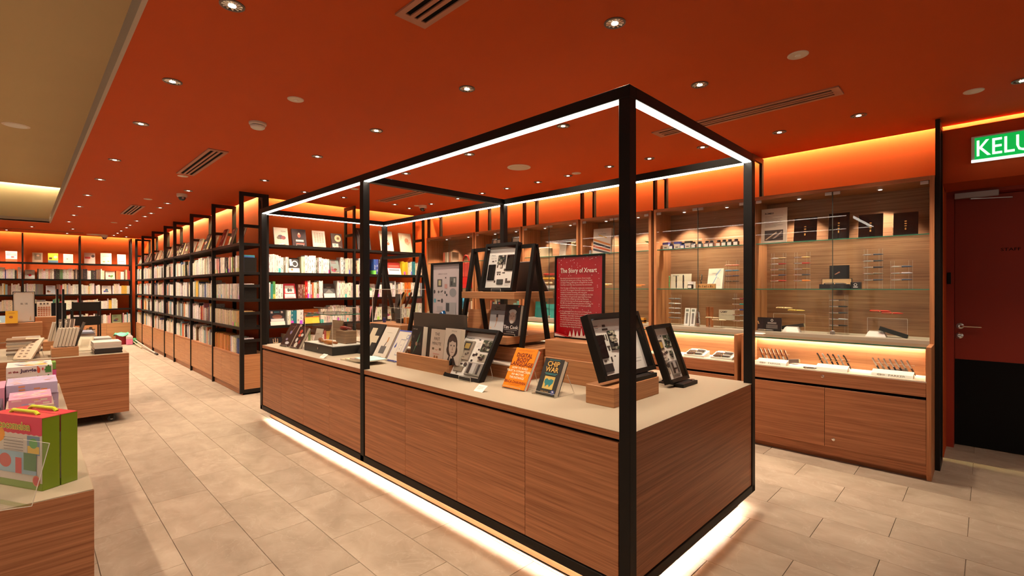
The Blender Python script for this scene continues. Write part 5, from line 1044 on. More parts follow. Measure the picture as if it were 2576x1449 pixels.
for x0, x1, li, c, n in ((-1.8, -1.64, 0, (190, 195, 190), 'pale blue book with a white lower half'), (-0.4, -0.22, 0, (215, 180, 165), 'pink book with a line drawn face'), (-1.46, -1.30, 1, (170, 175, 180), 'grey blue book with faint waves'), (-0.47, -0.29, 1, (195, 190, 180), 'white book with a grey top strip'), (-0.28, -0.09, 3, (110, 115, 75), 'olive book with a bread picture')):
    faceout(n + ' facing out on the far bookcase', ((x0 + x1) / 2, FY0 + 0.03, LV[li] + 0.003), x1 - x0, 0.21, c, R90, 0.25, deco(int(x0 * 100)), GFF)
# ------------------------------------------------------------------ things on the display island
C0 = CT + 0.0005
def tagcard(label, loc, rz, w=0.075, h=0.055):
    r = thing('price_card', label, 'card', (0, 0, 0), 'small white price cards')
    B(0, 0.0015, -w / 2, w / 2, 0, h).build('card', 'paper', r)
    art_mesh(r, w, h, [('r', (0.15, 0.72 - 0.13 * k, 0.15 + (0.7, 0.6, 0.65, 0.4)[k], 0.76 - 0.13 * k), (150, 145, 140)) for k in range(4)], name='print')
    B(0.0016, 0.04, -w / 2 + 0.01, w / 2 - 0.01, 0, 0.0015).build('holder', 'acrylic', r)
    put(r, loc, rz, 0.95)
tagcard('small white price card beside the leaning framed console', (0.10, 1.07, C0), 0.0)
tagcard('small white price card before the glass case', (0.04, 3.06, C0), 0.0, 0.085, 0.05)
# --- framed take-apart displays
def shadow_frame(name, label, w, h, d=0.045, b=0.022, board=(244, 238, 228)):
    r = thing(name, label, 'picture frame', (0, 0, 0), 'framed take-apart gadgets')
    mb = MB(); mb.box(0, d, w / 2 - b, w / 2, 0, h, bev=0.0015).box(0, d, -w / 2, -w / 2 + b, 0, h, bev=0.0015).box(0, d, -w / 2 + b, w / 2 - b, 0, b).box(0, d, -w / 2 + b, w / 2 - b, h - b, h)
    mb.build('frame', 'black_metal', r)
    B(d - 0.01, d - 0.004, -w / 2 + b, w / 2 - b, b, h - b).build('backing_board', rgbmat(*board), r)
    B(0.004, 0.006, -w / 2 + b, w / 2 - b, b, h - b).build('pane', 'pane', r)
    r['_iw'] = w - 2 * b; r['_ih'] = h - 2 * b; r['_b'] = b; r['_d'] = d
    return r
def bit(r, name, u0, v0, u1, v1, col, th=0.008, bev=0.002, rough=0.4, x=None):
    """a raised piece on the backing board, placed in board fractions"""
    iw, ih, b, d = r['_iw'], r['_ih'], r['_b'], r['_d']; x1 = (d - 0.010) if x is None else x
    return B(x1 - th, x1, iw / 2 - u1 * iw, iw / 2 - u0 * iw, b + v0 * ih, b + v1 * ih, bev=bev).build(name, rgbmat(*col, rough), r)
def finish(r):
    for k in ('_iw', '_ih', '_b', '_d'): del r[k]
def marks(r, art, nm='print', x=None):
    return art_mesh(r, r['_iw'], r['_ih'], art, x=(r['_d'] - 0.0104) if x is None else x, name=nm, z0=r['_b'])
def chips(r, u0, v0, u1, v1, n, seed, base=(70, 75, 60), cols=((40, 40, 42), (170, 165, 150), (120, 115, 100), (200, 190, 165), (50, 70, 50))):
    bd = bit(r, 'circuit_board', u0, v0, u1, v1, base, 0.004); rn = random.Random(seed)
    iw, ih, b, d = r['_iw'], r['_ih'], r['_b'], r['_d']; mb = MB(); mats = [rgbmat(*c, 0.35) for c in cols]
    for k in range(n):
        uu = rn.uniform(u0, u1 - 0.06); vv = rn.uniform(v0, v1 - 0.04); a, c = rn.uniform(0.02, 0.08), rn.uniform(0.015, 0.05)
        mb.box(d - 0.0185 - 0.002 * rn.random(), d - 0.014, iw / 2 - min(uu + a, u1) * iw, iw / 2 - uu * iw, b + vv * ih, b + min(vv + c, v1) * ih, rn.randrange(len(mats)))
    mb.build('chips', mats, r)
def console_parts(r, body=(165, 152, 135), board=(70, 80, 62), accent=(90, 75, 70)):
    """hand-held console laid out in pieces"""
    bit(r, 'front_shell', 0.08, 0.36, 0.40, 0.80, body, 0.014, 0.003)
    bit(r, 'screen_bezel', 0.13, 0.58, 0.35, 0.77, (70, 64, 58), 0.003, 0.001, x=r['_d'] - 0.0245); bit(r, 'screen', 0.165, 0.61, 0.315, 0.73, (190, 160, 90), 0.001, 0.0004, 0.2, x=r['_d'] - 0.0277)
    mb = MB(); iw, ih, b, d = r['_iw'], r['_ih'], r['_b'], r['_d']
    def cross(u, v, s): 
        y, z = iw / 2 - u * iw, b + v * ih; mb.box(d - 0.028, d - 0.024, y - s, y + s, z - s / 3, z + s / 3); mb.box(d - 0.0281, d - 0.024, y - s / 3, y + s / 3, z - s, z + s)
    cross(0.155, 0.50, 0.012)
    for u, v in ((0.28, 0.49), (0.34, 0.515)): mb.lathe((d - 0.028, iw / 2 - u * iw, b + v * ih), [(0.007, 0), (0.007, 0.004)], 12, axis='x')
    for u in (0.2, 0.25): mb.box(d - 0.027, d - 0.024, iw / 2 - u * iw - 0.004, iw / 2 - u * iw + 0.004, b + 0.415 * ih, b + 0.425 * ih)
    mb.build('buttons', rgbmat(*accent), r)
    chips(r, 0.62, 0.60, 0.95, 0.86, 26, 3, board); chips(r, 0.66, 0.38, 0.88, 0.55, 14, 5, (190, 182, 165))
    bit(r, 'battery_door', 0.06, 0.10, 0.34, 0.22, (140, 128, 112), 0.008); bit(r, 'battery_post', 0.17, 0.05, 0.21, 0.10, (130, 120, 105), 0.006)
    rs = bit(r, 'rear_shell', 0.44, 0.06, 0.92, 0.34, (150, 145, 138), 0.010, 0.003); bit(r, 'cartridge_slot', 0.50, 0.10, 0.58, 0.31, (45, 42, 42), 0.002, 0.0005, x=d - 0.0205); bit(r, 'shield_plate', 0.60, 0.09, 0.72, 0.32, (185, 182, 178), 0.002, 0.0005, 0.3, x=d - 0.0205); bit(r, 'inner_rib', 0.78, 0.10, 0.84, 0.31, (60, 58, 58), 0.002, 0.0005, x=d - 0.0205)
    mb = MB(); z_ = lambda v: b + v * ih; y_ = lambda u: iw / 2 - u * iw
    mb.lathe((d - 0.018, y_(0.08), z_(0.52)), [(0.012, 0), (0.012, 0.008)], 14, axis='x'); mb.lathe((d - 0.018, y_(0.36), z_(0.27)), [(0.014, 0), (0.014, 0.008)], 14, axis='x')
    mb.build('round_part', rgbmat(60, 55, 52), r)
    MB().lathe((d - 0.018, y_(0.10), z_(0.28)), [(0.013, 0), (0.013, 0.008)], 14, axis='x').build('speaker_part', rgbmat(110, 175, 180), r)
    mb = MB()
    for u, v, a, c in ((0.46, 0.48, 0.06, 0.05), (0.54, 0.50, 0.05, 0.05), (0.47, 0.36, 0.04, 0.04), (0.56, 0.62, 0.04, 0.03), (0.2, 0.26, 0.06, 0.03), (0.48, 0.84, 0.04, 0.02)): mb.box(d - 0.015, d - 0.010, y_(u + a), y_(u), z_(v), z_(v + c))
    mb.build('small_parts', rgbmat(48, 46, 46), r)
    marks(r, [('r', (0.46, 0.78 - 0.02 * k, 0.58, 0.784 - 0.02 * k), (150, 140, 128)) for k in range(6)])
    text('GAME BOY', r, iw / 2 - 0.22 * iw, b + 0.86 * ih, 0.013, rgbmat(60, 55, 52), x=d - 0.0115, bold=0.00014)
def phone_parts(r):
    iw, ih, b, d = r['_iw'], r['_ih'], r['_b'], r['_d']; y_ = lambda u: iw / 2 - u * iw; z_ = lambda v: b + v * ih
    bit(r, 'phone_front', 0.04, 0.20, 0.30, 0.58, (38, 34, 33), 0.009, 0.004, 0.15); bit(r, 'phone_rear', 0.66, 0.42, 0.90, 0.80, (42, 38, 36), 0.009, 0.004, 0.15); bit(r, 'camera_bump', 0.69, 0.70, 0.76, 0.77, (20, 20, 22), 0.002, 0.0006, 0.1, x=d - 0.0195)
    chips(r, 0.34, 0.58, 0.62, 0.80, 30, 11, (55, 55, 58)); bit(r, 'battery', 0.40, 0.10, 0.62, 0.22, (70, 70, 66), 0.007)
    mb = MB()
    for u, v, a, c in ((0.14, 0.64, 0.06, 0.03), (0.25, 0.655, 0.03, 0.02), (0.34, 0.50, 0.025, 0.06), (0.46, 0.48, 0.07, 0.10), (0.36, 0.38, 0.13, 0.02), (0.56, 0.36, 0.08, 0.025), (0.38, 0.32, 0.03, 0.04), (0.45, 0.32, 0.04, 0.03), (0.30, 0.14, 0.04, 0.05), (0.70, 0.14, 0.16, 0.04), (0.70, 0.18, 0.05, 0.06), (0.60, 0.42, 0.04, 0.05)): mb.box(d - 0.014, d - 0.010, y_(u + a), y_(u), z_(v), z_(v + c))
    mb.build('small_parts', rgbmat(90, 76, 64), r); bit(r, 'frame_piece', 0.475, 0.495, 0.515, 0.565, (222, 212, 196), 0.0005, 0.0001, x=d - 0.0145)
    marks(r, [('r', (0.08, 0.76, 0.30, 0.763), (170, 160, 150)), ('r', (0.08, 0.72, 0.18, 0.728), (140, 130, 122)), ('r', (0.2, 0.72, 0.28, 0.728), (140, 130, 122)), ('r', (0.68, 0.09, 0.88, 0.096), (140, 130, 122)), ('r', (0.68, 0.07, 0.8, 0.076), (140, 130, 122))])
    text('iPhone', r, y_(0.16), z_(0.80), 0.014, rgbmat(70, 62, 58), x=d - 0.0115)
r = shadow_frame('framed_console', 'tilted black frame with a take-apart hand-held console on the counter front', 0.372, 0.372); console_parts(r); finish(r); put(r, (0.265, 1.437, C0 + 0.004), 0.0, 0.53)
put(stand('clear acrylic easel under the tilted console frame', 0.12, 0.16, 0.2, 0.03, 0.53), (0.245, 1.36, C0))
r = shadow_frame('framed_phone', 'black frame with a take-apart phone on the upper A-frame shelf', 0.335, 0.36); phone_parts(r); finish(r); put(r, (0.635, 1.49, 1.374), 0.03, 0.20)
put(stand('clear acrylic easel behind the framed phone on the upper shelf', 0.10, 0.12, 0.18, 0.02, 0.25), (0.63, 1.47, 1.368))
r = shadow_frame('framed_phone', 'wide black frame with a take-apart phone on the wooden block by the corner post', 0.53, 0.36, 0.05, 0.026); 
iw, ih, b, d = r['_iw'], r['_ih'], r['_b'], r['_d']; y_ = lambda u: iw / 2 - u * iw; z_ = lambda v: b + v * ih
bit(r, 'phone_front', 0.09, 0.30, 0.24, 0.72, (36, 30, 30), 0.009, 0.004, 0.15); bit(r, 'phone_rear', 0.62, 0.38, 0.80, 0.78, (40, 34, 32), 0.009, 0.004, 0.15); chips(r, 0.34, 0.42, 0.5, 0.78, 30, 21, (60, 58, 58)); bit(r, 'battery', 0.10, 0.06, 0.27, 0.20, (55, 48, 46), 0.007)
mb = MB()
for u, v, a, c in ((0.27, 0.80, 0.1, 0.03), (0.29, 0.86, 0.05, 0.04), (0.26, 0.62, 0.012, 0.1), (0.30, 0.60, 0.012, 0.12), (0.27, 0.48, 0.05, 0.03), (0.285, 0.42, 0.02, 0.06), (0.14, 0.24, 0.04, 0.03), (0.28, 0.22, 0.02, 0.09), (0.36, 0.30, 0.02, 0.02), (0.66, 0.30, 0.03, 0.02)): mb.box(d - 0.014, d - 0.010, y_(u + a), y_(u), z_(v), z_(v + c))
mb.build('small_parts', rgbmat(70, 58, 50), r); marks(r, [('r', (0.06, 0.88, 0.2, 0.895), (130, 122, 115)), ('r', (0.06, 0.84, 0.12, 0.85), (150, 142, 135)), ('r', (0.14, 0.84, 0.2, 0.85), (150, 142, 135)), ('r', (0.06, 0.8, 0.18, 0.805), (160, 152, 145)), ('r', (0.72, 0.2, 0.92, 0.206), (130, 122, 115)), ('r', (0.76, 0.14, 0.9, 0.148), (130, 122, 115))]); finish(r)
put(r, (0.595, 0.335, 0.915), R90, 0.34)
r = shadow_frame('framed_console', 'narrow black frame with a pale take-apart console near the counter end', 0.26, 0.37, 0.045, 0.022); console_parts(r, (205, 196, 182), (75, 90, 70), (80, 60, 62)); finish(r); put(r, (1.10, 0.30, C0 + 0.028), R90, 0.36)
def base_bar(label, loc, w):
    r = thing('frame_foot', label, 'stand', (0, 0, 0), 'black feet under the framed gadgets'); B(-0.035, 0.03, -w / 2, w / 2, 0, 0.022, bev=0.002).build('bar', 'black_metal', r); B(-0.025, -0.005, -w / 2 + 0.02, -w / 2 + 0.05, 0.022, 0.030, bev=0.002).build('clip', 'chrome', r); B(0.05, 0.16, -w / 4, w / 4, 0, 0.006).build('back_plate', 'black_metal', r); MB().bar((0.15, 0, 0.006), (0.06, 0, 0.10), 0.03, 0.008).build('strut', 'black_metal', r)
    put(r, loc, R90)
base_bar('black foot under the narrow console frame', (1.13, 0.285, C0), 0.20); base_bar('black foot under the wide phone frame', (0.66, 0.325, CT + 0.1005), 0.24)
# --- wooden blocks and steps
def wblock(name, label, a, cat='riser'): return tag(B(*a, bev=0.002).build(name, 'wood_light'), label, cat)
wblock('wood_block', 'low wooden block under the wide phone frame by the corner post', (0.325, 0.79, 0.285, 0.46, CT, CT + 0.10))
wblock('wood_block', 'long wooden block on the counter below the poster block', (0.665, 1.05, 0.52, 1.045, CT, CT + 0.15)); wblock('wood_block', 'upper wooden block carrying the red poster', (0.685, 1.03, 0.56, 1.055, CT + 0.1505, CT + 0.262))
for y0, y1, lab in ((1.09, 2.02, 'two-step wooden riser under the middle A-frame'), (2.40, 3.34, 'two-step wooden riser under the A-frame near the glass case')):
    r = thing('step_riser', lab, 'riser', (0.8, (y0 + y1) / 2, CT))
    B(0.49, 1.10, y0, y1, CT, CT + 0.088).build('lower_step', 'wood', r); B(0.486, 0.60, y0, y1, CT + 0.088, CT + 0.095).build('tread', 'counter_edge', r)
    B(0.60, 1.05, y0, y1, CT + 0.088, CT + 0.188).build('upper_step', 'wood', r); B(0.598, 1.052, y0, y1, CT + 0.188, CT + 0.193).build('tread', 'wood_light', r)
ZR = CT + 0.1935
# --- A-frame shelves
def aframe(label, y0, y1, shelves):
    r = thing('a_frame_shelf', label, 'shelf', (0.75, (y0 + y1) / 2, ZR), 'black A-frame shelves on the island'); t = 0.028
    for yy in (y0, y1):
        for sx in (-1, 1): MB().bar((0.75 + sx * 0.141, yy, ZR), (0.75 + sx * 0.004, yy, 1.70), t, t, up=(0, 1, 0)).build('leg', 'black_metal', r)
    B(0.737, 0.763, y0, y1, 1.678, 1.705).build('ridge_bar', 'black_metal', r)
    for x0, x1, a, b_, z0, z1 in shelves: B(x0, x1, a, b_, z0, z1, bev=0.002).build('wood_shelf', 'wood_light', r)
aframe('black A-frame shelf in the middle of the island with two wooden shelves', 1.20, 1.85, [(0.585, 1.0, 1.245, 1.81, 1.316, 1.366), (0.535, 1.06, 1.27, 1.81, 1.005, 1.058)])
aframe('black A-frame shelf near the glass case with one wooden shelf', 2.57, 3.25, [(0.56, 1.03, 2.63, 3.20, 1.013, 1.062)])
# books on the middle A-frame
def bsh(label, w, h, t, cover, art, texts, loc, tilt, rz=0.0, **k):
    return put(flat_book('book', label, w, h, t, cover, art=art, texts=texts, group='books standing face-out on the island', **k), loc, rz, tilt)
bsh('grey and white book with a lone plug drawing on the lower A-frame shelf', 0.15, 0.215, 0.03, (205, 205, 205), [('r', (0, 0.64, 1, 1), (125, 122, 124)), ('r', (0.44, 0.55, 0.56, 0.66), (60, 45, 42)), ('r', (0.46, 0.42, 0.54, 0.55), (215, 160, 120)), ('p', [(0.49, 0.42), (0.52, 0.42), (0.42, 0.22), (0.39, 0.22)], (205, 140, 100)), ('r', (0.1, 0.16, 0.16, 0.22), (225, 190, 140))],
    [('Digital\nMinimalism', 0.5, 0.86, 0.015, (45, 40, 42), dict(bold=0.00014)), ('Cal Newport', 0.5, 0.1, 0.011, (60, 60, 65))], (0.615, 1.466, 1.064), 0.16)
bsh('black book with a grey-haired portrait on the lower A-frame shelf', 0.152, 0.215, 0.032, (36, 26, 27), [('e', (0.53, 0.60, 0.24, 0.22), (120, 105, 98)), ('e', (0.52, 0.76, 0.24, 0.09), (165, 155, 148)), ('e', (0.52, 0.57, 0.19, 0.19), (165, 135, 120)), ('e', (0.50, 0.44, 0.11, 0.06), (190, 178, 168)), ('r', (0.38, 0.62, 0.47, 0.635), (60, 45, 42)), ('r', (0.56, 0.62, 0.65, 0.635), (60, 45, 42)), ('p', [(0.51, 0.62), (0.48, 0.52), (0.55, 0.52)], (140, 110, 98)), ('r', (0.46, 0.475, 0.58, 0.485), (100, 70, 66)), ('r', (0.1, 0.17, 0.9, 0.178), (200, 195, 190)), ('r', (0.85, 0.92, 0.92, 0.97), (180, 50, 35))],
    [('Tim Cook', 0.5, 0.26, 0.034, (232, 226, 218), dict(bold=0.00054)), ('Leander Kahney', 0.5, 0.11, 0.012, (225, 215, 200))], (0.605, 1.307, 1.064), 0.17)
put(stand('clear acrylic stand under the portrait book on the A-frame', 0.12, 0.1, 0.12, 0.016, 0.3), (0.60, 1.31, 1.0585)); put(stand('clear acrylic stand under the plug book on the A-frame', 0.12, 0.1, 0.12, 0.016, 0.3), (0.61, 1.47, 1.0585))
r = thing('folder', 'thin grey folder leaning behind the framed phone', 'folder', (0, 0, 0)); B(0, 0.006, -0.17, 0.17, 0, 0.27).build('sheet', rgbmat(70, 66, 72), r); B(0.006, 0.010, -0.17, 0.17, 0, 0.27).build('pale_sheet', rgbmat(160, 160, 165), r); put(r, (0.985, 1.45, 1.367), 0.0, -0.65)
tag(put(B(0, 0.03, -0.1, 0.1, 0, 0.24).build('wood_offcut', 'wood_light'), (0.85, 1.92, ZR), 0.5, 0.25), 'small wooden panel leaning beside the A-frame legs', 'panel')
tag(B(1.0, 1.04, 1.0, 1.16, ZR, ZR + 0.16).build('dark_board', 'black_metal'), 'dark back board behind the middle A-frame legs', 'board')
# tall framed console print between the A-frames
r = shadow_frame('console_poster', 'tall black framed print of a console in parts between the A-frames', 0.41, 0.63, 0.03, 0.016, (206, 190, 190)); iw, ih, b, d = r['_iw'], r['_ih'], r['_b'], r['_d']
B(d - 0.011, d - 0.0102, -iw / 2, iw / 2, b, b + 0.16 * ih).build('lower_mount', 'black_plastic', r)
marks(r, [('r', (0.14, 0.55, 0.37, 0.80), (198, 186, 184)), ('r', (0.16, 0.68, 0.34, 0.79), (70, 62, 60)), ('r', (0.2, 0.70, 0.3, 0.775), (190, 175, 130)), ('r', (0.18, 0.60, 0.25, 0.615), (60, 50, 52)), ('r', (0.205, 0.585, 0.225, 0.63), (60, 50, 52)), ('e', (0.31, 0.61, 0.02, 0.012), (60, 50, 52)), ('e', (0.35, 0.62, 0.02, 0.012), (60, 50, 52)),
          ('r', (0.62, 0.68, 0.86, 0.82), (90, 92, 88)), ('r', (0.66, 0.7, 0.72, 0.76), (40, 40, 42)), ('r', (0.76, 0.74, 0.82, 0.8), (180, 175, 165)), ('e', (0.74, 0.6, 0.12, 0.06), (150, 148, 150)), ('e', (0.06, 0.61, 0.035, 0.028), (60, 55, 55)), ('e', (0.08, 0.48, 0.045, 0.032), (90, 160, 180)), ('r', (0.18, 0.47, 0.28, 0.49), (60, 55, 55)), ('e', (0.35, 0.48, 0.04, 0.032), (70, 62, 62)),
          ('r', (0.48, 0.28, 0.86, 0.46), (175, 168, 168)), ('r', (0.5, 0.33, 0.62, 0.45), (60, 58, 60)), ('r', (0.16, 0.33, 0.38, 0.40), (185, 176, 176)), ('r', (0.44, 0.66, 0.54, 0.72), (205, 150, 140)), ('r', (0.44, 0.58, 0.48, 0.62), (60, 55, 55)), ('r', (0.5, 0.55, 0.55, 0.58), (60, 62, 68)), ('r', (0.46, 0.8, 0.5, 0.82), (50, 48, 50))])
text('GAME BOY COLOR', r, iw / 2 - 0.36 * iw, b + 0.865 * ih, 0.015, rgbmat(90, 60, 60), x=d - 0.0135, bold=0.00014); finish(r); put(r, (0.73, 2.225, ZR + 0.0), 0.0, 0.02)
# blue dragon-like ornament at its foot
r = thing('ornament', 'small glossy blue curled ornament before the tall print', 'ornament', (0.60, 2.09, ZR)); mb = MB()
mb.tube([(0.60, 2.13, ZR + 0.0), (0.60, 2.10, ZR + 0.05), (0.60, 2.05, ZR + 0.09), (0.60, 2.03, ZR + 0.16), (0.60, 2.06, ZR + 0.215), (0.60, 2.10, ZR + 0.20)], [0.02, 0.03, 0.032, 0.026, 0.02, 0.012], 10); mb.build('body', plain('blue_gloss', srgb(25, 70, 110), 0.12), r, smooth=True)
mb = MB(); mb.tube([(0.60, 2.09, ZR + 0.01), (0.60, 2.14, ZR + 0.05), (0.60, 2.15, ZR + 0.12)], [0.016, 0.014, 0.005], 8); mb.tube([(0.60, 2.04, ZR + 0.06), (0.60, 2.00, ZR + 0.05), (0.60, 1.99, ZR + 0.1)], [0.014, 0.012, 0.004], 8); mb.build('limbs', 'blue_gloss', r, smooth=True)
# --- ledge display with three books
r = thing('book_ledge', 'brown book ledge with raised dark back panel on the counter', 'book ledge', (0.38, 1.91, CT))
B(0.278, 0.30, 1.60, 2.235, CT, CT + 0.105).build('front_lip', 'wood_light', r); B(0.30, 0.45, 1.60, 2.235, CT, CT + 0.07).build('ledge', 'wood', r); B(0.45, 0.462, 1.595, 2.255, CT, 1.197).build('back_panel', 'dark_board', r)
bsh('black book with a green light streak on the ledge', 0.16, 0.245, 0.045, (34, 32, 30), [('p', [(0.12, 0.02), (0.52, 0.42), (0.95, 0.98), (0.6, 0.5)], (40, 170, 120)), ('p', [(0.2, 0.1), (0.5, 0.45), (0.8, 0.85), (0.55, 0.47)], (130, 225, 180)), ('e', (0.5, 0.45, 0.1, 0.065), (150, 120, 100))],
    [('KAI-FU LEE', 0.33, 0.9, 0.013, (215, 205, 190)), ('AI', 0.2, 0.66, 0.034, (120, 105, 95)), ('2', 0.12, 0.45, 0.034, (120, 105, 95)), ('41', 0.82, 0.45, 0.034, (120, 105, 95)), ('CHEN QIUFAN', 0.55, 0.08, 0.013, (215, 205, 190))], (0.325, 2.05, CT + 0.072), 0.10, -0.06)
bsh('cream book with two small boxes drawn on the ledge', 0.162, 0.235, 0.03, (208, 190, 172), [('r', (0.17, 0.36, 0.32, 0.43), (120, 100, 80)), ('r', (0.68, 0.36, 0.83, 0.43), (120, 100, 80)), ('p', [(0.32, 0.4), (0.5, 0.35), (0.68, 0.4), (0.5, 0.365)], (190, 80, 60)), ('e', (0.4, 0.14, 0.065, 0.05), (150, 95, 45)), ('e', (0.58, 0.14, 0.065, 0.05), (150, 95, 45)), ('r', (0.25, 0.245, 0.75, 0.253), (190, 80, 70)), ('r', (0.3, 0.225, 0.7, 0.233), (190, 80, 70))],
    [('THE\nFIRST\nMINUTE', 0.5, 0.70, 0.030, (70, 58, 52), dict(lh=1.15)), ('CHRIS FENNING', 0.45, 0.05, 0.0115, (80, 66, 58))], (0.327, 1.795, CT + 0.072), 0.11, 0.0)
bsh('white book with a large long-haired portrait on the ledge', 0.172, 0.25, 0.04, (214, 202, 186), [('e', (0.52, 0.56, 0.33, 0.30), (60, 46, 40)), ('e', (0.52, 0.40, 0.36, 0.2), (60, 46, 40)), ('e', (0.54, 0.50, 0.235, 0.27), (205, 188, 172)), ('p', [(0.24, 0.7), (0.52, 0.80), (0.84, 0.68), (0.70, 0.62), (0.52, 0.66), (0.36, 0.60)], (75, 58, 50)), ('r', (0.40, 0.53, 0.50, 0.545), (50, 40, 38)), ('r', (0.60, 0.53, 0.70, 0.545), (50, 40, 38)), ('e', (0.45, 0.515, 0.03, 0.014), (50, 42, 40)), ('e', (0.65, 0.515, 0.03, 0.014), (50, 42, 40)), ('p', [(0.56, 0.52), (0.52, 0.40), (0.60, 0.39)], (165, 145, 130)), ('r', (0.47, 0.335, 0.64, 0.347), (120, 90, 82)), ('p', [(0.20, 0.0), (0.36, 0.24), (0.5, 0.2), (0.66, 0.22), (0.86, 0.0)], (58, 52, 50)), ('e', (0.5, 0.13, 0.1, 0.12), (195, 178, 162))],
    [('STEVE JOBS', 0.6, 0.93, 0.012, (80, 68, 62)), ], (0.327, 1.62, CT + 0.072), 0.11, 0.0)
# --- the two front books
bsh('bright orange book with dark red title on a clear stand', 0.182, 0.262, 0.028, (240, 135, 10), [('p', [(0.0, 0.16), (0.3, 0.1), (0.3, 0.102), (0, 0.165)], (250, 200, 90)), ('p', [(0.85, 0.3), (0.98, 0.5), (0.985, 0.49), (0.86, 0.295)], (250, 200, 90)), ('r', (0.1, 0.55, 0.9, 0.553), (225, 110, 20)), ('r', (0.12, 0.95, 0.88, 0.957), (190, 90, 20)), ('r', (0.12, 0.925, 0.8, 0.932), (190, 90, 20)), ('r', (0.25, 0.085, 0.75, 0.092), (190, 80, 20))],
    [('DiGITAL', 0.5, 0.815, 0.037, (110, 22, 12), dict(bold=0.00054, sx=0.95)), ('BODY', 0.5, 0.70, 0.037, (110, 22, 12), dict(bold=0.00054)), ('LANGUAGE', 0.5, 0.595, 0.037, (110, 22, 12), dict(bold=0.00054, sx=0.93)), ('HOW TO BUILD\nTRUST & CONNECTION,\nNO MATTER\nTHE DiSTANCE', 0.5, 0.375, 0.0195, (250, 235, 200), dict(bold=0.00032, lh=1.05, sx=0.92)), ('ERiCA DHAWAN', 0.5, 0.15, 0.024, (120, 25, 12), dict(bold=0.00036, sx=0.95))], (0.285, 0.965, C0 + 0.006), 0.53, 0.0, back=(215, 60, 15))
put(stand('clear acrylic stand under the orange book', 0.15, 0.13, 0.14, 0.02, 0.55), (0.275, 0.965, C0))
bsh('dark book with a gold title and teal map on a clear stand', 0.145, 0.212, 0.036, (52, 52, 50), [('r', (0.26, 0.15, 0.80, 0.50), (208, 178, 96)), ('p', [(0.30, 0.40), (0.40, 0.44), (0.5, 0.40), (0.62, 0.43), (0.76, 0.41), (0.74, 0.32), (0.66, 0.26), (0.6, 0.2), (0.55, 0.27), (0.46, 0.25), (0.40, 0.19), (0.36, 0.28), (0.30, 0.32)], (48, 125, 130)), ('e', (0.86, 0.08, 0.1, 0.066), (50, 70, 140)), ('r', (0.82, 0.085, 0.9, 0.115), (220, 205, 195)), ('r', (0.2, 0.575, 0.85, 0.587), (70, 160, 165)), ('r', (0.24, 0.545, 0.8, 0.557), (70, 160, 165)), ('r', (0.25, 0.955, 0.8, 0.965), (70, 160, 165))],
    [('CHIP', 0.52, 0.84, 0.042, (226, 180, 90), dict(bold=0.00063)), ('WAR', 0.52, 0.68, 0.042, (226, 180, 90), dict(bold=0.00063)), ('CHRIS MILLER', 0.45, 0.07, 0.010, (205, 160, 90))], (0.30, 0.727, C0 + 0.006), 0.45, -0.04)
put(stand('clear acrylic stand under the dark chip book', 0.17, 0.14, 0.13, 0.022, 0.5), (0.285, 0.72, C0))
# --- red poster
r = thing('poster_frame', 'tall red poster titled The Story of Xreart in a thin black frame', 'poster', (0, 0, 0)); w_, h_ = 0.405, 0.565; bb = 0.011
mb = MB(); mb.box(0, 0.02, w_ / 2 - bb, w_ / 2, 0, h_).box(0, 0.02, -w_ / 2, -w_ / 2 + bb, 0, h_).box(0, 0.02, -w_ / 2 + bb, w_ / 2 - bb, 0, bb).box(0, 0.02, -w_ / 2 + bb, w_ / 2 - bb, h_ - bb, h_); mb.build('frame', 'black_metal', r)
B(0.008, 0.014, -w_ / 2 + bb, w_ / 2 - bb, bb, h_ - bb).build('print', plain('poster_red', srgb(176, 8, 22), 0.25, var=0.25, vscale=5), r)
rn = random.Random(5); sn = [('e', (rn.uniform(0.05, 0.95), 1 - rn.random() ** 1.6 * 0.75, 0.006, 0.004), (225, 190, 180)) for k in range(90)]
tr = [('p', [(0.0, 0.0), (0.0, 0.035), (0.25, 0.0)], (225, 205, 195)), ('p', [(0, 0.04), (0, 0.05), (0.35, 0.005), (0.3, 0.0)], (205, 60, 60)), ('p', [(0.35, 0.0), (0.6, 0.03), (1, 0.02), (1, 0)], (215, 195, 185))]
for u, hh in ((0.35, 0.07), (0.43, 0.095), (0.51, 0.08), (0.60, 0.115), (0.69, 0.085), (0.77, 0.10), (0.85, 0.07), (0.93, 0.09)): tr.append(('p', [(u - 0.035, 0.01), (u, 0.01 + hh), (u + 0.035, 0.01)], (215, 195, 185)))
art_mesh(r, w_ - 2 * bb, h_ - 2 * bb, sn + tr, x=0.0076, z0=bb, name='snow_and_trees')
text('The Story of Xreart', r, 0.0, h_ * 0.815, 0.043, rgbmat(235, 222, 205), x=0.0, bold=0.00040, sx=0.86)
par = ["By making framed electronic products, Xreart recycles\ndiscarded tech devices such as iPhone, Game Boy, Switch\nand Apple Watch, preserving the nostalgia of the era while\nrecycling e-waste that may contaminate the environment.",
       "Over the years, technology has continuously revolutionized\nour world. The consumer electronics industry is a standout\nexample of constant innovation, with many great\ncompanies and landmark products emerging from this field.\nAs consumers, we've personally experienced how these\ntechnologies have changed our daily lives, and some\nelectronic devices may even hold special meaning for us.\nBut with the release of each new generation of devices, the\nproducts that have accompanied us in the past gradually\ndisappear and are no longer used.",
       "It's this concept that led to the creation of Xreart Studio.\nEstablished in 2019, Xreart Studio is a photography studio\nspecialising in \"teach them\" product photography. They've\nbeen pumping out superior electronic product photos and\nvideos for brands since the beginning. Xreart Studio\nis made up of a group of young people who love\nphotography, know electronic products, and believe\nthat technology can change the world."]
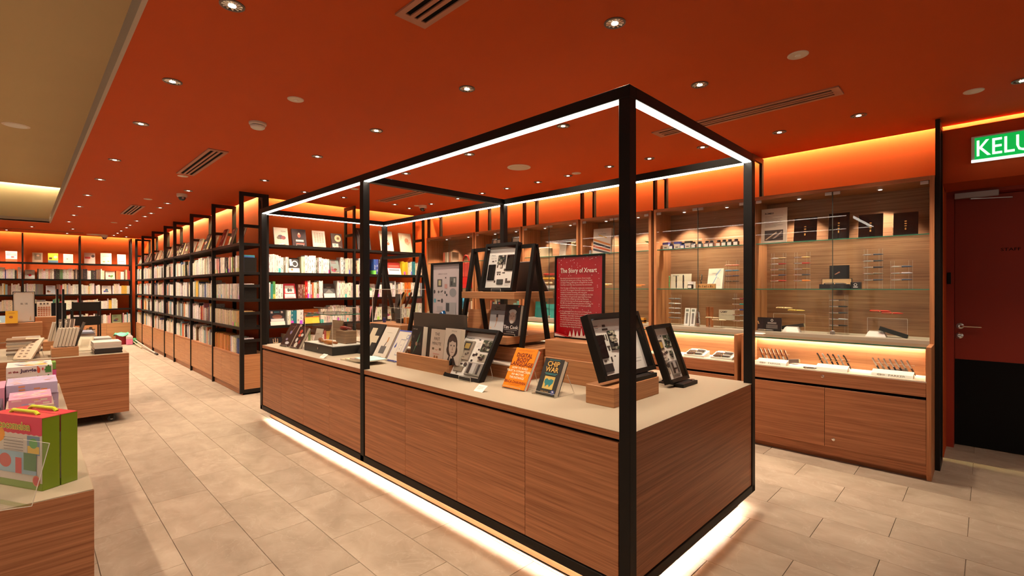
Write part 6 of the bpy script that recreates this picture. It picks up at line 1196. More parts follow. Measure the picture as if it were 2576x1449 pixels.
for s_, v in zip(par, (0.685, 0.49, 0.235)): text(s_, r, w_ / 2 - 0.13 * w_, h_ * v, 0.0142, rgbmat(226, 190, 175), x=0.001, align='LEFT', lh=1.04, sx=0.80)
B(0.003, 0.004, -w_ / 2 + bb, w_ / 2 - bb, bb, h_ - bb).build('pane', 'pane', r); B(0.02, 0.10, -0.06, 0.06, 0, 0.01).build('foot', 'black_metal', r)
put(r, (0.83, 0.895, CT + 0.263), 0.0, 0.02)
# --- glass display case and neighbours
r = thing('display_case', 'small glass display case on a black base with a key lock', 'display case', (0.33, 3.41, CT)); x0, x1, y0, y1 = 0.157, 0.50, 3.105, 3.72; z0, z1 = CT + 0.082, CT + 0.36
bs = B(x0, x1, y0, y1, CT, z0 - 0.006, bev=0.002).build('base', plain('base_black', (0.014, 0.013, 0.012), 0.35), r); MB().lathe((x0 - 0.001, 3.40, CT + 0.045), [(0.011, 0), (0.011, -0.003), (0.005, -0.005)], 14, axis='x').build('lock', 'chrome', bs)
B(x0 + 0.01, x1 - 0.01, y0 + 0.01, y1 - 0.01, z0 - 0.006, z0).build('display_mat', rgbmat(205, 200, 190), r)
for a in ((x0 + 0.004, x0 + 0.008, y0 + 0.004, y1 - 0.004), (x1 - 0.008, x1 - 0.004, y0 + 0.004, y1 - 0.004), (x0 + 0.008, x1 - 0.008, y0 + 0.004, y0 + 0.008), (x0 + 0.008, x1 - 0.008, y1 - 0.008, y1 - 0.004)): B(*a, z0, z1).build('side_glass', 'glass', r)
B(x0, x1, y0, y1, z1, z1 + 0.007).build('top_glass', 'shelf_glass', r)
mb = MB()
for a, c in (((x0, y0), (x0, y1)), ((x0, y0), (x1, y0)), ((x1, y0), (x1, y1)), ((x0, y1), (x1, y1))): mb.bar((*a, z1 + 0.0035), (*c, z1 + 0.0035), 0.003, 0.007)
mb.build('top_edge', 'glass_edge', r)
mb = MB()
for a in ((x0 + 0.006, y0 + 0.006), (x1 - 0.006, y0 + 0.006), (x0 + 0.006, y1 - 0.006), (x1 - 0.006, y1 - 0.006)): mb.bar((*a, z0), (*a, z1), 0.003)
mb.build('upright_edge', 'acrylic_edge', r)
wd = wood('wood_dark', (0.16, 0.09, 0.05), (0.34, 0.21, 0.12), 'h')
tag(B(0.33, 0.44, 3.20, 3.40, z0 + 0.001, z0 + 0.12, bev=0.002).build('wood_cube', 'wood_dark'), 'dark wooden block inside the glass case', 'block')
def tool(label, loc, rz, c1, c2, s=1.0):
    r = thing('sheathed_tool', label, 'tool', (0, 0, 0), 'wooden handled tools in the glass case'); mb = MB()
    mb.lathe((0, 0, 0.02 * s), [(0.004 * s, -0.09 * s), (0.018 * s, -0.075 * s), (0.021 * s, -0.03 * s), (0.018 * s, 0.02 * s), (0.012 * s, 0.03 * s)], 14, axis='y'); mb.build('sheath', rgbmat(*c1, 0.3), r, smooth=True)
    mb = MB(); mb.lathe((0, 0, 0.02 * s), [(0.010 * s, 0.03 * s), (0.012 * s, 0.05 * s), (0.013 * s, 0.085 * s), (0.009 * s, 0.10 * s)], 12, axis='y'); mb.build('handle', rgbmat(*c2, 0.3), r, smooth=True); put(r, loc, rz)
tool('red lacquered tool lying on the wooden block', (0.38, 3.30, z0 + 0.121), math.pi + 0.1, (130, 40, 25), (110, 30, 18)); tool('brown handled tool at the back of the glass case floor', (0.24, 3.52, z0 + 0.001), math.pi - 0.25, (120, 65, 25), (150, 90, 35)); tool('amber handled tool at the front of the glass case floor', (0.22, 3.28, z0 + 0.001), math.pi + 0.2, (175, 110, 40), (150, 85, 30))
tagcard('white note card beside the amber tool in the glass case', (0.19, 3.33, z0 + 0.001), 0.2, 0.07, 0.045); tagcard('white note card beside the brown tool in the glass case', (0.25, 3.42, z0 + 0.001), 0.1, 0.06, 0.04)
tag(put(B(0, 0.006, -0.1, 0.1, 0, 0.2).build('wood_offcut', 'wood_dark'), (0.42, 3.62, z0 + 0.001), 0.1, 0.2), 'thin wooden panel leaning inside the glass case', 'panel')
r = thing('acrylic_case', 'clear acrylic tray upturned on the glass case', 'display case', (0.34, 3.42, z1 + 0.007)); mb = MB()
for a in ((0.21, 0.213, 3.2, 3.62), (0.447, 0.45, 3.2, 3.62), (0.213, 0.447, 3.2, 3.203), (0.213, 0.447, 3.617, 3.62)): mb.box(*a, z1 + 0.0075, z1 + 0.06)
mb.build('panels', 'acrylic', r); mb = MB()
for a, c in (((0.21, 3.2), (0.21, 3.62)), ((0.21, 3.2), (0.45, 3.2)), ((0.45, 3.2), (0.45, 3.62))): mb.bar((*a, z1 + 0.06), (*c, z1 + 0.06), 0.003)
mb.build('edges', 'acrylic_edge', r)
# leaning cook books at the far end
bsh('dark cookbook with blue flowers leaning at the far counter end', 0.19, 0.26, 0.03, (62, 40, 34), [('e', (0.5, 0.6, 0.1, 0.08), (110, 110, 160)), ('e', (0.4, 0.3, 0.12, 0.05), (130, 120, 150)), ('e', (0.6, 0.15, 0.2, 0.06), (200, 195, 200)), ('r', (0.3, 0.85, 0.8, 0.87), (120, 90, 80)), ('p', [(0.5, 0.5), (0.7, 0.95), (0.72, 0.94), (0.53, 0.5)], (190, 150, 130))], [], (0.11, 4.11, C0 + 0.006), 0.5, 0.12)
bsh('dark cookbook with red plates and cutlery leaning beside it', 0.17, 0.23, 0.03, (58, 36, 32), [('e', (0.4, 0.78, 0.16, 0.09), (190, 70, 50)), ('e', (0.45, 0.6, 0.15, 0.07), (200, 90, 60)), ('e', (0.7, 0.62, 0.14, 0.07), (200, 195, 185)), ('e', (0.35, 0.38, 0.12, 0.1), (210, 205, 200)), ('e', (0.5, 0.15, 0.18, 0.12), (200, 190, 175)), ('e', (0.75, 0.3, 0.1, 0.1), (150, 60, 50))], [], (0.12, 3.88, C0 + 0.006), 0.5, 0.1)
put(stand('clear acrylic stand under the flower cookbook', 0.15, 0.12, 0.12, 0.02, 0.5), (0.10, 4.11, C0), 0.12); put(stand('clear acrylic stand under the plate cookbook', 0.15, 0.12, 0.12, 0.02, 0.5), (0.11, 3.88, C0), 0.1)
bsh('small cream pamphlet standing behind the plate cookbook', 0.13, 0.19, 0.008, (205, 190, 170), [('r', (0.15, 0.7, 0.6, 0.72), (150, 130, 110))], [], (0.33, 3.86, C0 + 0.002), 0.25, 0.1)
# fanned spiral sketchbooks
for k, (c, n) in enumerate((((190, 165, 125), 'kraft'), ((205, 190, 150), 'cream'), ((150, 130, 115), 'taupe'), ((170, 205, 205), 'pale blue'))):
    r = thing('sketchbook', n + ' spiral sketchbook in the fan by the middle post', 'notebook', (0, 0, 0), 'fanned spiral sketchbooks'); z = 0.0095 * k
    B(-0.085, 0.085, -0.12, 0.12, z, z + 0.007).build('pages', 'pages', r); B(-0.085, 0.085, -0.12, 0.12, z + 0.007, z + 0.009).build('cover', rgbmat(*c), r)
    mb = MB()
    for j in range(18): mb.lathe((-0.0 + 0.082, -0.11 + j * 0.013, z + 0.005), [(0.005, -0.001), (0.006, 0), (0.005, 0.001)], 6, axis='y')
    mb.build('spiral', 'black_plastic', r); put(r, (0.20, 2.72 - 0.075 * k, C0), 0.12 - 0.06 * k)
r = thing('boxed_set', 'small black cross-marked box leaning past the middle post', 'box', (0, 0, 0)); 
B(0, 0.035, -0.13, 0.13, 0, 0.31, bev=0.002).build('case', 'black_plastic', r); art_mesh(r, 0.26, 0.31, [('r', (0.1, 0.1, 0.9, 0.86), (205, 190, 160)), ('r', (0.1, 0.5, 0.3, 0.86), (40, 36, 34)), ('r', (0.62, 0.62, 0.9, 0.86), (40, 36, 34)), ('r', (0.1, 0.1, 0.3, 0.34), (40, 36, 34)), ('r', (0.62, 0.1, 0.9, 0.4), (40, 36, 34))], name='print'); put(r, (0.40, 2.98, C0), 0.05, 0.5)
bsh('white boxed book with a grey trowel picture', 0.2, 0.29, 0.022, (212, 202, 185), [('r', (0.3, 0.12, 0.72, 0.36), (95, 92, 90)), ('p', [(0.5, 0.36), (0.56, 0.36), (0.62, 0.52), (0.58, 0.53)], (70, 62, 56)), ('r', (0.58, 0.5, 0.66, 0.66), (185, 125, 65)), ('r', (0.3, 0.8, 0.7, 0.81), (150, 140, 128))], [], (0.40, 2.725, C0 + 0.004), 0.52, 0.03)
bsh('white book with blue border and line drawings', 0.19, 0.28, 0.018, (214, 204, 188), [('r', (0, 0, 0.03, 1), (70, 80, 160)), ('r', (0.97, 0, 1, 1), (70, 80, 160)), ('r', (0, 0.96, 1, 1), (70, 80, 160)), ('r', (0, 0, 1, 0.03), (70, 80, 160)), ('p', [(0.15, 0.45), (0.24, 0.6), (0.28, 0.46), (0.2, 0.4)], (60, 75, 150)), ('r', (0.45, 0.2, 0.8, 0.21), (70, 85, 150)), ('r', (0.45, 0.7, 0.8, 0.71), (70, 85, 150)), ('r', (0.45, 0.2, 0.46, 0.7), (70, 85, 150)), ('r', (0.79, 0.2, 0.8, 0.7), (70, 85, 150)), ('e', (0.86, 0.8, 0.1, 0.07), (70, 85, 150)), ('e', (0.86, 0.8, 0.08, 0.055), (214, 204, 188)), ('e', (0.62, 0.52, 0.02, 0.015), (70, 85, 150)), ('e', (0.62, 0.4, 0.02, 0.015), (70, 85, 150)), ('e', (0.62, 0.3, 0.02, 0.015), (70, 85, 150))], [], (0.355, 2.43, C0 + 0.004), 0.52, 0.0)
put(stand('clear acrylic stand under the trowel book', 0.14, 0.12, 0.12, 0.02, 0.5), (0.385, 2.725, C0)); put(stand('clear acrylic stand under the blue bordered book', 0.14, 0.12, 0.12, 0.02, 0.5), (0.34, 2.43, C0))
# acrylic case with carved pipes on the second A-frame
r = thing('acrylic_case', 'tall clear acrylic case on the A-frame shelf near the glass case', 'display case', (0.77, 2.92, 1.0625)); mb = MB(); xa, xb, ya, yb, za, zb = 0.585, 0.97, 2.66, 3.16, 1.0625, 1.38
for a in ((xa, xa + 0.003, ya, yb, za, zb), (xb - 0.003, xb, ya, yb, za, zb), (xa + 0.003, xb - 0.003, ya, ya + 0.003, za, zb), (xa + 0.003, xb - 0.003, yb - 0.003, yb, za, zb), (xa, xb, ya, yb, zb, zb + 0.003)): mb.box(*a)
mb.build('panels', 'acrylic', r); mb = MB()
for a in ((xa, ya), (xb, ya), (xa, yb), (xb, yb)): mb.bar((*a, za), (*a, zb), 0.004)
for a, c in (((xa, ya), (xa, yb)), ((xa, ya), (xb, ya)), ((xb, ya), (xb, yb)), ((xa, yb), (xb, yb))): mb.bar((*a, zb), (*c, zb), 0.004)
mb.build('edges', 'acrylic_edge', r)
r = thing('display_table', 'tiny clear shelf with carved pens inside the acrylic case', 'stand', (0.75, 2.86, 1.0625)); B(0.66, 0.85, 2.70, 2.98, 1.205, 1.209).build('top', 'acrylic', r); mb = MB(); [mb.bar((x, y, 1.0635), (x, y, 1.205), 0.004) for x in (0.67, 0.84) for y in (2.71, 2.97)]; mb.bar((0.66, 2.70, 1.207), (0.66, 2.98, 1.207), 0.004); mb.build('legs', 'acrylic_edge', r)
for k, (y, c, n) in enumerate(((2.90, (50, 32, 24), 'dark'), (2.86, (190, 125, 50), 'honey'), (2.77, (70, 30, 22), 'red brown'))):
    o = MB().lathe((0, 0, 0), [(0.004, 0), (0.011, 0.02), (0.012, 0.09), (0.013, 0.1), (0.011, 0.15), (0.005, 0.165)], 12).build('carved_pen', rgbmat(*c, 0.25), smooth=True); tag(o, n + ' carved pen tilted up on the clear shelf', 'pen', 'carved pens in the acrylic case'); o.location = (0.72, y + 0.03, 1.213); o.rotation_euler = (0.55, 0.1, 0)
tag(B(0.70, 0.75, 2.73, 2.80, 1.063, 1.12, bev=0.002).build('wood_cube', rgbmat(190, 120, 50)), 'small honey wooden cube on the acrylic case floor', 'block'); tag(B(0.70, 0.76, 2.82, 2.93, 1.063, 1.105, bev=0.003).build('ink_box', rgbmat(40, 30, 28)), 'small dark box on the acrylic case floor', 'box')
r = thing('ink_bottle', 'tiny blue ink bottle in the acrylic case', 'bottle', (0.66, 3.07, 1.063)); MB().lathe((0.66, 3.07, 1.063), [(0.016, 0), (0.018, 0.02), (0.012, 0.034)], 14).build('glass_body', rgbmat(40, 45, 110, 0.1), r); MB().lathe((0.66, 3.07, 1.097), [(0.012, 0), (0.012, 0.014)], 12).build('cap', rgbmat(50, 55, 120), r)
card('photo_card', 'grey engraved plate standing in the acrylic case', 0.12, 0.27, (0.80, 3.06, 1.064), (75, 70, 66), tilt=0.05, art=[('r', (0.4, 0.45, 0.6, 0.5), (180, 175, 170))])
# ------------------------------------------------------------------ display tables on the left
def caster(r, x, y):
    c = thing_part('caster', r, (x, y, 0))
    mb = MB(); mb.lathe((x, y, 0.034), [(0.012, -0.014), (0.033, -0.012), (0.034, 0.0), (0.033, 0.012), (0.012, 0.014)], 20, axis='y'); mb.build('wheel', plain('rubber', (0.03, 0.028, 0.027), 0.5), c, smooth=False)
    MB().lathe((x, y - 0.0145, 0.034), [(0.014, 0.0), (0.012, -0.003)], 14, axis='y').build('hub', 'steel', c)
    mb = MB(); mb.box(x - 0.014, x + 0.014, y - 0.022, y - 0.016, 0.03, 0.09); mb.box(x - 0.014, x + 0.014, y + 0.016, y + 0.022, 0.03, 0.09); mb.box(x - 0.03, x + 0.03, y - 0.03, y + 0.03, 0.085, 0.091); mb.build('fork', 'black_metal', c)
def thing_part(name, parent, loc):
    o = bpy.data.objects.new(name, None); COL.objects.link(o); o.parent = parent; o.location = Vector(loc) - parent.location; o.empty_display_size = 0.03; return o
def table(label, x0, x1, y0, y1, z0=0.091, z1=0.71):
    r = thing('display_table', label, 'display table', ((x0 + x1) / 2, (y0 + y1) / 2, 0), 'wooden display tables on casters')
    B(x0 + 0.004, x1 - 0.004, y0 + 0.022, y1 - 0.022, z0, z1 - 0.02).build('core', 'dark', r)
    B(x0, x1, y0, y0 + 0.02, z0, z1 - 0.003, bev=0.001).build('front_panel', 'wood', r); B(x0, x1, y1 - 0.02, y1, z0, z1 - 0.003).build('rear_panel', 'wood', r)
    B(x1 - 0.02, x1, y0 + 0.02, y1 - 0.02, z0, z1 - 0.003).build('side_panel', 'wood', r); B(x0, x0 + 0.02, y0 + 0.02, y1 - 0.02, z0, z1 - 0.003).build('side_panel', 'wood', r)
    B(x0 + 0.001, x1 - 0.001, y0 + 0.001, y1 - 0.001, z1 - 0.003, z1).build('top', 'counter', r)
    for x in (x0 + 0.15, x1 - 0.14):
        for y in (y0 + 0.06, y1 - 0.1): caster(r, x, y)
    return r
table('wooden display table cut off by the picture corner, carrying boxed toys', -3.1, -1.597, 1.125, 3.72)
table('wooden display table on casters with magazine stacks in the aisle', -2.9, -1.0, 5.42, 6.85)
table('wooden display table behind the magazine table', -2.9, -1.36, 7.7, 9.3); table('farthest wooden display table beside the black book cart', -2.6, -1.25, 10.1, 11.5)
Z1 = 0.7105
# --- carry boxes in front
def carry(label, off):
    r = thing('carry_box', label, 'toy box', (0, 0, 0), 'green and pink carry boxes'); w_, h_, t = 0.27, 0.247, 0.05
    B(0, t, -w_, 0, 0, h_, bev=0.001).build('carton', rgbmat(120, 145, 30, 0.25), r)
    mb = MB(); mb.box(-0.0006, t + 0.0006, -w_ - 0.0005, 0.0, h_ - 0.001, h_ + 0.0008); mb.build('pink_lid', rgbmat(205, 70, 80, 0.25), r)
    p = thing_part('printed_face', r, (0, 0, 0)); 
    art_mesh(p, w_, h_, [('r', (0, 0.1, 1, 1), (206, 190, 175)), ('r', (0, 0.0, 1, 0.1), (120, 140, 40)), ('p', [(0, 0.78)] + [(0.05 * k, 0.76 - 0.012 * (k % 2)) for k in range(21)] + [(1, 1), (0, 1)], (206, 60, 82)), ('e', (0.13, 0.72, 0.16, 0.12), (230, 150, 60)), ('r', (0.72, 0.48, 0.96, 0.74), (110, 130, 150)), ('r', (0.73, 0.5, 0.95, 0.6), (215, 170, 50)), ('e', (0.84, 0.64, 0.08, 0.07), (90, 150, 70)), ('r', (0.12, 0.2, 0.9, 0.5), (140, 165, 180)), ('e', (0.3, 0.36, 0.12, 0.1), (180, 70, 55)), ('r', (0.5, 0.2, 0.62, 0.42), (190, 60, 50)), ('r', (0.66, 0.26, 0.9, 0.5), (80, 115, 55)), ('e', (0.9, 0.13, 0.07, 0.075), (205, 110, 60)), ('e', (0.9, 0.13, 0.055, 0.06), (190, 60, 50))]
             + [('r', (0.28, 0.68 - 0.04 * k, 0.66, 0.69 - 0.04 * k), (120, 105, 95)) for k in range(5)], name='print', y0=-w_ / 2)
    text('cocomelon', p, -0.132, h_ * 0.86, 0.036, rgbmat(245, 205, 100), x=-0.0032, bold=0.0022); text('cocomelon', p, -0.132, h_ * 0.86, 0.036, rgbmat(110, 135, 70), x=-0.0036, bold=0.0)
    mb = MB(); mb.tube([(t / 2, -0.06, h_ + 0.001), (t / 2, -0.075, h_ + 0.010), (t / 2, -0.19, h_ + 0.010), (t / 2, -0.205, h_ + 0.001)], 0.006, 8); mb.build('handle', rgbmat(190, 200, 40, 0.3), r)
    c, s_ = math.cos(0.49), math.sin(0.49)
    # local y=0 edge is at the viewer's far left; shift so the right edge stands on the corner
    px_, py_ = -1.722 + off * c, 1.222 + off * s_
    r.location = (px_ - (-s_) * -w_ * 1.0, py_ - c * -w_ * 1.0, Z1); r.rotation_euler = (0, 0, 0.49)
carry('front carry box with pink printed face and green side', 0.0); carry('second carry box with green side behind the front one', 0.0535)
r = thing('acrylic_sign', 'clear acrylic leaflet stand before the carry boxes', 'stand', (0, 0, 0)); B(0, 0.003, -0.11, 0.11, 0, 0.19).build('sheet', 'acrylic', r); mb = MB(); mb.bar((0.0, -0.11, 0), (0.0, -0.11, 0.19), 0.0015); mb.bar((0, -0.11, 0.19), (0, 0.11, 0.19), 0.0012); mb.bar((0, -0.11, 0.0), (-0.09, -0.11, 0.0), 0.002); mb.build('edges', 'acrylic_edge', r); B(-0.1, 0.0, -0.11, 0.11, 0, 0.003).build('foot', 'acrylic', r); put(r, (-1.80, 1.19, Z1), 0.49, 0.25)
# --- puzzle boxes
for k in range(2):
    z = Z1 + 0.0605 * k + 0.08
    r = thing('puzzle_box', 'white jigsaw box lettered at the Jungle, %s of the pair' % ('lower' if k == 0 else 'upper'), 'puzzle box', (-1.745, 3.35, z), 'jungle jigsaw boxes')
    B(-1.85, -1.645, 3.20, 3.48, z, z + 0.06, bev=0.001).build('carton', rgbmat(222, 205, 195), r)
    if k == 1: 
        mb = MB(); rn = random.Random(2); mats = [rgbmat(235, 160, 50), rgbmat(150, 160, 60), rgbmat(225, 110, 50), rgbmat(240, 220, 190), rgbmat(130, 150, 170)]
        for j in range(26):
            x, y = rn.uniform(-1.83, -1.68), rn.uniform(3.22, 3.45); a = rn.uniform(0.008, 0.022); mb.add([(x + a * math.cos(t) * 1.2, y + a * math.sin(t), z + 0.0605 + 0.00008 * j) for t in [q * 1.047 for q in range(6)]], [tuple(range(6))], rn.randrange(5))
        mb.build('top_print', mats, r)['kind'] = 'stuff'
    f = thing_part('front_print', r, (-1.745, 3.1995, z)); f.rotation_euler = (0, 0, R90)
    text('at the', f, 0.074, 0.030, 0.018, rgbmat(150, 40, 45), x=-0.001, bold=0.0006); text('Jungle', f, 0.008, 0.033, 0.029, rgbmat(70, 45, 70), x=-0.001, bold=0.001)
    fo_ = art_mesh(f, 0.205, 0.06, [('e', (0.68, 0.5, 0.035, 0.3), (205, 80, 45)), ('e', (0.66, 0.8, 0.015, 0.15), (205, 80, 45)), ('e', (0.77, 0.6, 0.02, 0.15), (200, 60, 60)), ('r', (0.83, 0.2, 0.96, 0.85), (70, 120, 50)), ('e', (0.895, 0.9, 0.02, 0.1), (70, 120, 50)), ('e', (0.82, 0.5, 0.012, 0.1), (70, 120, 50))], name='print')
    fo_.location = fo_.location + f.location + r.location
tag(B(-1.86, -1.63, 3.21, 3.50, Z1, Z1 + 0.079, bev=0.001).build('puzzle_box', rgbmat(190, 140, 160)), 'mauve jigsaw box under the jungle boxes', 'puzzle box')
for k, (c, n, x1) in enumerate((((215, 90, 150), 'magenta', -1.618), ((120, 160, 70), 'lime green', -1.62))): tag(B(-1.80, x1, 3.30, 3.56, Z1 + 0.08 + 0.05 * k, Z1 + 0.128 + 0.05 * k).build('picture_book', rgbmat(*c)) if False else B(x1 - 0.02, x1, 3.5, 3.62, Z1 + 0.08 + 0.05 * k, Z1 + 0.128 + 0.05 * k).build('picture_book', rgbmat(*c)), n + ' picture book edge beside the jungle boxes', 'book')
def gloss(name, a, cols, seed, label, group, top=True):
    """shrink-wrapped pack with a busy printed top"""
    r = thing(name, label, 'picture book', ((a[0] + a[1]) / 2, (a[2] + a[3]) / 2, a[4]), group); B(*a, bev=0.001).build('block', rgbmat(*cols[0], 0.3), r)
    mb = MB(); rn = random.Random(seed); mats = [rgbmat(*c, 0.3) for c in cols]
    for j in range(22):
        x = rn.uniform(a[0] + 0.01, a[1] - 0.04); y = rn.uniform(a[2] + 0.01, a[3] - 0.03); mb.add([(x, y, a[5] + 0.0003 + 0.00006 * j), (x + rn.uniform(0.02, 0.04), y + 0.004, a[5] + 0.0003 + 0.00006 * j), (x + 0.03, y + rn.uniform(0.01, 0.03), a[5] + 0.0003 + 0.00006 * j), (x + 0.004, y + 0.015, a[5] + 0.0003 + 0.00006 * j)], [(0, 1, 2, 3)], rn.randrange(len(mats)))
    for j in range(10):
        x = rn.uniform(a[0] + 0.005, a[1] - 0.03); z = rn.uniform(a[4] + 0.004, a[5] - 0.012); yy = a[2] - 0.0004 - 0.00008 * j; mb.add([(x, yy, z), (x + 0.025, yy, z), (x + 0.025, yy, z + 0.008), (x, yy, z + 0.008)], [(0, 1, 2, 3)], rn.randrange(len(mats)))
    mb.build('print', mats, r)['kind'] = 'stuff'
PK = [(225, 150, 175), (240, 190, 200), (230, 170, 130), (190, 160, 205), (235, 215, 200)]
G6 = 'shrink-wrapped picture books on the corner table'
gloss('picture_book', (-1.835, -1.66, 2.42, 2.66, Z1, Z1 + 0.085), [(205, 180, 160), (150, 90, 80), (225, 205, 190), (130, 140, 90), (235, 215, 205)], 1, 'pale activity book with a dark spine under the pink one', G6)
gloss('picture_book', (-1.825, -1.668, 2.43, 2.67, Z1 + 0.0855, Z1 + 0.125), PK, 2, 'pink activity book on top of the nearer pile', G6)
gloss('picture_book', (-1.84, -1.632, 2.75, 3.02, Z1, Z1 + 0.09), [(180, 160, 190), (225, 150, 110), (200, 205, 220), (230, 190, 160)], 3, 'lilac activity book low behind the pink one', G6)
gloss('picture_book', (-1.84, -1.636, 2.74, 3.03, Z1 + 0.0905, Z1 + 0.155), [(190, 175, 205), (230, 150, 100), (215, 205, 225), (235, 180, 150)], 4, 'lilac and orange activity book on top', G6)
gloss('picture_book', (-2.02, -1.85, 2.40, 2.68, Z1, Z1 + 0.10), [(80, 70, 85), (160, 60, 70), (190, 170, 170), (110, 100, 120)], 5, 'dark grey activity book at the picture edge', G6)
gloss('picture_book', (-2.02, -1.845, 2.72, 3.0, Z1, Z1 + 0.15), PK, 6, 'pink activity book at the picture edge', G6)
gloss('picture_book', (-1.82, -1.64, 2.08, 2.34, Z1, Z1 + 0.05), [(205, 185, 165), (160, 110, 90), (120, 130, 80), (225, 205, 190)], 7, 'cream patterned activity book behind the carry boxes', G6)
# --- magazine table
def stackbooks(x0, x1, y0, y1, z, n, cols, seed, where, group, hmax=0.022, rz=0.0):
    rn = random.Random(seed)
    for k in range(n):
        h = rn.uniform(0.012, hmax); c = cols[k % len(cols)]; nm = c[0]; dx, dy = rn.uniform(-0.006, 0.006), rn.uniform(-0.006, 0.006)
        r = thing('magazine', '%s magazine, %s from the bottom %s' % (nm, ORD[k], where), 'magazine', ((x0 + x1) / 2 + dx, (y0 + y1) / 2 + dy, z), group)
        B(x0 + dx, x1 + dx, y0 + dy, y1 + dy, z + 0.0012, z + h - 0.0012).build('pages', 'pages', r)
        mb = MB(); mb.box(x0 + dx - 0.001, x1 + dx + 0.001, y0 + dy - 0.001, y1 + dy, z, z + 0.0012); mb.box(x0 + dx - 0.001, x1 + dx + 0.001, y0 + dy - 0.001, y1 + dy, z + h - 0.0012, z + h); mb.box(x0 + dx - 0.001, x1 + dx + 0.001, y0 + dy - 0.0022, y0 + dy - 0.0002, z, z + h); mb.build('cover', rgbmat(*c[1]), r)
        z += h + 0.0003
    return z
WH = [('white', (222, 208, 188)), ('cream', (212, 192, 160)), ('grey', (160, 148, 135)), ('ivory', (228, 216, 198))]
DK = [('black', (48, 40, 36)), ('charcoal', (60, 52, 48)), ('black', (45, 40, 38)), ('white', (222, 212, 198)), ('pale', (212, 200, 184)), ('blush', (222, 205, 190))]
GM = 'magazines stacked on the aisle table'
stackbooks(-1.275, -1.05, 5.5, 5.80, Z1, 6, DK, 1, 'of the stack nearest the aisle corner', GM, 0.03)
stackbooks(-1.90, -1.675, 5.62, 5.92, Z1, 10, WH + [('brown', (130, 100, 75))], 2, 'of the tall stack at the table front', GM, 0.024)
stackbooks(-1.88, -1.66, 6.30, 6.62, Z1, 8, WH + [('ochre', (200, 150, 60))], 3, 'of the stack behind the tall one', GM, 0.03)
stackbooks(-1.30, -1.08, 6.05, 6.35, Z1, 7, [('silver', (170, 170, 165)), ('sage', (150, 160, 140)), ('white', (215, 205, 190))], 4, 'of the stack behind the leaning cream book', GM, 0.022)
stackbooks(-1.42, -1.20, 6.45, 6.80, Z1, 9, [('white', (220, 208, 190)), ('tartan', (120, 95, 85)), ('blue grey', (140, 145, 160))], 5, 'of the stack at the table back corner', GM, 0.026)
bsh('tan calendar book leaning on a clear stand before the tall stack', 0.15, 0.26, 0.018, (205, 178, 145), [('r', (0.2 + 0.3 * (k % 2), 0.1 + 0.13 * (k // 2), 0.36 + 0.3 * (k % 2), 0.16 + 0.13 * (k // 2)), (130, 100, 75)) for k in range(12)], [], (-1.80, 5.50, Z1 + 0.006), 0.75, 1.0)
put(stand('clear acrylic stand under the tan calendar book', 0.13, 0.16, 0.15, 0.02, 0.75), (-1.80, 5.49, Z1), 1.0)
tag(B(-1.592, -1.392, 5.495, 5.80, Z1, Z1 + 0.092, bev=0.002).build('wood_block', 'wood_light'), 'plain wooden block under the leaning paperbacks on the aisle table', 'riser')
for k in range(6):
    r = flat_book('book', '%s of six cream paperbacks leaning together on the wooden block' % ordn(k).capitalize().lower(), 0.135, 0.19, 0.022, (216, 200, 176), group='cream paperbacks leaning on the block', art=[('r', (0.15, 0.2, 0.2, 0.9), (150, 130, 110))])
    put(r, (-1.575 + 0.026 * k, 5.60, Z1 + 0.098), math.pi * 0.02, 0.22)
    r.rotation_euler = (0.0, 0.20, 0.05); 
tag(put(B(-0.003, 0.003, -0.08, 0.08, 0, 0.25).build('book_support', 'dark_board'), (-1.415, 5.62, Z1 + 0.093), 0.05, 0.3), 'grey board leaning behind the cream paperbacks', 'book end')
for k, (x, y) in enumerate(((-1.53, 6.1), (-1.487, 6.0))):
    r = thing('sign_post', 'tall slim metal post above the paperbacks, %s of two' % ('farther' if k == 0 else 'nearer'), 'post', (x, y, Z1), 'slim metal posts on the aisle table'); B(x - 0.009, x + 0.009, y - 0.009, y + 0.009, Z1 + 0.008, 1.385).build('post', 'black_metal', r); B(x - 0.011, x - 0.009, y - 0.010, y + 0.006, Z1 + 0.008, 1.385).build('painted_lit_edge', 'white', r); B(x - 0.04, x + 0.04, y - 0.04, y + 0.04, Z1, Z1 + 0.008).build('foot', 'black_metal', r)  # white strip paints in the light along one edge of each post
for k in range(5):
    r = flat_book('book', '%s of five grey paperbacks leaning by the farther post' % ORD[k], 0.13, 0.21, 0.02, (150, 138, 125) if k > 1 else (215, 200, 178), group='grey paperbacks leaning by the post'); put(r, (-1.60 + 0.024 * k, 6.35, Z1 + 0.101), 0.05, 0.2)
tag(B(-1.64, -1.42, 6.26, 6.52, Z1, Z1 + 0.10, bev=0.002).build('wood_block', 'wood_light'), 'wooden block under the grey paperbacks', 'riser')
bsh('cream booklet leaning in a clear holder beside the aisle corner stack', 0.12, 0.17, 0.03, (210, 195, 165), [('r', (0.2, 0.2, 0.8, 0.8), (190, 172, 140))], [], (-1.33, 5.95, Z1 + 0.004), 0.55, 1.2); put(stand('clear acrylic holder beside the aisle corner stack', 0.14, 0.14, 0.14, 0.06, 0.5), (-1.335, 5.93, Z1), 1.2)
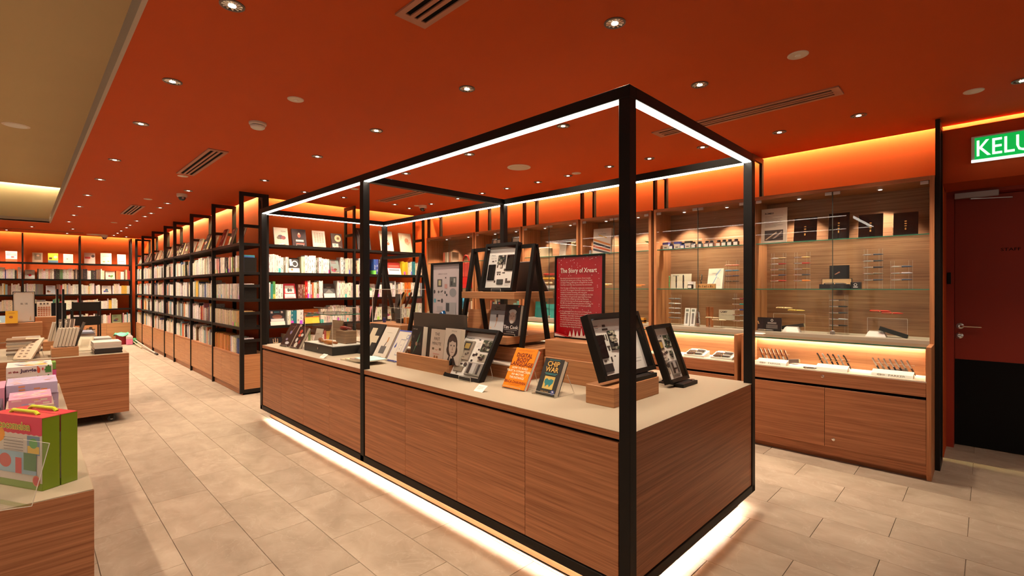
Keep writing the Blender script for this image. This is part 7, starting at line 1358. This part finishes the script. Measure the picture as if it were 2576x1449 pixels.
# --- rear tables: poster, yellow book, food book, boards
tag(B(-2.3, -1.62, 7.75, 8.25, Z1, Z1 + 0.24, bev=0.002).build('wood_block', 'wood_light'), 'large wooden block under the framed lifestyle sign', 'riser')
r = thing('framed_sign', 'white framed sign with two dark characters on the rear table', 'sign', (0, 0, 0)); w_, h_ = 0.205, 0.40
mb = MB(); mb.box(0, 0.015, -w_ / 2, -w_ / 2 + 0.007, 0, h_).box(0, 0.015, w_ / 2 - 0.007, w_ / 2, 0, h_).box(0, 0.015, -w_ / 2 + 0.007, w_ / 2 - 0.007, 0, 0.007).box(0, 0.015, -w_ / 2 + 0.007, w_ / 2 - 0.007, h_ - 0.007, h_); mb.build('frame', 'black_metal', r); B(0.004, 0.008, -w_ / 2 + 0.007, w_ / 2 - 0.007, 0.007, h_ - 0.007).build('sheet', 'paper', r)
art_mesh(r, w_ - 0.03, h_ - 0.03, [('r', (0.0, 0.0, 0.008, 1), (205, 150, 90)), ('r', (0.992, 0, 1, 1), (205, 150, 90)), ('r', (0, 0, 1, 0.005), (205, 150, 90)), ('r', (0, 0.995, 1, 1), (205, 150, 90)), ('p', [(0, 0.95), (0.08, 1), (0, 1)], (205, 150, 90)), ('p', [(1, 0.95), (0.92, 1), (1, 1)], (205, 150, 90)), ('p', [(0.78, 0.03), (0.84, 0.2), (0.9, 0.03)], (225, 200, 160))], x=0.0036, z0=0.015, name='border')
text('\u751f \u6d3b', r, 0.0, h_ * 0.6, 0.026, 'dark', x=0.0, sx=1.2); put(r, (-1.79, 7.85, Z1 + 0.2405), R90 - 0.02, 0.03)
bsh('yellow book with a small picture on a clear stand on the rear table', 0.11, 0.16, 0.012, (228, 170, 40), [('e', (0.45, 0.5, 0.16, 0.1), (150, 85, 40)), ('r', (0.25, 0.82, 0.75, 0.85), (150, 100, 30))], [], (-1.90, 7.72, Z1 + 0.2405), 0.25, R90)
bsh('blue grey book lying open beside the framed sign', 0.13, 0.14, 0.014, (120, 140, 150), [('p', [(0.2, 0.1), (0.5, 0.8), (0.7, 0.1)], (150, 175, 170))], [], (-2.02, 7.95, Z1 + 0.2405), 0.9, R90)
bsh('cream cookbook with rows of round pastries on the rear table', 0.14, 0.205, 0.012, (215, 200, 180), [('e', (0.14 + 0.18 * (k % 5), 0.1 + 0.13 * (k // 5), 0.075, 0.045), (165, 90, 50)) for k in range(25)] + [('r', (0.2, 0.8, 0.35, 0.92), (90, 75, 65)), ('r', (0.45, 0.8, 0.58, 0.92), (90, 75, 65)), ('r', (0.68, 0.8, 0.82, 0.92), (90, 75, 65))], [], (-1.60, 8.0, Z1 + 0.30), 0.2, R90)
tag(B(-1.72, -1.50, 7.96, 8.12, Z1 + 0.2405, Z1 + 0.2995, bev=0.002).build('wood_block', 'wood_light') if False else B(-1.70, -1.48, 7.93, 8.16, Z1, Z1 + 0.2985, bev=0.002).build('wood_block', 'wood_light'), 'wooden block under the pastry cookbook', 'riser')
r = thing('display_board', 'black folding display board behind the pastry cookbook', 'board', (0, 0, 0)); B(0, 0.008, -0.17, 0.17, 0, 0.47).build('panel', 'black_kick', r); MB().bar((0.12, 0, 0.0), (0.01, 0, 0.4), 0.03, 0.008).build('strut', 'black_metal', r); put(r, (-1.53, 8.6, Z1), R90 - 0.1, 0.15)
r = thing('display_board', 'black wedge display board at the rear table end', 'board', (0, 0, 0)); B(0, 0.008, -0.1, 0.1, 0, 0.46).build('panel', 'black_kick', r); MB().bar((0.12, 0, 0.0), (0.01, 0, 0.4), 0.03, 0.008).build('strut', 'black_metal', r); put(r, (-1.43, 9.1, Z1), R90 + 0.5, 0.12)
stackbooks(-1.9, -1.66, 7.74 - 0.02, 7.745 + 0.0, Z1 + 0.2405, 0, WH, 9, '', '')
stackbooks(-2.25, -2.04, 8.3, 8.6, Z1, 6, WH, 8, 'of the pile at the rear table side', 'magazines on the rear table')
stackbooks(-1.48, -1.37, 7.75, 7.95, Z1, 6, [('white', (215, 205, 190)), ('tartan', (120, 95, 85))], 12, 'of the pile at the rear table corner', 'magazines on the rear table', 0.03)
for k in range(3): put(flat_book('book', '%s taupe hardback leaning on the rear table' % ORD[k], 0.14, 0.24, 0.025, (120, 105, 92), group='taupe hardbacks leaning on the rear table'), (-1.46 + 0.05 * k, 8.25 + 0.1 * k, Z1 + 0.002), R90 - 0.6, 0.2)
# --- black book cart and things on the floor
r = thing('book_cart', 'black metal book cart with sloping shelves near the far bookcase', 'book cart', (-0.97, 11.2, 0)); xa, xb, ya, yb = -1.17, -0.78, 11.0, 11.4
for x in (xa, xb):
    for y in (ya, yb): B(x - 0.012, x + 0.012, y - 0.012, y + 0.012, 0.06, 1.14 if y == ya else 1.0).build('upright', 'black_metal', r)
for z in (0.97, 0.70, 0.42):
    B(xa, xb, ya - 0.008, ya, z, z + 0.16 if z > 0.5 else z + 0.06).build('front_sheet', 'black_metal', r); B(xa, xb, ya, yb, z - 0.008, z).build('shelf', 'black_metal', r)
for x in (xa, xb):
    for y in (ya, yb): MB().lathe((x, y, 0.03), [(0.01, -0.012), (0.03, -0.01), (0.03, 0.01), (0.01, 0.012)], 14, axis='y').build('wheel', 'rubber', r)
for k in range(7): tag(B(xa + 0.02 + 0.045 * k, xa + 0.055 + 0.045 * k, ya + 0.04, ya + 0.2, 0.421, 0.60 + 0.02 * (k % 3)).build('book', rgbmat(*[(210, 195, 175), (190, 80, 60), (215, 205, 190), (120, 140, 150), (220, 200, 160), (90, 70, 60), (205, 190, 170)][k])), '%s book on the low shelf of the black cart' % ORD[k], 'book', 'books on the black cart')
for k in range(2): tag(B(-1.10 + 0.16 * k, -0.96 + 0.16 * k, ya + 0.08, ya + 0.3, 0.701, 0.73).build('book', rgbmat(220, 208, 190)), 'white book lying on the cart middle shelf, %s one' % ('near' if k else 'far'), 'book', 'books on the black cart')
bk_ = thing('bucket', 'dark red cleaning bucket with a green cloth over its rim', 'bucket', (-0.12, 14.15, 0)); MB().lathe((-0.12, 14.15, 0.0), [(0.10, 0), (0.125, 0.26), (0.118, 0.26), (0.095, 0.01)], 24).build('pail', rgbmat(150, 22, 30, 0.35), bk_)
mb = MB(); rn = random.Random(4)
for k in range(16):
    a = k * 2 * math.pi / 16; b2 = (k + 1) * 2 * math.pi / 16; f = lambda a_: 0.262 - 0.03 * (1 + math.sin(3 * a_)); 
    P_ = lambda a_, rr, z: (-0.12 + rr * math.cos(a_), 14.15 + rr * math.sin(a_), z)
    mb.add([P_(a, 0.08, 0.275), P_(b2, 0.08, 0.275), P_(b2, 0.135, 0.285 + 0.01 * math.sin(5 * b2)), P_(a, 0.135, 0.285 + 0.01 * math.sin(5 * a)), P_(b2, 0.165, f(b2)), P_(a, 0.165, f(a))], [(0, 1, 2, 3), (3, 2, 4, 5)])
mb.lathe((-0.12, 14.15, 0.274), [(0.08, 0.0), (0.001, 0.006)], 16)
cl = mb.build('cleaning_cloth', rgbmat(95, 190, 145), smooth=True); tag(cl, 'mint green cloth draped over the red bucket', 'cloth')
bt = thing('cleaner_bottle', 'pink cleaning liquid in a clear bottle beside the bucket', 'bottle', (0.0, 13.9, 0)); B(-0.065, 0.065, 13.86, 13.94, 0, 0.14, bev=0.01).build('liquid', rgbmat(225, 130, 165, 0.2), bt)
mb = MB(); mb.box(-0.065, 0.065, 13.86, 13.94, 0.1405, 0.2, bev=0.006); mb.add([(-0.065, 13.86, 0.2), (0.065, 13.86, 0.2), (0.065, 13.94, 0.2), (-0.065, 13.94, 0.2), (-0.022, 13.88, 0.25), (0.022, 13.88, 0.25), (0.022, 13.92, 0.25), (-0.022, 13.92, 0.25)], [(0, 1, 5, 4), (1, 2, 6, 5), (2, 3, 7, 6), (3, 0, 4, 7), (4, 5, 6, 7)]); mb.build('clear_shoulder', rgbmat(215, 190, 185, 0.2), bt); MB().lathe((0, 13.9, 0.25), [(0.022, 0), (0.022, 0.03)], 14).build('cap', 'white', bt)
tag(MB().lathe((0.11, 14.0, 0.0), [(0.05, 0), (0.06, 0.05), (0.045, 0.12), (0.02, 0.15)], 12).build('mop', rgbmat(40, 150, 90)), 'bright green mop head at the bookcase foot', 'mop')
tag(MB().tube([(0.115, 13.95, 0.10), (0.128, 11.35, 0.022)], 0.014, 10).build('mop_pole', rgbmat(190, 180, 168, 0.3)), 'long white pole lying along the bookcase plinth', 'pole')
tag(MB().tube([(0.128, 11.35, 0.022), (0.130, 11.15, 0.020)], 0.02, 12).build('pole_grip', 'rubber'), 'black grip at the end of the long pole', 'grip')
tag(MB().tube([(0.085, 13.95, 0.06), (0.085, 12.75, 0.014)], 0.012, 10).build('mop_pole', rgbmat(205, 170, 140, 0.4)), 'short pale wooden pole on the floor beside the long one', 'pole')
# ------------------------------------------------------------------ lettering becomes plain mesh
bpy.context.view_layer.update()
dg = bpy.context.evaluated_depsgraph_get()
for o in [o for o in bpy.data.objects if o.type == 'FONT']:
    me = bpy.data.meshes.new_from_object(o.evaluated_get(dg))
    n = bpy.data.objects.new('lettering', me); COL.objects.link(n)
    n.parent = o.parent; n.location = o.location; n.rotation_euler = o.rotation_euler; n.scale = o.scale
    for k in o.keys():
        if not k.startswith('_'): n[k] = o[k]
    bpy.data.objects.remove(o)
